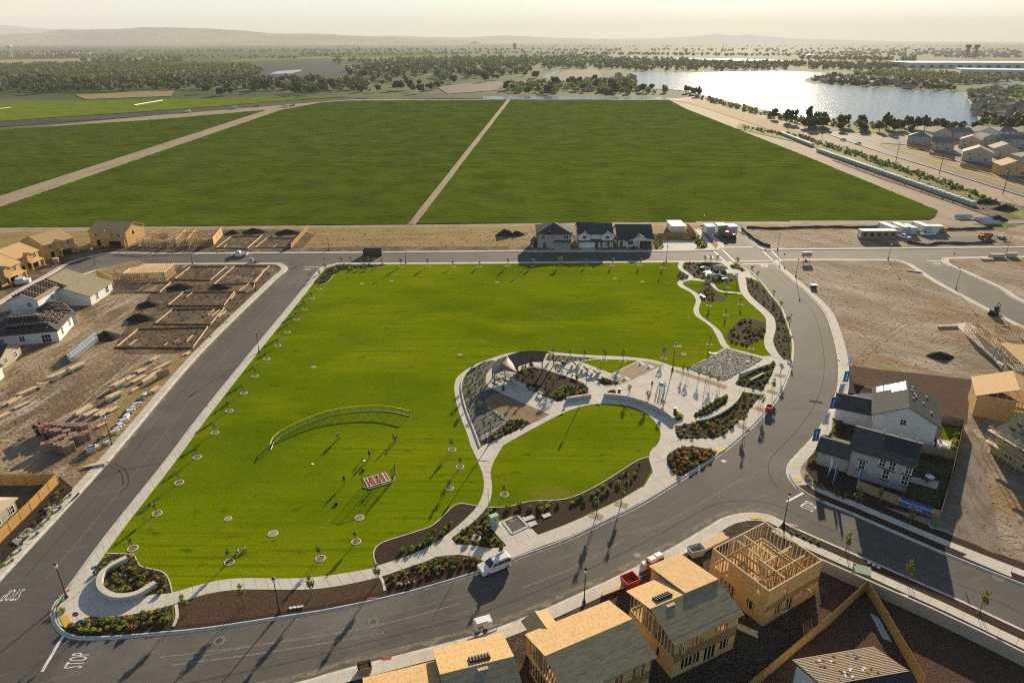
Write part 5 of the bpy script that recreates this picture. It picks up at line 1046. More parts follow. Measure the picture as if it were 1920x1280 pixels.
# ---- young trees with stakes
def sapling(h, cr, seed, mat, n=190):
    rnd = random.Random(seed); t = thing('young_tree', 'young staked tree', 'tree'); b = MB(); b.cyl((0,0,-.05),(.03,.02,h*.5),.045,.03,6); b.cyl((.03,.02,h*.5),(0,0,h*.92),.03,.01,5)
    for k in range(6): a = k*1.1; z = h*(.45+.07*k); b.cyl((.02,.02,z),(cr*.6*math.cos(a),cr*.6*math.sin(a),z+.35),.016,.006,4,False)
    b.build('trunk', 'trunk', t); c = MB()
    for k in range(6): a = rnd.uniform(0,6.28); r = cr*rnd.uniform(.1,.6); z = h*rnd.uniform(.48,.92); leaf_cloud(c, (r*math.cos(a), r*math.sin(a), z), cr*.5, cr*.5, cr*.6, n//6, .13, rnd, .3)
    c.build('crown', mat, t)
    for s in (-.4, .4): MB().cyl((s,.1,0),(s,.1,1.8),.035,.035,5).build('stake', 'stake', t)
    return Proto(t)
SAP = [sapling(3.4,.85,1,'leaf_young'), sapling(3.9,.75,2,'leaf_young',220), sapling(2.9,.7,3,'leaf_young',110)]
def trees(pts, label, group, ks=(0,1), sc=(.85,1.15)):
    for x, y in pts:
        k = random.choice(ks); SAP[k].put(Z(G(x,y)), random.uniform(0,6), random.uniform(*sc), label, group)
RINGS = [(598.5,542),(585,560),(571,580),(556,599),(539,623),(521,648),(500,673),(478,705),(457,737),(430,770),(403,811),(370,857),(336,904.5),(294.5,962),(249,1027.5)]
trees(RINGS, 'sparse staked sapling in the row along the long straight sidewalk', 'saplings by the long sidewalk', (0,2), (.75,1.0))
RT = [(752,500),(803,500),(850,500),(899,500),(952,499),(999,498.5),(1050,498),(1100,498),(1148,498),(1200,497.5),(1243,502)]
trees(RT, 'staked sapling in the row along the north edge of the lawn', 'saplings on the north lawn edge', (0,2), (.8,1.0))
R3 = [(430,1053),(601,1046.5),(668,1015),(842.5,915),(862.5,875),(848,843),(946,927)]
for p, l in zip(R3, ('by the two people sitting on the grass','above the bark strip path','between the path and the concrete cover','west of the winding path near the bark bed','west of the winding path, middle one of three','west of the winding path beside the ring path','alone on the small oval lawn')): trees([p], 'sparse staked sapling ' + l, 'saplings on the lawn', (2,), (.8,1.0))
R4 = [(1329,573),(1388,571),(1361,591),(1363,538.6),(1330,646),(1408,653.5),(1244.6,672),(1168,677),(1132.5,675)]
for p, l in zip(R4, ('below the spiky bed of the play garden','beside the broad curved path','in the middle of the small garden lawn','in front of the climbing frame','at the bend before the cobble yard','between cobble yard and curved path','beside the tall plaza lamp','on the lawn wedge behind the game boards','at the tip of the lawn wedge')): trees([p], 'thin staked sapling ' + l, 'garden saplings', (2,0), (.8,1.0))
trees([(347,1152),(457,1136),(583,1120),(706,1094)], 'leafy staked tree in the bark strip beside the street', 'bark strip street trees', (1,), (.95,1.1)); trees([(941,1046)], 'leafy street tree beside the parked white van', None, (1,))
trees([(1462,704),(1448,735),(1425,767),(1394,801)], 'street tree in a tan square well on the curving sidewalk', 'trees in sidewalk wells', (0,1)); trees([(1118,968),(1165,946)], 'street tree on the curving sidewalk by the crescent bed', 'trees by the crescent bed', (1,))
trees([(1290,705),(1310,711),(1329,718),(1347,724),(1281,702)], 'small tree in the tan strip between plaza and cobbles', 'tan strip trees', (0,), (.7,.9))
trees([(1180,742),(1213,754),(1242,768)], 'small tree behind the long curved seat wall', 'trees behind the seat wall', (0,), (.7,.9))
trees([(1586,1035),(1700,1085),(1836,1150)], 'staked tree in the verge beside the block wall street', 'verge trees by the block wall', (1,)); trees([(1607,950),(1648,942),(1702,985)], 'staked tree in the shaded verge below the banner fence', 'verge trees below the banner', (1,))
trees([(1321,493.8),(1331,494),(1345,494)], 'small tree at the kerb behind the play garden', 'kerb trees by the play garden', (0,), (.8,1)); trees([(1381,499),(1410,513),(1420,523),(1449,560),(1463,581),(1476,612),(1478,650)], 'small tree in the planting strip of the curved road', 'strip trees on the curve', (0,), (.8,1))
trees([(640,495.5),(658,495.5),(676,497),(690,496),(702,497),(716,496),(600,520),(610,508)], 'young tree in the corner shrub bed', 'corner bed trees', (0,1), (.7,.95))
trees([(985,722),(1000,722),(1035,732),(1044,709),(1081,721),(996,700)], 'bushy young tree in the central mulch oval', 'trees in the mulch oval', (1,0), (.9,1.2)); trees([(876,722),(877,740),(899,712),(906,727),(884,757),(900,768)], 'small shrub tree in the grey gravel bed', 'gravel bed trees', (0,), (.6,.8))
trees([(1038,667),(1069,668),(1096,671)], 'thin sapling on the north path verge', 'north path saplings', (2,), (.8,1))
trees([(1004,462),(1010,452),(1075,455),(1152,456),(1226,458)], 'small garden tree between the finished houses', 'garden trees', (1,0), (.9,1.3))
# ---- concrete tree rings and drain covers
def ring_proto(cover):
    t = thing('tree_ring' if not cover else 'drain_cover', 'ring', 'ring'); b = MB(); n = 18
    for i in range(n):
        a, c = 6.2832*i/n, 6.2832*(i+1)/n; P = lambda r, t_, z: (r*math.cos(t_), r*math.sin(t_), z)
        b.quad(P(.62,a,.05),P(.80,a,.05),P(.80,c,.05),P(.62,c,.05)); b.quad(P(.80,a,-.02),P(.80,c,-.02),P(.80,c,.05),P(.80,a,.05)); b.quad(P(.62,a,.07),P(.62,c,.07),P(.62,c,.0),P(.62,a,.0))
    b.build('rim', 'concrete', t); MB().cyl((0,0,.0),(0,0,.02 if not cover else .06),.63,.63,16).build('fill', 'granite' if not cover else 'granite_pale', t); return Proto(t)
RP = ring_proto(False); RC = ring_proto(True)
for x, y in RINGS: RP.put(Z(G(x,y)), 0, 1, 'concrete ring round a sapling beside the long straight sidewalk', 'rings by the long sidewalk')
for x, y in RT: RP.put(Z(G(x,y)), 0, 1, 'concrete ring round a sapling on the north lawn edge', 'rings on the north edge')
for x, y in R3 + R4: RP.put(Z(G(x,y)), 0, .95, 'concrete ring round a sapling away from the streets', 'rings on the inner lawns')
for x, y, l in ((512,1000,'big pale round cover on the lawn above the lamp'),(674,970,'big pale round cover behind the red batting mat'),(428,972,'small pale round cover near the sidewalk'),(678,532,'pale cover in the north-west lawn corner'),(734,527,'pale cover beside the lamp shadow'),(1153,522,'large pale cover opposite the last house'),(1204,528,'pale cover near the island path'),(588,688,'pale cover alone on the west lawn'),(862,665,'pale cover outside the ring path'),(932,529,'small pale cover on the shaded lawn edge'),(1274,649,'pale cover beside the tall plaza lamp'),(1282,664,'pale cover between lamp and cobbles')): RC.put(Z(G(x,y)), 0, 1.0 if 'big' in l else .75, l, 'round lawn covers')
# ---- shrubs and grass clumps
def clump(kind, mat, seed, r, h, n, spike=True):
    rnd = random.Random(seed); b = MB()
    if spike:
        for i in range(n):
            a = rnd.uniform(0,6.28); e = rnd.uniform(.2,1.1); L = h*rnd.uniform(.8,1.2); d = Vector((math.cos(a)*math.sin(e), math.sin(a)*math.sin(e), math.cos(e))); s = Vector((-math.sin(a), math.cos(a), 0))*.06*r/.4
            o = Vector((d.x,d.y,0))*.15; b.add([o-s, o+s, o+d*L*.6+s*.9, o+d*L*.6-s*.9, o+d*L+Vector((0,0,-.1*L))], [(0,1,2,3),(3,2,4)])
    else: leaf_cloud(b, (0,0,h*.5), r, r, h*.55, n, r*.26, rnd, .5)
    return b.mesh(kind, mat)
CL = {'grass': clump('grass_clump', 'clump_yellow', 1, .4, .55, 46), 'green': clump('shrub', 'clump_green', 2, .5, .7, 110, False), 'agave': clump('spiky_plant', 'clump_green', 3, .5, .8, 40), 'red': clump('flowering_shrub', 'clump_red', 4, .45, .5, 100, False), 'purple': clump('flowering_shrub', 'clump_purple', 5, .4, .4, 90, False), 'yellow': clump('shrub', 'clump_yellow', 6, .5, .6, 110, False), 'orange': clump('shrub', 'clump_orange', 7, .55, .6, 110, False)}
NM = {'grass':'grass_clump','green':'shrub','agave':'spiky_plant','red':'flowering_shrub','purple':'flowering_shrub','yellow':'shrub','orange':'shrub'}
AD = {'grass':'yellow grass clump','green':'green shrub','agave':'spiky green plant','red':'reddish flowering shrub','purple':'low purple flowering shrub','yellow':'yellow-green shrub','orange':'rusty orange shrub'}
rp = random.Random(77)
PCNT = {}
def plants(poly, n, dmin, kinds, where, sc=(.7,1.2), z=.02, margin=.3, single=True):
    """the clumps one can pick out are things; the small or far ones become one ground cover per bed"""
    P = poly if isinstance(poly[0], Vector) else gpoly(poly); rest = {}
    for x, y in scatter(P, int(n*.75), dmin, rp, margin, 25):
        k = rp.choice(kinds); rz = rp.uniform(0,6.28); s_ = rp.uniform(*sc)*.85; nm = NM[k]
        if single and PCNT.get(nm, 0) < 280:
            PCNT[nm] = PCNT.get(nm, 0) + 1
            o = linkmesh(nm, CL[k], None, (x, y, z), rz, s_); tag(o, AD[k] + ' ' + where, 'plant', AD[k] + 's ' + where)
        else:
            b = rest.setdefault(k, MB()); m = Matrix.Translation((x, y, z)) @ Matrix.Rotation(rz, 4, 'Z') @ Matrix.Scale(s_, 4)
            b.add([m @ v.co for v in CL[k].vertices], [tuple(f.vertices) for f in CL[k].polygons])
    for k, b in rest.items(): o = b.build('ground_cover', CL[k].materials[0].name); o['kind'] = 'stuff'; o['label'] = AD[k] + 's ' + where; o['category'] = 'plants'
plants(BED['corner_top'], 66, .75, ['grass','grass','yellow','green'], 'inside the curved seat wall bed'); plants(BED['corner_plants'], 60, .7, ['yellow','green','orange','grass'], 'in the corner bed by the stop sign')
plants(BED['flower'], 70, .75, ['red','red','grass','green','grass'], 'in the bed beside the white van'); plants(gpoly([(885,1045),(900,1050),(905,1057),(885,1062),(872,1055)]), 9, .8, ['orange'], 'beside the nose of the white van')
plants(gpoly([(735,1040),(780,1018),(830,985),(868,972),(838,1000),(806,1021),(764,1040)]), 30, .95, ['green','agave','green'], 'along the path in the west bark bed', (.9,1.5)); plants(BED['west2'], 46, .85, ['grass','green','yellow'], 'around the round cover by the concrete pad')
plants(gpoly([(930,955),(1000,942),(1060,938),(1060,955),(1000,962),(960,960)]), 22, 1.2, ['green','yellow'], 'behind the concrete pad on the oval lawn edge', (.9,1.4)); plants(gpoly([(1060,945),(1110,918),(1200,866),(1214,866),(1200,895),(1100,950)]), 46, 1.1, ['green','agave','yellow'], 'in the crescent bed')
plants(BED['oval'], 62, .8, ['green','yellow','green','orange','red'], 'in the oval bed by the yellow ramp', (.8,1.3)); plants(BED['bed_c'], 90, 1.0, ['grass','yellow','green','grass','orange'], 'in the long bark bed below the plaza'); plants(BED['bed_b'], 40, 1.0, ['green','yellow','agave'], 'in the triangular bed by the bike racks')
plants(BED['bed_d'], 40, .8, ['green','agave','green'], 'in the planter with parked bicycles', (.9,1.3)); plants(BED['bed_e'], 70, 1.3, ['green','grass','grass'], 'in the roadside bed of the curved path', (.6,1.0), single=False); plants(BED['play'], 60, 1.1, ['green','yellow','green'], 'around the play equipment', (.8,1.3), single=False)
plants(gpoly([(1318,543),(1330,540),(1343,552),(1340,562),(1325,560)]), 26, .8, ['agave','orange'], 'in the spiky garden bed', (.9,1.3)); plants(BED['bed_n'], 44, .9, ['agave','yellow','orange'], 'in the bed beside the broad path', (.9,1.3), single=False); plants(BED['isle'], 14, .9, ['green'], 'in the little round island')
plants(BED['top_left'], 70, 1.0, ['green','yellow','green'], 'in the corner bed at the far street', (.8,1.3), single=False); plants(gpoly([(1040,730),(1060,722),(1095,722),(1100,736),(1060,745),(1046,750),(1030,745)]), 46, .75, ['grass','yellow','green'], 'at the sunny end of the central oval', (.8,1.2)); plants(gpoly([(965,706),(1020,694),(1055,706),(1030,735),(990,722)]), 16, 1.6, ['green'], 'in the shaded central oval', (.6,.9), single=False)
plants(BED['gravel_w'], 110, .85, ['green'], 'dotted over the grey gravel', (.35,.55), single=False); plants(BED['gravel_n'], 30, .9, ['green'], 'dotted over the gravel behind the shelter', (.35,.55), single=False); plants(BED['bed_g'], 46, .75, ['purple','green','yellow'], 'in the bed below the granite patch')
plants(BED['bed_p'], 10, .8, ['grass','green'], 'in the small plaza bed'); plants(BED['bed_q'], 8, .6, ['green'], 'by the litter bin on the plaza'); plants(BED['bed_r'], 9, .6, ['yellow','green'], 'at the end of the seat wall'); plants(BED['bed_f'], 12, .9, ['green','grass'], 'in the bed at the intersection'); plants(BED['corner_bit'], 6, .5, ['grass'], 'in the tiny corner bed')
plants([(1548,818),(1556,800),(1580,745),(1590,745),(1582,790),(1560,838),(1525,880),(1514,872)], 46, .9, ['yellow','green','orange','green'], 'in the front garden of the model homes', (.8,1.3)); plants([(1512,885),(1530,905),(1590,930),(1586,938),(1525,916),(1508,895)], 22, .9, ['yellow','green'], 'along the corner of the model home')
plants([(1780,845),(1795,800),(1802,802),(1788,860)], 22, .7, ['green','yellow'], 'in the hedge behind the white home', (1.0,1.6)); plants([(100,928),(125,905),(148,924),(40,1040),(10,1070),(0,1060)], 36, 1.2, ['green','yellow'], 'in the dark strip outside the golden fence', (.6,1.0), single=False)
plants([(1480,992),(1540,1016),(1536,1021),(1478,998)], 18, .7, ['yellow','grass'], 'in the verge by the roofless frame', (.6,.9))
plants([(1010,469),(1035,468),(1035,464),(1008,464)], 10, 1, ['green','yellow'], 'before the grey finished house', single=False); plants([(1120,470),(1225,469),(1225,463),(1120,464)], 30, 1, ['green','yellow'], 'before the pale finished houses', single=False); plants([(1222,465),(1245,465),(1240,440),(1224,440)], 24, 1.2, ['yellow','orange','green'], 'beside the parking pad', (1,1.6), single=False); plants([(1302,436),(1328,462),(1312,464),(1300,450)], 34, 1.0, ['green','yellow'], 'in the hedge triangle', (1.1,1.7), single=False)
plants([(1380,240),(1500,262),(1700,325),(1900,400),(1900,388),(1700,310),(1500,252)], 240, 2.2, ['green','yellow'], 'along the green ditch bank beside the frontage road', (1.3,2.3), -.1, 0, single=False)
# ---- seat walls
def seat_wall(label, px, h=.55, w=.55, n=6, mat='stone_wall', name='seat_wall'):
    p = catmull(GL(px), n); c = sum(p, Vector((0,0,0)))/len(p); t = thing(name, label, 'wall', (c.x, c.y, 0)); q = [a - c for a in p]
    l, r = offset(q, w/2), offset(q, -w/2); l2, r2 = offset(q, w/2+.04), offset(q, -w/2-.04); up = lambda s, z: [Vector((a.x,a.y,z)) for a in s]
    b = MB(); b.strip(up(l,0),up(l,h)); b.strip(up(r,h),up(r,0)); b.quad(*[up([l[0]],0)[0], up([r[0]],0)[0], up([r[0]],h)[0], up([l[0]],h)[0]]); b.quad(up([l[-1]],0)[0], up([l[-1]],h)[0], up([r[-1]],h)[0], up([r[-1]],0)[0]); b.build('wall_body', mat, t)
    for i in range(0, len(q)-1, 2):
        j = min(i+2, len(q)-1); k = MB(); s = [l2[i].lerp(l2[j], .02), l2[j].lerp(l2[i], .02), r2[j].lerp(r2[i], .02), r2[i].lerp(r2[j], .02)]; k.prism(s, h, h+.08).build('cap_stone', 'concrete', t)
    return t
seat_wall('curved pale seat wall round the corner planting bed', [(239.5,1051),(219,1061),(201,1072),(190,1087),(189,1103),(197,1114),(214,1122.5),(236,1123.6),(262,1117),(293,1098)], .75, .7)
seat_wall('long curved seat wall between plaza and oval lawn', [(1132,743),(1140,744),(1177,748),(1215,760),(1245,775),(1263,789)], .8, .6); seat_wall('short seat wall at the end of the central oval', [(1062,751),(1080.5,748),(1108,744)], .7, .5)
seat_wall('short seat wall at the shelter end of the central oval', [(958.6,709),(965,718),(986,726)], .6, .5); seat_wall('low retaining wall curving behind the planter with bicycles', [(1388.5,729),(1388,742),(1379,756),(1358,773),(1331,786),(1305,792)], .5, .3)
for k, (a, c) in enumerate((((1386,704),(1444,684)),((1406,716),(1432,702)))): seat_wall('straight low wall in the triangular bed, %s one' % ('longer' if k == 0 else 'shorter'), [a, c], .5, .35)
# ---- picnic shelter with faceted roof
t = thing('picnic_shelter', 'curved picnic shelter with faceted brown metal roof', 'shelter', Z(G(975,700))); O = G(975,700)
loc = lambda x, y, z: (lambda p: (p.x-O.x, p.y-O.y, z))(G(x, y, z))
RG = [loc(*q) for q in ((942,680,4.5),(951,667,4.7),(972,659.5,4.8),(986,658,4.8),(1000,657,4.8),(1026,659,4.8))]
IN = [loc(*q) for q in ((946,694,2.9),(971,698,2.8),(972,686,2.9),(986,681.5,2.9),(1000,678,2.9),(1018,678,2.9))]
def outw(a, c, d=3.4, z=2.9): v = Vector((a[0]-c[0], a[1]-c[1], 0)).normalized()*d; return (a[0]+v.x, a[1]+v.y, z)
OU = [loc(925,701,2.9), loc(921.5,688,2.9), loc(934,673,2.9), outw(RG[2], IN[2]), outw(RG[3], IN[3]), outw(RG[4], IN[4]), outw(RG[5], IN[5])]
FAC = [(OU[0],RG[0],OU[1]),(OU[1],RG[0],RG[1],OU[2]),(OU[2],RG[1],RG[2],OU[3]),(OU[3],RG[2],RG[3],OU[4]),(OU[4],RG[3],RG[4],OU[5]),(OU[5],RG[4],RG[5],OU[6]),(OU[0],IN[0],RG[0]),(IN[0],IN[1],RG[0]),(IN[1],IN[2],RG[1],RG[0]),(IN[2],RG[2],RG[1]),(IN[2],IN[3],RG[3],RG[2]),(IN[3],IN[4],RG[4],RG[3]),(IN[4],IN[5],RG[5],RG[4])]
for f in FAC: MB().slab(list(f), .09).build('roof_panel', 'roof_metal', t)
for f in FAC:
    if len(f) == 4:
        for k in range(1, 7): a = Vector(f[0]).lerp(Vector(f[1]), k/7) if f in FAC[7:] else Vector(f[0]).lerp(Vector(f[3]), k/7); c = Vector(f[3]).lerp(Vector(f[2]), k/7) if f in FAC[7:] else Vector(f[1]).lerp(Vector(f[2]), k/7); u = Vector((0,0,.04)); MB().bar(a+u, c+u, .06, .06).build('roof_seam', 'roof_metal', t)
for a in (OU[0], OU[1], OU[2], OU[4], OU[6], IN[0], IN[1], IN[3], IN[5]): MB().box(a[0]*.97-.12,a[1]*.97-.12,0,a[0]*.97+.12,a[1]*.97+.12,2.75).build('post', 'pole_wood', t)
def picnic(): 
    t = thing('picnic_table', 'picnic table', 'table'); MB().box(-.9,-.38,.70,.9,.38,.76).build('table_top', 'grey_metal', t)
    for s in (-1,1): MB().box(-.9,s*.72-.14,.42,.9,s*.72+.14,.47).build('bench', 'grey_metal', t); MB().bar((s*.6,-.7,0),(s*.6,.0,.7),.07).bar((s*.6,.7,0),(s*.6,.0,.7),.07).build('leg', 'black_metal', t)
    return Proto(t)
PT = picnic()
for x, y, l in ((940,702,'under the sunlit shelter end'),(936,710,'at the open west end of the shelter'),(957,704,'next to the shelter seat wall'),(985,690,'in the shaded shelter arc'),(1003,688,'under the brown shelter facets')): PT.put(Z(G(x,y),.03), random.uniform(0,3), 1, 'metal picnic table ' + l, 'shelter tables')
for x, y, l in ((1078,686.5,'closest to the shelter'),(1097,694,'between the other two'),(1115,701,'beside the small plaza bed')):
    c = G(x,y); t = thing('table_tennis_table', 'concrete table tennis table, the one ' + l, 'table', Z(c,.03), .35, 'table tennis tables'); MB().box(-1.4,-.78,.68,1.4,.78,.78).build('table_top', 'concrete', t); MB().box(-.9,-.3,0,-.6,.3,.68).build('leg', 'stone_wall', t); MB().box(.6,-.3,0,.9,.3,.68).build('leg', 'stone_wall', t); MB().box(-.02,-.8,.78,.02,.8,.95).build('net', 'grey_metal', t)
for (x, y), l in (((1203,683),'pair by the path, first'),((1219,688.5),'pair by the path, second'),((1157,705),'pair by the plaza, first'),((1174,711),'pair by the plaza, second')):
    c = G(x,y); t = thing('game_board', 'sloped cornhole board on the pale granite patch, ' + l, 'game board', Z(c,.04), .6, 'cornhole boards'); MB().add([(-.32,-.6,.05),(.32,-.6,.05),(.32,.6,.4),(-.32,.6,.4),(-.32,-.6,0),(.32,-.6,0),(.32,.6,0),(-.32,.6,0)], [(0,1,2,3),(4,5,1,0),(5,6,2,1),(6,7,3,2),(7,4,0,3)]).build('board', 'white_paint', t); MB().box(-.9,-.8,-.02,.9,.8,.015).build('pad', 'concrete', t)
def bin_(label, p): t = thing('litter_bin', label, 'bin', Z(p,.03)); MB().lathe([(.28,0),(.33,.9)], 10).build('body', 'black_metal', t); MB().lathe([(.36,.9),(.3,1.05)], 10).build('lid', 'black_metal', t)
bin_('black litter bin at the end of the shelter', G(943.5,732)); bin_('black litter bin beside the table tennis tables', G(1055,684)); bin_('black litter bin behind the seat wall gap', G(1161,737)); bin_('dark litter bin at the seat wall end bed', G(1265,773))
def bench(label, a, c):
    A, B = G(*a), G(*c); w, rz = base(A, B); t = thing('bench', label, 'bench', Z(A,.03), rz)
    for k in range(4): MB().box(0,.12*k,.43,w,.12*k+.1,.47).build('slat', 'grey_metal', t)
    MB().box(0,.5,.6,w,.54,.9).build('backrest', 'grey_metal', t)
    for x in (.15, w-.15): MB().box(x-.04,.02,0,x+.04,.5,.43).build('leg', 'black_metal', t)
bench('metal bench on the lower edge of the central oval by the shelter', (990,732), (1000,736)); bench('metal bench on the lower edge of the central oval by the granite', (1007,738), (1018,743)); bench('metal bench on the upper edge near the tennis tables', (1052,697), (1064,701)); bench('metal bench on the upper edge further along the oval', (1071,704), (1083,709)); bench('white bench on the ring path by the gravel bed', (884,695), (893,691))
for (x, y), l in (((1030,757),'on the paving below the oval'),((1023,761),'on the paving beside the granite patch')):
    c = G(x,y); t = thing('bike_rack', 'low looped bike rack ' + l, 'bike rack', Z(c,.03), .9); 
    for k in range(3): MB().tube([(k*.5,-.35,0),(k*.5,-.35,.7),(k*.5,.35,.7),(k*.5,.35,0)], .03).build('loop', 'galvanised', t)
def bicycle(label, p, rz):
    t = thing('bicycle', label, 'bicycle', Z(p,.04), rz)
    for x in (-.5, .5):
        ring = [(x+.33*math.cos(a*.5236), 0, .34+.33*math.sin(a*.5236)) for a in range(13)]; o = MB().tube(ring, .025, 5).build('wheel', 'tyre', t); MB().bar((x,-.05,.34),(x,.05,.34),.05).build('hub', 'rim', o)
    MB().tube([(-.5,0,.34),(-.1,0,.30),(.35,0,.78),(-.2,0,.76),(-.1,0,.30)], .025, 5).tube([(.35,0,.8),(.5,0,.34)], .02, 5).build('frame', 'white_paint', t); MB().bar((-.32,0,.88),(-.1,0,.9),.12,.06).build('saddle', 'black_metal', t); MB().bar((.33,-.28,.98),(.33,.28,.98),.03).build('handlebar', 'black_metal', t)
bicycle('bicycle parked in the plaza planter beside the path', G(1322,762), .6); bicycle('second bicycle parked in the plaza planter', G(1329,758), 1.0); bicycle('bicycle leaning by the triangular bed wall', G(1419,690), .4)
# splash feature and goal frames
t = thing('splash_feature', 'teal arched splash feature on the plaza', 'play feature', Z(G(1238,737),.03)); MB().blob((0,0,2.1), .62, .62, .5, random.Random(2), 2, .03).build('head', 'blue_play', t, True)
for a in range(6): MB().tube([(.35*math.cos(a*1.047),.35*math.sin(a*1.047),1.9),(.75*math.cos(a*1.047),.75*math.sin(a*1.047),1.3),(.95*math.cos(a*1.047),.95*math.sin(a*1.047),0)], .07, 6).build('leg', 'blue_play', t)
for (x, y), l in (((1326,694),'swing post frame at the cobble yard'),): 
    c = G(x,y); t = thing('post_frame', 'tall metal post with arm beside the cobble yard', 'post', Z(c)); MB().cyl((0,0,0),(0,0,4.6),.07,.06,7).build('post', 'galvanised', t); MB().tube([(0,0,4.4),(2.2,1,4.0),(2.2,1,3.4)], .04).build('arm', 'galvanised', t)
c = G(1397,706); t = thing('info_post', 'slim grey pole at the corner of the cobble yard', 'post', Z(c)); MB().cyl((0,0,0),(0,0,4),.06,.05,7).build('post', 'galvanised', t); MB().box(-.3,-.04,3.2,.3,.04,3.9).build('panel', 'grey_metal', t)
# play equipment
t = thing('play_structure', 'white and blue play structure with small pale roofs', 'playground', Z(G(1343,520),.03)); t.scale = (.75,.75,.75)
for x in (-4.5,-1.5,1.5): MB().box(x-.08,-1,0,x+.08,-.84,2.4).build('post', 'white_paint', t); MB().box(x-.08,.84,0,x+.08,1,2.4).build('post', 'white_paint', t)
MB().box(-4.7,-1.1,1.1,1.7,1.1,1.22).build('deck', 'container_grey', t); MB().slab([(-4.8,-1.2,2.4),(-2.6,-1.2,2.4),(-2.6,1.2,2.7),(-4.8,1.2,2.7)], .08).build('roof', 'white_plastic', t); MB().slab([(1.7,-.4,1.2),(4.4,-.4,.1),(4.4,.4,.1),(1.7,.4,1.2)], .06).build('slide', 'sign_blue', t); MB().box(-1.4,-1.06,1.2,1.5,-1.0,2.0).build('panel', 'tarp_blue', t); MB().box(-4.4,-1.06,1.2,-1.6,-1.0,1.9).build('panel', 'container_grey', t)
t = thing('climbing_dome', 'pale rounded climbing mound in the play garden', 'playground', Z(G(1350,506),.03)); MB().blob((0,0,.4), 2.6, 2.0, 1.3, random.Random(5), 2, .05).build('mound', 'stucco_tan', t, True); MB().box(-4,-1.5,0,-3.4,1.5,.45).build('step', 'stone_wall', t)
t = thing('shade_sail', 'grey shade panel on posts at the edge of the play garden', 'canopy', Z(G(1371,527),.03)); MB().slab([(-2,-1.2,3.0),(2,-1.2,3.0),(2,1.2,3.5),(-2,1.2,3.5)], .06).build('panel', 'container_grey', t); [MB().cyl((x,0,0),(x,0,3.2),.08,.08,7).build('post', 'galvanised', t) for x in (-1.8,1.8)]
for (x, y), l in (((1317,503),'behind the play structure'),((1323,512),'beside the play structure'),((1358,524),'in front of the shade panel')): c = G(x,y); t = thing('play_block', 'white low play block ' + l, 'play block', Z(c,.03), .4); MB().box(-1.0,-.3,0,1.0,.3,.45).build('block', 'stone_wall', t); MB().box(-.9,-.25,.45,.9,.25,.5).build('seat', 'white_paint', t)
seat_wall('curved low wall behind the play garden', [(1307,495),(1325,493.5),(1345,495),(1358,499),(1361,505)], .5, .3)
c0 = G(1317,557); t = thing('bench', 'pale stone bench beside the spiky bed', 'bench', Z(c0,.03), 1.9); MB().box(-1.2,-.3,.35,1.2,.3,.5).build('seat', 'white_paint', t); [MB().box(x,-.25,0,x+.25,.25,.35).build('leg', 'stone_wall', t) for x in (-1,.75)]
# ---- ball field
fe = [(508,843),(512,832),(522,822),(540,811),(565,799),(590,789),(620,779),(650,774),(680,771),(710,770),(740,773),(768,780)]
p = resample(catmull(GL(fe), 5), 2.2); c = p[len(p)//2]; t = thing('outfield_fence', 'curved outfield fence with bright yellow cap', 'fence', Z(c)); q = [a-c for a in p]
MB().tube([(a.x,a.y,1.25) for a in q], .09, 6).build('yellow_cap', 'yellow_cap', t); MB().tube([(a.x,a.y,.07) for a in q], .06, 5).build('bottom_rail', 'galvanised', t)
for a in q: MB().cyl((a.x,a.y,0),(a.x,a.y,1.22),.035,.035,5).build('post', 'black_metal', t)
mm = MB()
for a, d in zip(q, q[1:]):
    for k in range(6): e = a.lerp(d, k/6); f = a.lerp(d, (k+1)/6); mm.bar((e.x,e.y,.1),(f.x,f.y,1.2),.012).bar((e.x,e.y,1.2),(f.x,f.y,.1),.012)
o = mm.build('mesh', 'black_metal', t); o['kind'] = 'stuff'
A, B = G(690,913.5), G(733,901); w, rz = base(A, B); t = thing('batting_mat', 'red batting mat with white lines and home plate', 'mat', Z(A,.03), rz); D = 2.9
MB().box(0,0,0,w,D,.03).build('mat', 'mat_red', t); b = MB()
for x0, y0, x1, y1 in ((0,0,w,.12),(0,D-.12,w,D),(0,.12,.12,D-.12),(w-.12,.12,w,D-.12),(.55,.12,.7,D-.12),(w-.7,.12,w-.55,D-.12),(w*.62,.12,w*.62+.1,D-.12),(w*.38,.12,w*.38+.1,D-.12)): o = MB().box(x0,y0,.030,x1,y1,.036).build('line', 'white_paint', t)
MB().prism([(w/2-.25,1.6),(w/2+.25,1.6),(w/2+.25,1.3),(w/2,1.05),(w/2-.25,1.3)], .03,.04).build('home_plate', 'white_paint', t)
t = thing('backstop', 'low black backstop frame behind the batting mat', 'backstop', Z(A), rz); bs = [(-.8,.6),(.2,-.55),(w*.5,-.6),(w+.1,-.6),(w+1.1,.9)]
for x, y in bs: MB().cyl((x,y,0),(x,y,2.6),.05,.05,6).build('post', 'black_metal', t)
MB().tube([(x,y,.08) for x, y in bs], .07).build('bottom_rail', 'galvanised', t); MB().tube([(x,y,2.55) for x, y in bs], .03).build('top_rail', 'black_metal', t)
mm = MB()
for (x0, y0), (x1, y1) in zip(bs, bs[1:]):
    for k in range(10): e = (x0+(x1-x0)*k/10, y0+(y1-y0)*k/10); f = (x0+(x1-x0)*(k+1)/10, y0+(y1-y0)*(k+1)/10); mm.bar((*e,.1),(*f,2.5),.010).bar((*e,2.5),(*f,.1),.010)
o = mm.build('mesh', 'black_metal', t); o['kind'] = 'stuff'
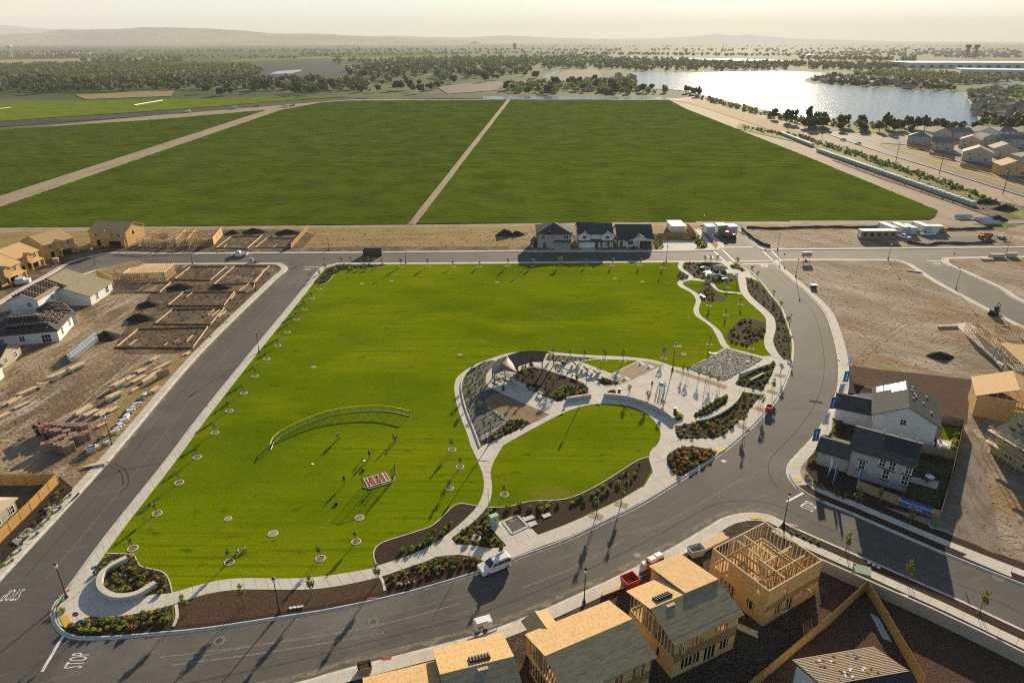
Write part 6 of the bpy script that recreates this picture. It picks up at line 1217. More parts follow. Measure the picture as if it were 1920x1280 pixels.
for (x, y), l in (((586,870),'out on the grass alone'),((683,864),'at the feet of the player in teal')): c = G(x,y); o = tag(MB().prism([(-.22,-.22),(.22,-.22),(.22,.22),(-.22,.22)], 0, .08).build('base_plate', 'white_paint', None, False, None, Z(c)), 'white base ' + l, 'base')
for (x, y), l in (((631,945),'dark bag on the grass behind the batter'),((681,882),'small dark bag on the grass below the players')): c = G(x,y); o = tag(MB().blob((0,0,.16), .35, .22, .2, random.Random(3), 2, .1).build('bag', 'dark_cloth', None, True, None, Z(c)), l, 'bag')
# ---- street signs
def stop_sign(label, p, rz):
    t = thing('stop_sign', label, 'sign', Z(p), rz); MB().cyl((0,0,0),(0,0,2.3),.035,.035,6).build('post', 'galvanised', t)
    oc = [(.38*math.cos(.3927+k*.7854), .38*math.sin(.3927+k*.7854)) for k in range(8)]
    b = MB(); b.add([(x,-.05,2.35+y) for x, y in oc] + [(x,-.02,2.35+y) for x, y in oc], [tuple(range(8)), tuple(range(15,7,-1))] + [(i,(i+1) % 8,8+(i+1) % 8,8+i) for i in range(8)]); o = b.build('plate', 'stop_red', t)
    me = text_mesh('STOP', .26, 'white_paint'); l = linkmesh('lettering', me, o); l.location = (0,-.056,2.35); l.rotation_euler = (math.pi/2,0,0)
stop_sign('red stop sign at the corner of the planted bed', G(150,1176), .5); stop_sign('stop sign at the top of the straight street', G(610,497), .2); stop_sign('stop sign at the dry lot corner', G(1469,489), .3); stop_sign('stop sign by the lumber corner', G(1786,488), .2)
for (x, y), l in (((182,1083),'in the bed beside the long sidewalk'),((155,1186),'in the corner bed below the stop sign')): c = G(x,y); t = thing('street_sign', 'small blue street sign ' + l, 'sign', Z(c), .8); MB().cyl((0,0,0),(0,0,2.1),.035,.035,6).build('post', 'galvanised', t); MB().box(-.35,-.03,1.7,.35,.02,2.1).build('plate', 'sign_blue', t)
def painted(txt, at_, towards, label, sx=1.0, sy=3.2):
    c = G(*at_); h = G(*towards) - c; rz = math.atan2(h.y, h.x) - math.pi/2
    me = text_mesh(txt, 1.0, 'road_paint', .001); o = linkmesh('road_lettering', me, None, Z(c,-.122), rz, (sx, sy, 1)); tag(o, label, 'road marking')
painted('STOP', (146,1236), (90,1238), 'white STOP lettering before the corner stop line'); painted('STOP', (24,1112), (-30,1180), 'white STOP lettering on the straight street by the corner'); painted('STOP', (575,505), (592,494), 'white STOP lettering at the top of the straight street')
painted('STOP', (1519,948), (1480,930), 'white STOP lettering below the model homes'); painted('STOP', (1331,481), (1350,481), 'white STOP lettering on the north street'); painted('STOP', (1434,498), (1422,488), 'white STOP lettering at the top of the curve'); painted('STOP', (1758,494), (1745,487), 'white STOP lettering of the side street')
def line(a, c, wd, label, name='stop_line'):
    A, B = G(*a), G(*c); o = tag(MB().bar((A.x,A.y,-.122),(B.x,B.y,-.122),wd,.006).build(name, 'road_paint'), label, 'road marking')
line((119,1188),(78,1257),.4,'white stop line at the corner bed'); line((571,499),(604,500),.4,'white stop line at the top of the straight street'); line((1513,919),(1475,939),.4,'white stop line by the model home corner'); line((1738,488.5),(1767,488.5),.4,'white stop line of the side street')
for a, c, l in (((1339,470),(1358,488),'outer bar of the west crosswalk'),((1355,468),(1378,490),'inner bar of the west crosswalk'),((1384,489),(1448,487.5),'upper bar of the south crosswalk'),((1392,494.5),(1450,493.5),'lower bar of the south crosswalk'),((1430,470),(1449,487),'inner bar of the east crosswalk'),((1447,470),(1462,485),'outer bar of the east crosswalk'),((1355,463),(1412,462.5),'bar of the north crosswalk')): line(a, c, .3, 'white ' + l, 'crosswalk_line')
for (x, y), l in (((700,1163),'near the kerb of the lower street'),((411,1199),'on the lower street left of the lamp'),((1357,863),'on the curve beside the oval bed'),((1195,1039),'on the curve beside the red toilets'),((1480,690),'on the curve above the tree wells'),((1872,1082),'beside the driveway of the walled street'),((385,760),'on the long straight street')):
    c = G(x,y); t = thing('manhole_cover', 'round manhole cover ' + l, 'manhole', Z(c,-.128), 0, 'manhole covers'); MB().cyl((0,0,0),(0,0,.008),.75,.75,18).build('collar', 'seam_pale', t); MB().cyl((0,0,.006),(0,0,.014),.45,.45,16).build('lid', 'dumpster_dark', t)
c = G(1530,752); tag(MB().cbox(0,0,0,1.0,2.6,.01,1.3).build('trench_patch', 'seam_dark', None, False, None, Z(c,-.128)), 'dark rectangular trench patch in the curved street', 'road patch')
for (x, y), rz, l in (((121,1110),.9,'by the corner lamp'),((697,1121),.15,'below the bark strip'),((724,1234),.2,'by the debris box'),((1484,676),1.4,'on the curve beside the bark bed'),((1543,938),-.35,'below the model home corner'),((1573,673),1.5,'beside the dry lot'),((1487,984),-.4,'at the roofless frame corner')):
    c = G(x,y); tag(MB().cbox(0,0,0,1.3,.35,.02,rz).build('red_kerb_mark', 'red_paint', None, False, None, Z(c,.02)), 'red painted kerb ' + l, 'kerb marking')
for px, l in (([(111,1156),(127,1151),(136,1169),(122,1177)],'at the corner by the stop sign'),([(1341,843),(1352,838),(1360,842),(1348,849)],'at the oval bed'),([(1489,896),(1498,894),(1504,902),(1494,904)],'at the model home corner'),([(1405,968),(1424,967),(1428,972),(1408,973)],'at the roofless frame corner'),([(1366,490.5),(1372,491),(1374,493),(1367,493)],'at the play garden corner')):
    P = gpoly(px); c = P[0]; t = thing('ramp_pad', 'yellow tactile ramp pad ' + l, 'ramp', Z(c,.035)); q = [(a.x-c.x, a.y-c.y) for a in P]; MB().prism(q, -.05, .03).build('pad', 'yellow_pad', t)
# utility cabinets, covers
def cabinet(label, p, rz, sx, sy, sz, mat):
    t = thing('utility_cabinet', label, 'cabinet', Z(p), rz); MB().box(-sx/2,-sy/2,.08,sx/2,sy/2,sz).build('body', mat, t); MB().box(-sx/2-.04,-sy/2-.04,sz,sx/2+.04,sy/2+.04,sz+.06).build('lid', mat, t); MB().box(-sx/2-.2,-sy/2-.2,0,sx/2+.2,sy/2+.2,.09).build('plinth', 'concrete', t); MB().box(-.03,-sy/2-.03,.3,.03,-sy/2-.01,sz-.2).build('door_seam', 'black_metal', t)
cabinet('tall mint green utility cabinet by the concrete pad', G(926,985), .55, 1.3, .8, 2.0, 'mint_box'); cabinet('large dark green transformer box by the block wall', G(1612,1085), -.42, 2.2, 1.8, 1.7, 'green_box'); cabinet('small pale green box at the block wall', G(1692,1126), -.42, 1.0, .8, .8, 'mint_box'); cabinet('green transformer in the bark below the banner', G(1753,986), -.4, 1.2, 1.0, .9, 'green_box')
t = thing('flag_pole', 'slim bare pole beside the mint cabinet', 'pole', Z(G(916,972))); MB().cyl((0,0,0),(0,0,5.6),.06,.04,7).build('pole', 'galvanised', t); MB().lathe([(.28,0),(.2,.2)], 8).build('foot', 'concrete', t)
P = gpoly([(943,978),(970,966),(990,987),(960,1001)]); c = P[0]; t = thing('utility_vault', 'sunken grey utility vault with pale rim in the concrete pad', 'vault', Z(c,.05)); q = [Vector((a.x-c.x,a.y-c.y,0)) for a in P]; m_ = sum(q, Vector((0,0,0)))/4
for i in range(4): MB().bar(q[i]+Vector((0,0,.03)), q[(i+1) % 4]+Vector((0,0,.03)), .35, .08).build('rim', 'concrete', t)
MB().prism([m_+(a-m_)*.9 for a in q], -.02, .01).build('lid', 'gravel', t); o = MB().cyl((m_.x-.6,m_.y+.8,.01),(m_.x-.6,m_.y+.8,.03),.45,.45,14).build('cap', 'granite', t)
for px, l in (([(978,971),(998,966),(1004,971),(985,978)],'larger one'),([(988,981),(1003,976),(1008,983),(994,989)],'smaller one'),([(1015,966),(1030,961),(1034,967),(1020,972)],'lone one')): P = gpoly(px); c = P[0]; t = thing('concrete_cover', 'flat concrete cover in the bark by the vault, ' + l, 'cover', Z(c,.02)); MB().prism([(a.x-c.x,a.y-c.y) for a in P], 0, .12).build('slab', 'concrete', t)
RC.put(Z(G(892,1008),.02), 0, 1.0, 'pale round cover in the bed beside the concrete pad', 'round lawn covers')
for x0, y0, dx, dy, n, l in ((545,1140,7.2,-1,4,'small white meter box in the bark strip by the lamp'),(753,1095,7.4,-1.6,4,'small white meter box in the bed beside the van'),(1629,1055,9,4.5,3,'small white meter box in the verge by the transformer')):
    for k in range(n): c = G(x0+k*dx, y0+k*dy); tag(MB().box(-.2,-.15,0,.2,.15,.16).build('meter_box', 'white_plastic', None, False, None, Z(c,.01)), l, 'box', l + ' row')
# flags and banner of the model homes
def flag(label, p, rz, mat, tcol, h=6.0):
    t = thing('feather_flag', label, 'flag', Z(p), rz); MB().cyl((0,0,0),(0,0,h),.035,.03,6).build('pole', 'grey_metal', t)
    b = MB(); n = 6
    for i in range(n+1):
        z = h-.05-2.6*i/n
        for k in range(4): b.v.append((-.04-.42*k, .05*math.sin(k*1.3+i*.6), z))
    for i in range(n):
        for k in range(3): a = i*4+k; b.f.append((a,a+1,a+5,a+4))
    o = b.build('cloth', mat, t)
    me = text_mesh('LENNAR', .46, tcol, .002); l = linkmesh('lettering', me, o); l.location = (-.66,-.07,h-1.35); l.rotation_euler = (math.pi/2, math.pi/2*-1, 0)
for i, ((x, y), mm_, tc_) in enumerate((((1594,704),'white_flag','sign_blue'),((1586,735),'blue_flag','white_paint'),((1577,760),'white_flag','sign_blue'),((1562,786),'blue_flag','white_paint'),((1548,817),'white_flag','sign_blue'),((1530,848),'blue_flag','white_paint'))):
    flag(('white' if i % 2 == 0 else 'blue') + ' LENNAR flag on a pole ' + ('at the bark slope','by the upper model home fence','by the upper driveway','by the garden stones','by the white bench stones','at the corner path')[i], G(x,y), .15, mm_, tc_, 5.2)
for (x, y), m_, l in (((1552,893),'white_flag','white feather flag in the corner garden'),((1561,908),'blue_flag','dark striped feather flag in the corner garden'),((1606,913),'sign_blue','narrow blue feather flag at the fence end')):
    c = G(x,y); t = thing('feather_flag', l, 'flag', Z(c), .4); MB().cyl((0,0,0),(0,0,3.8),.03,.03,6).build('pole', 'white_paint', t); b = MB(); b.add([(.02,0,.7),(.5,.05,1.1),(.62,0,2.2),(.45,-.05,3.3),(.02,0,3.8)], [(0,1,2,3,4)]); b.build('cloth', m_, t)
# ================================================================== FENCES, SITE CLUTTER, VEHICLES, PEOPLE
def fence(label, px, h=1.8, mat='fence_wood', step=2.4, name='wooden_fence', gaps=True, z=0.0, ground_pts=None):
    p = ground_pts or GL(px); O = p[0].copy(); t = thing(name, label, 'fence', (O.x, O.y, z)); rnd = random.Random(int(abs(O.x)*10))
    for a, c in zip(p, p[1:]):
        L = (c-a).length; n = max(1, round(L/step)); d = (c-a)/n; ang = math.atan2(d.y, d.x); u = d.normalized()
        for k in range(n):
            q = a + d*k - O; b = MB(); m = max(2, int(d.length/.19)); wd = d.length/m
            for i in range(m):
                e = q + u*(i*wd + wd/2); b.cbox(e.x, e.y, .04, wd*.94, .025 + .012*(i % 2), h-.04 + rnd.uniform(-.02,.02), ang)
            for zz in (.35, h-.3): e = q + d/2; b.cbox(e.x + u.y*.05, e.y - u.x*.05, zz, d.length*.98, .05, .09, ang)
            b.build('fence_panel', mat, t); MB().cbox(q.x, q.y, 0, .1, .1, h+.05, ang).build('post', mat, t)
    return t
fence('golden wooden fence running down past the white batten-roof house', [(1622,1107),(1660,1170),(1700,1240),(1728,1292)], 1.9); fence('golden wooden fence between the dark yard and the batten-roof house', [(1400,1300),(1500,1215),(1560,1165),(1622,1107)], 1.9)
fence('golden wooden fence along the dark planting strip', [(0,1018),(60,958),(110,906)], 2.0); fence('golden wooden fence closing the back yard by the dirt lot', [(110,906),(50,909),(-20,910)], 2.0)
fence('plain wooden fence beside the shade of the model home', [(1606,917),(1645,932),(1675,944)], 1.8, 'fence_grey'); fence('wooden fence carrying the blue banner', [(1675,944),(1720,960),(1760,975)], 1.8, 'fence_grey'); fence('wooden fence along the gravel lane', [(1760,975),(1780,905),(1797,835),(1805,800)], 1.8, 'fence_grey'); fence('wooden fence between the two model homes', [(1724,848),(1760,855),(1792,862)], 1.8, 'fence_grey'); fence('wooden fence behind the white model home', [(1765,793),(1790,797),(1805,800)], 1.8, 'fence_grey'); fence('wooden fence below the bark slope', [(1600,719),(1640,728),(1682,737)], 1.7, 'fence_grey')
fence('single run of wooden fence beside the dry lot', [(546,466),(562,448),(578,430)], 1.9, 'fence_wood'); fence('wooden fence beside the grey finished house', [(1001,466),(1003,452),(1005,440)], 1.8, 'fence_grey'); fence('dark wooden fence behind the parking pad', [(1232,447),(1262,446),(1303,446)], 2.0, 'lumber_dark'); fence('dark wooden fence beside the hedge triangle', [(1303,446),(1296,436),(1288,427)], 2.0, 'lumber_dark')
for a, c, l in (((1742,290),(1790,300),'first'),((1800,312),(1858,325),'second'),((1700,275),(1744,283),'third')): fence('orange wooden fence behind the subdivision houses, %s run' % l, [a, c], 2.0, 'fence_wood', 4)
A, B = G(1680,947), G(1743,969.5); w, rz = base(A, B); t = thing('banner', 'blue banner reading Backyard Landscaping Included on the fence', 'banner', Z(A + (B-A).normalized()*.4 + Vector((math.sin(rz)*.12, -math.cos(rz)*.12, 0)), .35), rz); o = MB().box(0,0,0,w*.92,.02,1.55).build('cloth', 'blue_flag', t)
for txt, z, s in (('Backyard Landscaping', 1.0, .58), ('Included', .42, .58)): me = text_mesh(txt, s, 'white_paint', .004); l = linkmesh('lettering', me, o); l.location = (w*.46,-.02,z); l.rotation_euler = (math.pi/2,0,0)
# block wall with courses
def blockwall(label, px, h=2.0):
    p = GL(px); O = p[0].copy(); t = thing('block_wall', label, 'wall', Z(O))
    for a, c in zip(p, p[1:]):
        L = (c-a).length; u = (c-a).normalized(); ang = math.atan2(u.y, u.x); n = max(1, int(L/1.2))
        for r in range(5):
            for k in range(n):
                q = a - O + u*((k+.5)*L/n); MB().cbox(q.x, q.y, r*h/5+.005, L/n-.02, .2, h/5-.015, ang).build('block_course', 'block_wall', t)
        q = (a+c)/2 - O; MB().cbox(q.x, q.y, h, L, .26, .07, ang).build('cap', 'concrete', t)
blockwall('long tan block wall beside the sloping street', [(1532,1066),(1622,1107),(1740,1160),(1840,1208),(1935,1256)], 1.9)
# ---- lumber, pallets, heaps
def lumber_stack(label, p, rz, L, wd, h, mat='lumber', wrap=None, ragged=.5, seed=1):
    rnd = random.Random(seed); t = thing('lumber_stack', label, 'lumber', Z(p,.01), rz, 'lumber stacks')
    for s in (-.3, .3): MB().box(L*s-.07,-wd/2,0,L*s+.07,wd/2,.1).build('bearer', 'lumber_dark', t)
    n = max(2, int(wd/.3)); rows = max(1, int(h/.22))
    for r in range(rows):
        for k in range(n): e = rnd.uniform(-ragged, ragged)*.5; MB().box(-L/2+e,-wd/2+k*wd/n+.012,.1+r*.22,L/2+e,-wd/2+(k+1)*wd/n-.012,.1+r*.22+.205).build('board_bundle', mat, t)
    if wrap: MB().box(-L*.3,-wd/2-.02,.1,L*.25,-wd/2+.005,.1+max(1,rows-2)*.22).build('wrap', wrap, t)
LS = [(143,693,.75,4.6,2.0,1.3,'green_wrap'),(118,702,.75,3.5,1.6,1.1,None),(100,713,.75,2.6,1.6,1.6,None),(82,722,.75,2.8,2,1.0,None),(50,738,.8,5,1.4,1.1,None),(24,754,.8,4,1.6,.9,None),(38,762,.8,4,1.2,.5,None),(6,782,.8,4,1.6,.8,None),(291,674,.85,3,1.4,.7,None),(306,688,.85,5.5,1.2,.9,None),(290,700,.85,4.6,1.2,.6,None),(264,696,.7,2.6,2.2,.5,None),(243,709,.7,3,2,.5,None),(262,712,.85,4,1.6,.7,None),(278,712,.85,4,1.6,.8,None),(222,727,.8,3.4,1.8,1.6,'green_wrap'),(214,747,.8,4,2,1.4,'green_wrap'),(157,772,.8,4.6,1.6,1.1,'green_wrap'),(172,776,.85,3.6,1.8,.9,None),(191,776,.85,3,1.8,.9,'wrap_white'),(210,770,.85,3,1.4,.6,None),(253,731,.8,2.2,1.2,.6,None),(290,734,.85,2.8,1.2,1.2,None),(188,799,.8,2.6,1,.4,None),(350,664,.9,2,1.2,.4,None),(180,872,.05,4,1,.3,None)]
WH = ['beside the wrapped pallet row','below the green-wrapped stack','upended squarish one in the middle row','rounded end pile in the middle row','long low one by the rebar stakes','short one at the end of the rebar stakes','thin one beside the grey pipe','cut by the frame edge','topmost in the roadside row','longest in the roadside row','thin one under the longest','flat square pallet pile','wide flat pile with loose boards','next to the wide flat pile','below the longest roadside stack','tall one with a green wrapped end','long one with a green wrapped side','green-ended one above the roof tiles','strapped one above the roof tiles','white-wrapped one above the roof tiles','loose one beside the white-wrapped stack','tiny one on the dry grass','low sheet stack by the kerb','small loose boards by the lamp','small pile near the upper kerb','long boards on the back fence']
for k, ((x, y, rz, L, wd, h, wr), l) in enumerate(zip(LS, WH)): lumber_stack('pale lumber stack, ' + l, G(x,y), rz+.45+.15*math.sin(k*2.7), L*.82, wd*.8, h*.72, 'lumber', wr, 1.2, k)
t = thing('sheet_panel', 'upright sheet panels leaning by the kerb on the dry grass', 'panels', Z(G(298,710)), .95); [MB().box(0,k*.18,0,2.6,k*.18+.08,1.5).build('sheet', 'fence_grey', t) for k in range(4)]
lumber_stack('pale lumber pile on the dry lot behind the mound', G(1776,613), .08, 5.4, .9, .5, seed=50); lumber_stack('dark-banded lumber pile at the kerb by the street bend, larger', G(1868,482), 0, 5, 1.6, 1.2, seed=51); lumber_stack('lumber pile at the kerb by the street bend, squarer', G(1895,481), 0, 3.4, 1.6, 1.4, seed=52); lumber_stack('low lumber pile on the grass by the bend', G(1850,487), 0, 4, 1.2, .6, seed=53); lumber_stack('thin boards lying near the side street kerb', G(1714,509), -.55, 4.5, .7, .25, seed=54); lumber_stack('boards in the bin yard behind the grey hopper', G(1335,1019), .55, 5.5, 1.6, .6, seed=55); lumber_stack('boards on the dark ground between the two houses', G(1393,1180), -.6, 3.6, 1.0, .3, seed=56); lumber_stack('low boards by the red bin', G(1150,1107), .45, 3.5, .7, .25, seed=57)
for k in range(5): a, c = G(1632+k*3.5,1150+k*2), G(1656+k*3.5,1197+k*2); o = tag(MB().bar((a.x,a.y,.1),(c.x,c.y,.1+.03*k),.14,.1).build('plank', 'container_grey'), 'long grey plank lying beside the golden fence', 'plank', 'grey planks by the fence')
# white wrapped pallets and brown roof tile pallets
def pallet_proto(mat, cap):
    t = thing('tile_pallet', 'pallet', 'pallet'); MB().box(-.6,-.5,0,.6,.5,.12).build('pallet_base', 'lumber_dark', t)
    for z in (.12, .72):
        MB().box(-.57,-.47,z,.57,.47,z+.56).build('load', mat, t)
    MB().box(-.59,-.49,1.28,.59,.49,1.33).build('cover', cap, t); return Proto(t)
PW = pallet_proto('wrap_white', 'container_grey'); PB = pallet_proto('tile_brown', 'tile_brown')
for k in range(12): c = G(133+k*4.3, 673-k*3.6); PW.put(Z(c), .85, 1, 'white-wrapped pallet in the double row behind the white house', 'wrapped pallet row')
for k in range(11): c = G(137+k*4.3, 677-k*3.6); PW.put(Z(c), .85, 1, 'white-wrapped pallet in the double row behind the white house', 'wrapped pallet row')
for x, y in [(103,800),(110,801),(118,802),(126,803),(135,803),(143,803),(151,803),(160,803),(104,812),(112,813),(128,814),(140,820),(148,822),(156,821),(163,817),(120,824),(112,828),(104,832),(96,836),(112,838),(120,840),(128,842),(135,838),(88,838),(132,828),(125,834)]: PB.put(Z(G(x,y+6)), random.uniform(.5,.7), (1.15,1.15,1.25), 'brown roof tile pallet in the block by the dirt track', 'brown tile pallets')
rj = random.Random(31)
for x, y in [(272,742),(268,748),(262,752),(255,760),(250,766),(244,772),(238,782),(232,790),(226,798),(220,806),(214,812),(190,824),(203,832),(170,842),(182,840)]:
    c = G(x,y); k = rj.randrange(3); t = thing('debris_pile', ('white sack and scrap heap','grey wrapped scrap bundle','dark scrap and cardboard heap')[k] + ' along the roadside dry grass', 'debris', Z(c), rj.uniform(0,3), 'roadside debris'); MB().cbox(0,0,0,1.2,.8,.6,.2).build('box', ('wrap_white','container_grey','dumpster_dark')[k], t); MB().blob((.7,.3,.25),.5,.4,.3,rj,1,.2).build('sack', ('container_grey','white_plastic','fence_grey')[k], t); MB().bar((-.9,-.5,.08),(1.2,-.7,.2),.2,.06).build('scrap_board', 'lumber', t)
c = G(172,846); t = thing('open_crate', 'open grey crate at the roadside near the lamp', 'crate', Z(c), .6); [MB().box(*q).build('side', 'container_grey', t) for q in ((-.8,-.6,0,.8,-.52,1),(-.8,.52,0,.8,.6,1),(-.8,-.52,0,-.72,.52,1),(.72,-.52,0,.8,.52,1))]
for k in range(8): c = G(18+k*9.6, 744-k*8.2); t = tag(MB().cyl((0,0,0),(.03,0,1.5),.05,.05,5).build('stake_post', 'pole_wood', None, False, None, Z(c)), 'thin dark stake in the line beside the lumber', 'stake', 'line of stakes')
a, c = G(31,776), G(69,753); tag(MB().cyl((a.x,a.y,.15),(c.x,c.y,.15),.15,.15,8).build('pipe', 'container_grey'), 'long pale pipe lying on the dirt lot', 'pipe')
def heap(label, x, y, rx, ry, h, mat='earth_pile', seed=1, z=-.02):
    rnd = random.Random(seed); c = G(x,y); b = MB(); n, m = 18, 6
    for j in range(m+1):
        r = 1 - j/m
        for i in range(n):
            a = 6.2832*i/n; k = 1 + .25*noise.noise(Vector((math.cos(a)*1.5, math.sin(a)*1.5, seed*2.3))); zz = h*(1-r**1.4)*(1 + .25*noise.noise(Vector((math.cos(a)*r*3, math.sin(a)*r*3, seed)))); b.v.append((rx*r*k*math.cos(a), ry*r*k*math.sin(a), zz))
    for j in range(m):
        for i in range(n): b.f.append((j*n+i, j*n+(i+1) % n, (j+1)*n+(i+1) % n, (j+1)*n+i))
    tag(b.build('soil_heap', mat, None, True, None, Z(c,z)), label, 'soil heap', 'soil heaps')
for k, (x, y, rx, ry, h, l) in enumerate(((340,539,5,3,1.6,'dark soil heap between the form boards, west one'),(412,539,4.5,2.8,1.6,'dark soil heap between the form boards, east one'),(278,572,4,2.6,1.5,'dark soil heap beside the weedy patch'),(262,598,4.4,3.2,2.0,'tall dark soil heap above the wrapped pallets'),(200,632,4.2,3.4,2.2,'dark soil heap next to the wrapped pallets'),(437,437,3.5,2.4,1.6,'small dark heap by the stud frame'),(478,435,6,3,2.0,'broad dark heap at the field road'),(540,437,6.5,3,2.0,'long dark heap beside the wooden fence'),(948,441,5,3,3.0,'tall dark heap beside the grey finished house'),(970,440,4,2.4,1.9,'lower dark heap beside the grey finished house'),(1762,668,3.6,2.8,1.5,'pointed grey mound on the dirt lot'),(1883,392,7,4,2.6,'dark heap by the earthworks'),(1868,412,6,3.5,2.4,'dark heap above the pipes'),(1850,380,7,3.5,2.4,'dark heap at the end of the pipe row'))): heap(l, x, y, rx*.85, ry*.85, h*.8, seed=k+1)
# ---- slab forms on the lots: boards set round each future slab
def form(label, corners, extra=()):
    P = GL(corners); O = P[0].copy(); t = thing('slab_form', label, 'form boards', Z(O), 0, 'slab forms'); n = len(P)
    for i in range(n):
        a = P[i]-O; c = P[(i+1) % n]-O; L = (c-a).length; m = max(1, int(L/4.5))
        for k in range(m):
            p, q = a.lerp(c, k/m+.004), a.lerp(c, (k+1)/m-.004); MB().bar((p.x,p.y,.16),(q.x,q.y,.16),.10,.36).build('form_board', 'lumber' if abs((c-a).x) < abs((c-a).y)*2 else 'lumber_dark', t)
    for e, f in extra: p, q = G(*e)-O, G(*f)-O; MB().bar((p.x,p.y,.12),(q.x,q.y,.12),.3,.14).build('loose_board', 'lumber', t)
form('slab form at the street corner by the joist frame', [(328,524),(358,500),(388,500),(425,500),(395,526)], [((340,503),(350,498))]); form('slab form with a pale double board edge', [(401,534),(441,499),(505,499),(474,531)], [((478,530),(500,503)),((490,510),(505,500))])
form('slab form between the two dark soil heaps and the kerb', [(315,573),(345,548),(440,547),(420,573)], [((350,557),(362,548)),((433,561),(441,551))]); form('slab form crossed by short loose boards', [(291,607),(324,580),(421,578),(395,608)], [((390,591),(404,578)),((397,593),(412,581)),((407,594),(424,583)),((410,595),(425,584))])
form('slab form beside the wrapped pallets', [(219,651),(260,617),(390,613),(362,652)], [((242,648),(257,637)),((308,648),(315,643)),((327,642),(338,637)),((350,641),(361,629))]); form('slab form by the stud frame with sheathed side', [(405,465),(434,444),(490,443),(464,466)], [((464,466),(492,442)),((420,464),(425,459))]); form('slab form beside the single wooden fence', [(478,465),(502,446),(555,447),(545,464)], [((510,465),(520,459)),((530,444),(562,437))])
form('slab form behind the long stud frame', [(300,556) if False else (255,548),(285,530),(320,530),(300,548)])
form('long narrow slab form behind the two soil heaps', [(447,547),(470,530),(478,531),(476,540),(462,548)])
# ---- trailers and containers
def container(label, p, rz, L, wd, h, mat, roofm='container_pale', name='container', wins=0):
    t = thing(name, label, 'container', Z(p,.05), rz); MB().box(0,0,0,L,wd,h).build('body', mat, t); MB().box(-.05,-.05,h,L+.05,wd+.05,h+.08).build('roof', roofm, t); n = int(L/.6); b = MB()
    for k in range(n): MB
    for k in range(1, n): b.box(L*k/n-.06,-.05,.1,L*k/n+.06,0,h-.1)
    b.build('ribs', mat, t)['kind'] = 'stuff'
    for k in range(wins): o = MB().box(L*(k+.5)/wins-.6,-.10,1.0,L*(k+.5)/wins+.6,-.06,2.1).build('window', 'glass_dark', t)
    MB().box(-.04,wd*.15,.1,-.01,wd*.85,h-.2).build('door', 'white_plastic', t); return t
container('long brown office trailer with white roof and five windows', G(1614,447.5), G(0,0).x*0, 13.5, 3.2, 3.0, 'container_brown', 'container_pale', 'office_trailer', 5)
for (x, y), rz, L, l in (((1671,440),2.2,9,'pale grey container behind the brown trailer'),((1693,439),2.2,8,'second grey container in the cluster behind the trailer'),((1706,440),2.2,6,'short grey container beside the cluster'),((1732,437),2.2,8,'blue-grey container behind the white pickup')): container(l, G(x,y), rz-math.pi/2-.5, 2.6, L, 2.7, 'container_grey')
container('pale container standing beside the white pickup', G(1744,437), 0, 5, 3, 2.7, 'container_pale'); container('long white storage unit behind the dark fence', G(1258,436), 0, 5.6, 9, 2.6, 'container_pale', 'container_pale', 'storage_unit')
container('grey storage box by the field gate, first of three', G(1325,440), .1, 3.2, 4.5, 3.2, 'container_grey'); container('tan storage box by the field gate, middle of three', G(1346,438), .1, 3.2, 4, 3.2, 'fence_grey'); container('blue-grey storage box by the field gate, last of three', G(1366,440), .1, 3.4, 4, 3.2, 'container_grey'); container('tan dumpster box beside the yard gate', G(1760,437), 0, 3.2, 2.4, 1.8, 'fence_wood', 'lumber_dark')
# silt fence of black fabric
def fabric(label, px, h=.9):
    p = resample(catmull(GL(px), 3), 2.4); O = p[0].copy(); t = thing('silt_fence', label, 'fence', Z(O)); b = MB(); q = [a-O for a in p]
    b.strip([Vector((a.x,a.y,0)) for a in q], [Vector((a.x,a.y,h*(.85+.15*math.sin(i*1.7)))) for i, a in enumerate(q)]); b.build('fabric', 'black_fabric', t); [MB().cyl((a.x,a.y,0),(a.x,a.y,h+.15),.03,.03,5).build('stake', 'stake', t) for a in q[::2]]
fabric('black silt fence curving from the field gate to the corner', [(1390,430),(1405,443),(1425,457),(1445,463)], 1.1); fabric('black silt fence along the field road behind the dry lot', [(1400,427),(1450,429),(1500,427),(1560,426),(1610,427),(1660,425)], .8); fabric('black silt fence in front of the storage yard', [(1700,455),(1740,460),(1760,456),(1800,457),(1860,456)], .8); fabric('black silt fence behind the storage yard', [(1770,431),(1820,430),(1862,428)], .9)
# concrete culvert sections
def culvert():
    t = thing('culvert_section', 'culvert', 'culvert'); b = MB(); n = 10; W, H2, L, th = 1.45, 2.0, 2.6, .22
    prof = [(-W,0),(-W,H2-.4),(-W+.4,H2),(W-.4,H2),(W,H2-.4),(W,0)]; inn = [(-W+th,0),(-W+th,H2-.5),(-W+.5,H2-th),(W-.5,H2-th),(W-th,H2-.5),(W-th,0)]
    m = len(prof)
    for y in (0, L): b.v += [(x, y, z) for x, z in prof] + [(x, y, z) for x, z in inn]
    for i in range(m-1): b.f += [(i,i+1,i+1+2*m,i+2*m),(m+i,m+i+2*m,m+i+1+2*m,m+i+1),(i,m+i,m+i+1,i+1),(2*m+i,2*m+i+1,3*m+i+1,3*m+i)]
    b.build('shell', 'pipe_concrete', t); MB().box(-W,0,-.05,W,L,.1).build('floor', 'pipe_concrete', t); return Proto(t)
CV = culvert(); pa, pc = G(1532,284), G(1826,388); d = (pc-pa); ang = math.atan2(d.y, d.x); n = int(d.length/3.7)
for k in range(n): c = pa + d*(k/n); CV.put(Z(c,-.1), ang, 1, 'pale concrete culvert section in the long row beside the crop field', 'culvert row')
pa, pc = G(1460,251), G(1521,275); d = (pc-pa); n = int(d.length/3.6)
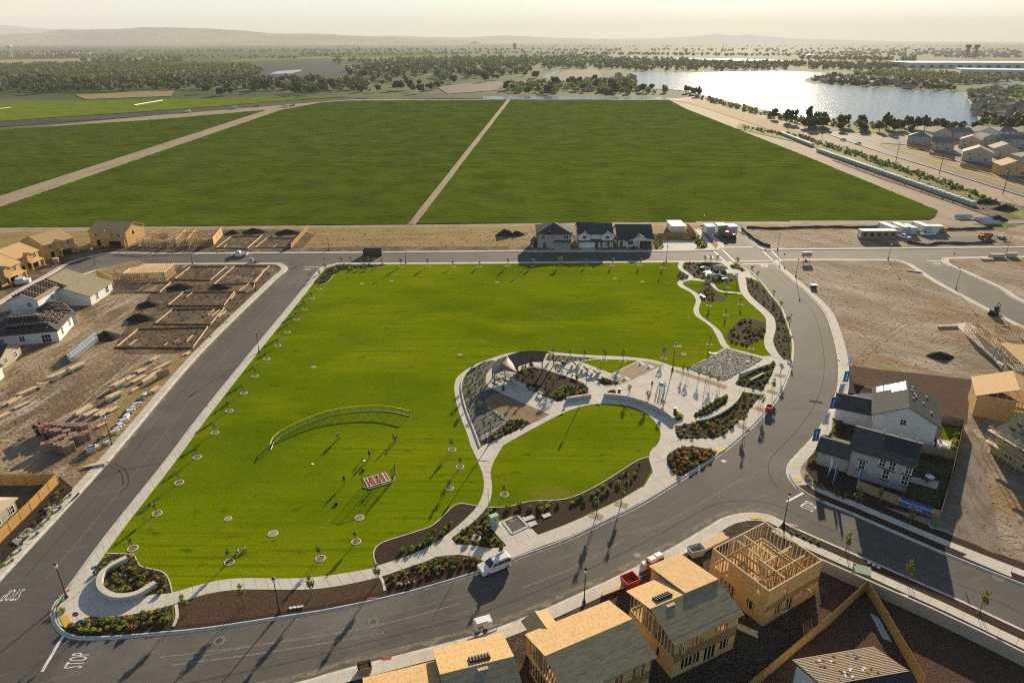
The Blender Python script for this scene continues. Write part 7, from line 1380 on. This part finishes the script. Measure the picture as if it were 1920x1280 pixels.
for k in range(n): c = pa + d*(k/n); CV.put(Z(c,-.1), math.atan2(d.y,d.x), 1, 'pale concrete culvert section in the short row by the levee', 'short culvert row')
for (x, y), l in (((1795,410),'bundle of pale pipes beside the earthworks, long one'),((1832,415),'bundle of grey pipes beside the earthworks, short one'),((1846,421),'bundle of grey pipes at the field road')):
    t = thing('pipe_bundle', l, 'pipes', Z(G(x,y),0), .05); [MB().cyl((0,j*.75,.4+(.65 if j % 2 else 0)*0),(7,j*.75,.4),.36,.36,8).build('pipe', 'container_grey', t) for j in range(4)]; [MB().cyl((.3,.37+j*.75,1.02),(6.7,.37+j*.75,1.02),.36,.36,8).build('pipe', 'container_grey', t) for j in range(3)]
# utility poles
def upole(p, h, label):
    t = thing('utility_pole', label, 'pole', Z(p,-.1), .35, 'utility poles'); MB().cyl((0,0,0),(0,0,h),.2,.13,7).build('pole', 'pole_wood', t); MB().bar((-1.3,0,h-.8),(1.3,0,h-.8),.14).build('crossarm', 'pole_wood', t); [MB().cyl((x,0,h-.73),(x,0,h-.5),.06,.06,5).build('insulator', 'galvanised', t) for x in (-1.2,.6,1.2)]
POL = [(1476,240,13,'beside the lake road trees'),(1541,258,16,'tall one before the lakeside park'),(1680,301,12,'short one on the ditch bank'),(1761,327,18,'tallest beside the frontage road'),(1880,365,13,'by the frontage road bend'),(1330,180,14,'at the lake corner'),(1573,236,12,'by the park hedge'),(1285,176,14,'at the canal end'),(137,181,22,'pale far one left of the dry field'),(232,170,20,'pale far one above the dry field')]
for x, y, h, l in POL: upole(G(x,y), h, 'wooden utility pole ' + l)
# ---- vehicles
def wheel(t, x, y, r=.36, wd=.24):
    o = MB().cyl((x,y-wd/2,r),(x,y+wd/2,r),r,r,14).build('wheel', 'tyre', t); MB().cyl((x,y-wd/2-.012,r),(x,y+wd/2+.012,r),r*.6,r*.6,10).build('rim', 'rim', o)
def loft(b, secs):
    n = len(secs[0]); o = len(b.v)
    for s in secs: b.v += s
    for k in range(len(secs)-1):
        for i in range(n): j = (i+1) % n; b.f.append((o+k*n+i, o+k*n+j, o+(k+1)*n+j, o+(k+1)*n+i))
    b.f += [tuple(o+i for i in range(n))[::-1], tuple(o+(len(secs)-1)*n+i for i in range(n))]; return b
def prof_loft(b, prof, W, ins=.07, cz=.6):
    cx = sum(p[0] for p in prof)/len(prof); sh = lambda k: [(cx+(x-cx)*k, z if z < .45 else cz+(z-cz)*k) for x, z in prof]
    return loft(b, [[(x,y,z) for x, z in pr_] for y, pr_ in ((-W/2, sh(1-ins)), (-W/2+.09, prof), (W/2-.09, prof), (W/2, sh(1-ins)))])
def minivan(label, p, rz):
    t = thing('minivan', label, 'van', Z(p,-.12), rz); W = 1.95
    prof_loft(MB(), [(-2.45,.35),(-2.5,.75),(-2.42,1.02),(-1.35,1.12),(2.42,1.15),(2.5,.7),(2.42,.35)], W).build('body', 'car_white', t)
    r = [(-1.25,1.08),(-.55,1.62),(-.3,1.74),(2.1,1.76),(2.32,1.6),(2.44,1.1)]; s = [(x*.98,z) for x, z in r]
    b = MB(); loft(b, [[(x,y0 if z < 1.3 else y1,z) for x, z in r] for y0, y1 in ((-W/2+.07,-W/2+.24),(W/2-.07,W/2-.24))]); b.build('cabin', 'car_white', t)
    g = lambda q, nm: MB().quad(*q).build(nm, 'glass_dark', t)
    for sgn in (-1, 1):
        Y0, Y1 = sgn*(W/2-.055), sgn*(W/2-.205)
        for x0, x1, x2, x3 in ((-.92,-.02,-.02,-.38),(.06,1.05,1.05,.06),(1.13,2.22,2.1,1.13)): g([(x0,Y0,1.2),(x1,Y0,1.2),(x2,Y1,1.62),(x3,Y1,1.62)], 'side_window')
        o = MB().box(-.95,sgn*(W/2)-.02*sgn-.1*(sgn < 0),1.12,-.78,sgn*(W/2)+.16*sgn if sgn > 0 else sgn*(W/2)+.02,1.28); MB().box(-.95,min(sgn*W/2,sgn*(W/2+.18)),1.1,-.8,max(sgn*W/2,sgn*(W/2+.18)),1.26).build('mirror', 'car_white', t)
        MB().box(-2.49,sgn*.72-.16,.72,-2.42,sgn*.72+.16,.9).build('headlight', 'lamp_glass', t); MB().box(2.44,sgn*.85-.08,.8,2.51,sgn*.85+.08,1.3).build('tail_light', 'stop_red', t)
        for x in (-1.5, 1.5): wheel(t, x, sgn*(W/2-.12))
    g([(-1.22,-.80,1.14),(-1.22,.80,1.14),(-.50,.68,1.66),(-.50,-.68,1.66)], 'windscreen'); g([(2.455,-.7,1.2),(2.455,.7,1.2),(2.36,.62,1.6),(2.36,-.62,1.6)], 'rear_window'); MB().box(-2.53,-.5,.5,-2.46,.5,.68).build('grille', 'black_metal', t); [MB().bar((-.2,y,1.78),(1.9,y,1.79),.04).build('roof_rail', 'grey_metal', t) for y in (-.62,.62)]
A, B = G(907,1082), G(960,1061); _, rz = base(A, B); c = (A+B)/2 + Vector((-math.sin(rz), math.cos(rz), 0))*.95; minivan('white minivan parked at the kerb beside the flower bed', c, rz)
def pickup(label, p, rz, open_door=False):
    t = thing('pickup_truck', label, 'pickup', Z(p,-.12), rz); W = 1.95
    prof_loft(MB(), [(-2.8,.4),(-2.85,.8),(-2.75,1.05),(-1.5,1.15),(.4,1.15),(.4,.45)], W).build('body', 'car_white', t)
    b = MB(); b.box(.42,-W/2,.5,2.8,W/2,.62).box(.42,-W/2,.62,2.8,-W/2+.1,1.15).box(.42,W/2-.1,.62,2.8,W/2,1.15).box(2.7,-W/2+.1,.62,2.8,W/2-.1,1.15); b.build('bed', 'car_white', t)
    r = [(-1.45,1.1),(-.75,1.8),(.2,1.82),(.42,1.1)]; b = MB(); loft(b, [[(x,y0 if z < 1.3 else y1,z) for x, z in r] for y0, y1 in ((-W/2+.07,-W/2+.22),(W/2-.07,W/2-.22))]); b.build('cabin', 'car_white', t)
    for sgn in (-1,1):
        MB().quad((-1.15,sgn*(W/2-.06),1.2),(.25,sgn*(W/2-.06),1.2),(.12,sgn*(W/2-.18),1.72),(-.72,sgn*(W/2-.18),1.72)).build('side_window', 'glass_dark', t); MB().box(-2.84,sgn*.75-.14,.75,-2.76,sgn*.75+.14,.95).build('headlight', 'lamp_glass', t)
        for x in (-1.85,1.75): wheel(t, x, sgn*(W/2-.12), .4)
    MB().quad((-1.43,-.8,1.16),(-1.43,.8,1.16),(-.79,.68,1.76),(-.79,-.68,1.76)).build('windscreen', 'glass_dark', t)
    if open_door: MB().box(-.2,-W/2-.85,.5,-.12,-W/2,1.7).build('open_door', 'car_white', t)
pickup('white pickup with an open door on the north street', G(450,479), 0, True); pickup('white pickup parked by the containers in the yard', G(1739,441), 0.15); pickup('small white work truck beside the brown trailer', G(1692,446), 2.2)
def smallcar(label, p, rz, mat):
    t = thing('car', label, 'car', Z(p,-.05), rz); prof_loft(MB(), [(-2.1,.35),(-2.2,.7),(-1.1,.95),(1.9,.98),(2.15,.7),(2.1,.35)], 1.8).build('body', mat, t); r = [(-1.0,.92),(-.3,1.42),(1.1,1.42),(1.8,.95)]; b = MB(); loft(b, [[(x,y0 if z < 1.2 else y1,z) for x, z in r] for y0, y1 in ((-.82,-.62),(.82,.62))]); b.build('cabin', 'glass_dark', t); [wheel(t, x, y) for x in (-1.3,1.3) for y in (-.78,.78)]
smallcar('dark car driving along the frontage road', G(1580,263), -.9, 'dumpster_dark'); smallcar('pale car driving along the frontage road', G(1609,270), -.9, 'container_grey')
def trailer(label, p, rz, mat='white_plastic'):
    t = thing('generator_trailer', label, 'trailer', Z(p,-.12), rz); MB().box(-1.1,-.65,.55,1.1,.65,1.55).build('housing', mat, t); MB().box(-1.0,-.5,1.55,.6,.5,1.68).build('lid', 'white_paint', t); MB().bar((1.1,0,.5),(2.3,0,.45),.12).build('drawbar', 'black_metal', t); [wheel(t, 0, y, .32) for y in (-.75,.75)]; MB().box(-.9,-.66,.8,-.2,-.655,1.3).build('panel', 'fence_grey', t); MB().bar((2.1,0,0),(2.1,0,.5),.07).build('jack_stand', 'galvanised', t)
A = G(906,1177); trailer('pale generator trailer standing at the lower kerb', A, .38)
t = thing('flat_trailer', 'small dark trailer with machine parts on the north street', 'trailer', Z(G(478,491),-.12), 0); MB().box(-1.6,-.8,.45,1.6,.8,.6).build('deck', 'dumpster_dark', t); [wheel(t, .2, y, .32) for y in (-.9,.9)]; MB().box(-1.5,-.6,.6,-.5,.5,1.6).build('engine', 'grey_metal', t); MB().bar((.6,-.5,.6),(1.7,.2,1.9),.15).build('boom', 'container_grey', t); MB().bar((1.6,0,.5),(2.6,0,.5),.1).build('drawbar', 'black_metal', t)
t = thing('dumpster', 'long dark dumpster parked on the north street', 'dumpster', Z(G(681,479.5),-.12), 0); [MB().box(*q).build('side', 'dumpster_dark', t) for q in ((0,0,.2,6.6,.1,2.2),(0,2.3,.2,6.6,2.4,2.2),(0,.1,.2,.1,2.3,2.2),(6.5,.1,.2,6.6,2.3,2.2))]; MB().box(0,0,.1,6.6,2.4,.2).build('floor', 'dumpster_dark', t); [MB().box(.6+k*.9,-.08,.2,.72+k*.9,0,2.1).build('rib', 'dumpster_dark', t) for k in range(7)]
# portable toilets, bins
def toilet(label, p, rz):
    t = thing('portable_toilet', label, 'toilet', Z(p,.02), rz); MB().box(-.6,-.6,.1,.6,.6,2.15).build('cabin', 'red_plastic', t); b = MB(); b.add([(-.63,-.63,2.15),(.63,-.63,2.15),(.63,.63,2.15),(-.63,.63,2.15),(-.5,-.35,2.42),(.5,-.35,2.42),(.5,.35,2.42),(-.5,.35,2.42)], [(0,1,5,4),(1,2,6,5),(2,3,7,6),(3,0,4,7),(4,5,6,7)]); b.build('roof', 'white_plastic', t); o = MB().box(-.42,-.64,.2,.42,-.6,2.0).build('door', 'red_plastic', t); MB().box(.28,-.67,1.0,.36,-.64,1.12).build('handle', 'white_plastic', o); MB().box(-.62,-.62,0,.62,.62,.1).build('skid', 'dumpster_dark', t)
toilet('red portable toilet with white roof, the one by the wash station', G(1220,1070), .5); toilet('red portable toilet with white roof, the one by the boards', G(1232,1063), .5)
t = thing('wash_station', 'grey hand wash station beside the red toilets', 'wash station', Z(G(1206,1071),.02), .5); MB().box(-.45,-.35,0,.45,.35,1.3).build('body', 'container_grey', t); MB().box(-.3,-.3,1.3,.3,.3,1.7).build('tank', 'white_plastic', t); MB().box(-.9,-.6,0,.9,-.4,.5).build('tray', 'dumpster_dark', t)
def skip(label, p, rz, mat, L=2.2, wd=1.6, h=1.4):
    t = thing('skip_bin', label, 'bin', Z(p,.05), rz); k = .78
    o = [(-L/2,-wd/2),(L/2,-wd/2),(L/2,wd/2),(-L/2,wd/2)]
    for i in range(4):
        a, c = o[i], o[(i+1) % 4]; b = MB(); b.quad((a[0]*k,a[1]*k,.1),(c[0]*k,c[1]*k,.1),(c[0],c[1],h),(a[0],a[1],h)); b.quad((a[0]*k*.94,a[1]*k*.94,.14),(c[0]*k*.94,c[1]*k*.94,.14),(c[0]*.94,c[1]*.94,h),(a[0]*.94,a[1]*.94,h)); b.quad((a[0],a[1],h),(c[0],c[1],h),(c[0]*.94,c[1]*.94,h),(a[0]*.94,a[1]*.94,h)); b.build('side', mat, t)
    MB().box(-L/2*k,-wd/2*k,.05,L/2*k,wd/2*k,.12).build('floor', mat, t); MB().cbox(0,0,.12,L*.6,wd*.6,.6,.3).build('scrap', 'lumber_dark', t)
skip('maroon scrap bin at the kerb before the sheathed houses', G(1180,1100), .5, 'red_plastic', 2.2, 1.9, 1.7); skip('grey scrap hopper beside the boards', G(1304,1040), .35, 'container_grey', 2.4, 1.6, 1.4); skip('small box of debris at the lower kerb', G(684,1258), .3, 'fence_grey', 1.8, 1.4, 1.1); skip('maroon litter trailer at the kerb of the curving sidewalk', G(1441,770), 1.0, 'red_plastic', 1.8, 1.2, 1.1)
# machines
def telehandler(label, p, rz, mat):
    t = thing('telehandler', label, 'machine', Z(p,0), rz); MB().box(-2,-.8,.7,2,.8,1.4).build('chassis', mat, t); [wheel(t, x, y, .62, .45) for x in (-1.4,1.4) for y in (-.95,.95)]; b = MB().box(-.7,-.85,1.4,.5,-.1,2.4); o = b.build('cab', mat, t); MB().box(-.6,-.87,1.6,.4,-.86,2.3).build('cab_glass', 'glass_dark', o); MB().bar((-1.9,.35,1.9),(2.8,.35,1.6),.35,.4).build('boom', mat, t); MB().box(2.7,-.5,.8,2.85,.9,1.7).build('fork_carriage', 'black_metal', t); MB().bar((2.8,0,.8),(3.9,0,.8),.12).bar((2.8,.7,.8),(3.9,.7,.8),.12).build('fork', 'black_metal', t)
telehandler('faded red telehandler beside the brown tile pallets', G(88,815), 2.6, 'pink_machine'); telehandler('orange forklift in front of the tan storage box', G(1364,445), -.9, 'orange_machine'); telehandler('orange telehandler in the storage yard', G(1846,447), .1, 'orange_machine')
t = thing('scissor_lift', 'yellow and grey lift parked in the storage yard', 'machine', Z(G(1877,446)), 0); MB().box(-1.4,-.7,.3,1.4,.7,.9).build('base', 'container_grey', t); [wheel(t, x, y, .3) for x in (-1,1) for y in (-.7,.7)]; b = MB().bar((-1,0,.9),(1,0,1.7),.14).bar((1,0,.9),(-1,0,1.7),.14); b.build('scissors', 'grey_metal', t); MB().box(-1.3,-.65,1.7,1.3,.65,1.8).build('platform', 'yellow_machine', t); MB().tube([(-1.3,-.65,2.8),(1.3,-.65,2.8),(1.3,.65,2.8),(-1.3,.65,2.8),(-1.3,-.65,2.8)], .04).build('guard_rail', 'yellow_machine', t); [MB().bar((x,y,1.8),(x,y,2.8),.05).build('rail_post', 'yellow_machine', t) for x in (-1.3,1.3) for y in (-.65,.65)]
t = thing('excavator', 'dark compact excavator beyond the side street kerb', 'machine', Z(G(1862,590)), .4); MB().box(-1.1,-.9,0,1.1,-.5,.6).build('track', 'tyre', t); MB().box(-1.1,.5,0,1.1,.9,.6).build('track', 'tyre', t); MB().box(-.9,-.75,.65,.9,.75,1.5).build('body', 'dumpster_dark', t); MB().box(-.2,-.7,1.5,.7,.1,2.5).build('cab', 'glass_dark', t); MB().tube([(.8,.4,1.2),(1.6,.4,3.2),(2.9,.4,2.2)], .13).build('boom', 'lumber_dark', t); MB().tube([(2.9,.4,2.2),(2.7,.4,.9)], .1).build('arm', 'lumber_dark', t); MB().cbox(2.65,.4,.3,.7,.6,.6).build('bucket', 'dumpster_dark', t)
t = thing('trailer_sign', 'grey message board on a trailer at the dry lot corner', 'sign', Z(G(1511,489)), 0); MB().box(-1.7,-.08,1.5,1.7,.08,3.1).build('board', 'grey_metal', t); MB().bar((-1,0,.4),(-1,0,1.5),.12).bar((1,0,.4),(1,0,1.5),.12).build('mast', 'black_metal', t); MB().bar((-1.6,0,.4),(1.6,0,.4),.15).build('chassis', 'black_metal', t); [wheel(t, 0, y, .3) for y in (-.5,.5)]
c = G(1525,540); t = thing('site_box', 'small pale box standing on the dry lot', 'box', Z(c)); MB().box(-.8,-.5,0,.8,.5,1.0).build('body', 'dumpster_dark', t); MB().box(-.9,-.6,1.0,.9,.6,1.12).build('lid', 'white_plastic', t)
t = thing('wrapped_pallet', 'big white wrapped pallet at the bend of the left street', 'pallet', Z(G(44,530)), .4); MB().box(-2,-1.2,.1,2,1.2,1.2).build('load', 'wrap_white', t); MB().box(-1.8,-1,1.2,.5,1,1.7).build('load', 'wrap_white', t); MB().box(-2,-1.2,0,2,1.2,.1).build('pallet_base', 'lumber_dark', t)
t = thing('site_barrel', 'tan round tub beside the bend', 'tub', Z(G(106,494))); MB().lathe([(.9,0),(1.0,1.8)], 12).build('tub', 'fence_grey', t); MB().lathe([(1.05,1.8),(.9,1.95)], 12).build('rim', 'lumber', t)
# farm machines at the far field crossing
for (x, y), m_, l in (((533,200),'yellow_machine','yellow farm machine at the field crossing'),((541,200.5),'white_plastic','white farm truck at the field crossing'),((549,200),'green_wrap','green farm machine at the field crossing'),((482,200),'green_wrap','green harvester on the dark strip'),((440,204),'container_grey','grey wagon on the dark strip'),((352,211),'container_pale','pale wagon on the dark strip')):
    t = thing('farm_machine', l, 'machine', Z(G(x,y),-.05), .3); MB().box(-2.4,-1.1,.6,1.2,1.1,2.2).build('body', m_, t); MB().box(1.2,-.9,.6,2.6,.9,3.0).build('cab', m_, t); [wheel(t, a, b_, .6, .4) for a in (-1.6,1.6) for b_ in (-1.1,1.1)]
for a, c in (((252,198),(305,189)),((-10,206),(20,202.6))): A, B = G(*a), G(*c); t = thing('irrigation_pipe', 'long pale irrigation line lying on the far green strip', 'pipe', Z(A,.2), 0, 'irrigation lines'); MB().cyl((0,0,.3),(B.x-A.x,B.y-A.y,.3),.5,.5,6).build('pipe', 'container_pale', t); [MB().cyl(((B.x-A.x)*k/6,(B.y-A.y)*k/6,-.3),((B.x-A.x)*k/6,(B.y-A.y)*k/6,.4),.3,.3,6).build('foot', 'galvanised', t) for k in range(7)]
# garden furniture behind the grey home
t = thing('patio_set', 'round white patio table with chairs behind the grey home', 'patio table', Z(G(1742,900),.03), .3); MB().lathe([(.75,.70),(.75,.76)], 16).build('table_top', 'white_paint', t); MB().cyl((0,0,0),(0,0,.7),.05,.05,6).build('leg', 'grey_metal', t)
for a in (0.2,2.9,3.6,6.0): c_ = (1.25*math.cos(a), 1.25*math.sin(a)); o = MB().cbox(c_[0],c_[1],.42,.5,.5,.06,a).build('chair_seat', 'dark_cloth', t); MB().cbox(c_[0]*1.2,c_[1]*1.2,.45,.06,.5,.5,a).build('chair_back', 'dark_cloth', o)
struct(MB().flat(gpoly([(1708,893),(1762,902),(1756,917),(1706,903)]), .035).build('patio', 'concrete')); struct(MB().flat(gpoly([(1757,824),(1785,826),(1780,845),(1755,842)]), .035).build('patio', 'concrete'))
t = thing('lounge_chair', 'white lounge chairs on the patio of the white home', 'chair', Z(G(1768,834),.04), .5); MB().box(-.4,-.9,.25,.4,.5,.4).build('seat', 'white_paint', t); MB().slab([(-.4,.5,.4),(.4,.5,.4),(.4,1.0,.95),(-.4,1.0,.95)], .08).build('backrest', 'white_paint', t); [MB().box(x,y,0,x+.08,y+.08,.25).build('leg', 'grey_metal', t) for x in (-.38,.3) for y in (-.85,.4)]
# ---- people
def person(label, p, rz, pose, shirt, pants, h=1.72):
    s = h/1.72
    V = {'pel': (0,0,.93), 'sp': (0,.02,1.18), 'ch': (0,.01,1.38), 'nk': (0,0,1.49), 'hd': (0,-.02,1.60), 'ht': (0,-.02,1.70), 'lh': (.10,0,.88), 'lk': (.11,-.03,.49), 'la': (.11,.03,.08), 'lt': (.12,-.14,.03), 'rh': (-.10,0,.88), 'rk': (-.11,-.03,.49), 'ra': (-.11,.03,.08), 'rt': (-.12,-.14,.03), 'ls': (.19,.01,1.41), 'le': (.27,.03,1.13), 'lw': (.27,-.06,.88), 'lf': (.27,-.10,.79), 'rs': (-.19,.01,1.41), 're': (-.27,.03,1.13), 'rw': (-.27,-.06,.88), 'rf': (-.27,-.10,.79)}
    if pose == 'swing': V.update(le=(.30,-.16,1.22), lw=(.16,-.38,1.30), lf=(.12,-.46,1.32), re=(-.18,-.24,1.22), rw=(.06,-.40,1.36), rf=(.08,-.48,1.38), lk=(.20,-.08,.48), la=(.26,.02,.08), lt=(.30,-.14,.03), rk=(-.2,-.08,.48), ra=(-.26,.02,.08), rt=(-.28,-.14,.03))
    if pose == 'raise': V.update(re=(-.36,.0,1.58), rw=(-.34,-.06,1.84), rf=(-.34,-.08,1.94), lk=(.15,-.12,.50), la=(.16,-.14,.08), lt=(.17,-.30,.03), ra=(-.13,.22,.09), rt=(-.13,.06,.03))
    if pose == 'walk': V.update(lk=(.10,-.22,.52), la=(.10,-.30,.10), lt=(.10,-.46,.06), rk=(-.10,.08,.50), ra=(-.10,.34,.14), rt=(-.10,.22,.03), lw=(.28,.16,.92), lf=(.28,.16,.83), rw=(-.26,-.24,.94), rf=(-.26,-.30,.87))
    if pose == 'bend': V.update(sp=(0,-.14,1.10), ch=(0,-.34,1.16), nk=(0,-.44,1.20), hd=(0,-.54,1.22), ht=(0,-.62,1.24), ls=(.19,-.36,1.16), rs=(-.19,-.36,1.16), le=(.22,-.42,.86), re=(-.22,-.42,.86), lw=(.16,-.55,.66), rw=(-.16,-.55,.66), lf=(.14,-.60,.58), rf=(-.14,-.60,.58), lk=(.14,-.14,.50), rk=(-.14,-.14,.50))
    if pose == 'sit':
        V.update(pel=(0,0,.14), sp=(0,.04,.40), ch=(0,.02,.60), nk=(0,0,.71), hd=(0,-.02,.82), ht=(0,-.02,.92), lh=(.11,-.04,.13), lk=(.18,-.42,.34), la=(.14,-.72,.09), lt=(.15,-.86,.05), rh=(-.11,-.04,.13), rk=(-.18,-.42,.34), ra=(-.14,-.72,.09), rt=(-.15,-.86,.05), ls=(.19,.02,.63), le=(.24,-.14,.40), lw=(.18,-.38,.42), lf=(.16,-.46,.42), rs=(-.19,.02,.63), re=(-.24,-.14,.40), rw=(-.18,-.38,.42), rf=(-.16,-.46,.42))
    K_ = list(V); ix = {k: i for i, k in enumerate(K_)}
    E_ = [('pel','sp'),('sp','ch'),('ch','nk'),('nk','hd'),('hd','ht')] + [(a+b, a+c) for a in 'lr' for b, c in (('h','k'),('k','a'),('a','t'),('s','e'),('e','w'),('w','f'))] + [('pel','lh'),('pel','rh'),('ch','ls'),('ch','rs')]
    rad = dict(pel=.15, sp=.13, ch=.15, nk=.06, hd=.105, ht=.07); rl = dict(h=.095, k=.062, a=.045, t=.035, s=.065, e=.047, w=.034, f=.03)
    me = bpy.data.meshes.new('person_frame'); me.from_pydata([V[k] for k in K_], [(ix[a], ix[b]) for a, b in E_], []); o = bpy.data.objects.new('person_frame', me); COL.objects.link(o)
    o.modifiers.new('skin', 'SKIN'); 
    if not me.skin_vertices: me.attributes.new('skin', 'FLOAT', 'POINT')
    for i, k in enumerate(K_): r = rad.get(k) or rl[k[1]]; sv = me.skin_vertices[0].data[i]; sv.radius = (r, r*.85); sv.use_root = (k == 'pel')
    o.modifiers.new('sub', 'SUBSURF').levels = 1; bpy.context.view_layer.update()
    bm_ = bpy.data.meshes.new_from_object(o.evaluated_get(bpy.context.evaluated_depsgraph_get())); bpy.data.objects.remove(o); bpy.data.meshes.remove(me)
    bm_.name = 'person'; bm_.materials.clear(); [bm_.materials.append(M[x]) for x in ('skin', shirt, pants, 'dark_cloth')]
    hip_, nk_ = Vector(V['pel']), Vector(V['nk'])
    seg = [(Vector(V[a]), Vector(V[b]), c) for a, b, c in (('nk','hd',0),('hd','ht',0),('sp','ch',1),('ch','nk',1),('pel','sp',1),('ch','ls',1),('ch','rs',1),('ls','le',1),('rs','re',1),('le','lw',0),('re','rw',0),('lw','lf',0),('rw','rf',0),('pel','lh',2),('pel','rh',2),('lh','lk',2),('rh','rk',2),('lk','la',2),('rk','ra',2),('la','lt',3),('ra','rt',3))]
    def near(c, a, b):
        d = b-a; t_ = max(0, min(1, (c-a).dot(d)/max(d.length_squared, 1e-9))); return (c-(a+d*t_)).length
    for f in bm_.polygons: f.material_index = min(seg, key=lambda s_: near(f.center, s_[0], s_[1]))[2]; f.use_smooth = True
    t = linkmesh('person', bm_, None, Z(p), rz, s); tag(t, label, 'person'); hd = Vector(V['hd']); MB().blob((hd.x, hd.y+.025, hd.z+.07), .115, .12, .085, random.Random(1), 2, .03).build('hair', 'hair', t, True); return t
person('person in dark clothes bending over the ball on the lawn', G(633,824), .6, 'bend', 'dark_cloth', 'fence_grey'); person('person standing beside the bending player on the lawn', G(636,821), 2.0, 'stand', 'white_cloth', 'dark_cloth'); person('person in orange raising an arm on the lawn', G(738,827), 1.0, 'raise', 'orange_cloth', 'dark_cloth'); person('person in blue beside the raised arm player', G(741,829), 2.2, 'bend', 'blue_cloth', 'dark_cloth')
person('child in teal crouching by the white base', G(679,863), .5, 'bend', 'teal_shirt', 'dark_cloth', 1.25); person('person in black standing beside the child in teal', G(693,859), 2.6, 'stand', 'dark_cloth', 'dark_cloth'); person('person in dark clothes standing out beyond the batting mat', G(646,907), .2, 'walk', 'dark_cloth', 'dark_cloth'); person('batter in dark shirt on the red mat', G(708,907), -1.2, 'swing', 'dark_cloth', 'orange_cloth')
person('person in pale shirt sitting on the grass by the sapling', G(445,1036), .4, 'sit', 'white_cloth', 'blue_cloth'); person('person in white sitting a step away on the grass', G(458,1031), .9, 'sit', 'white_cloth', 'dark_cloth', 1.5); person('person in dark clothes standing on the plaza paving', G(1222,727), .2, 'stand', 'dark_cloth', 'dark_cloth'); person('person in pale top standing by the splash feature', G(1246,729), -.8, 'raise', 'white_cloth', 'blue_cloth'); person('child in red under the splash feature', G(1237,738.5), 1, 'stand', 'orange_cloth', 'dark_cloth', 1.2); person('worker in pale clothes at the corner lot kerb', G(511,511), .3, 'walk', 'white_cloth', 'white_cloth')
person('person walking on the path by the spiky bed', G(1332,531), 2, 'walk', 'white_cloth', 'dark_cloth')
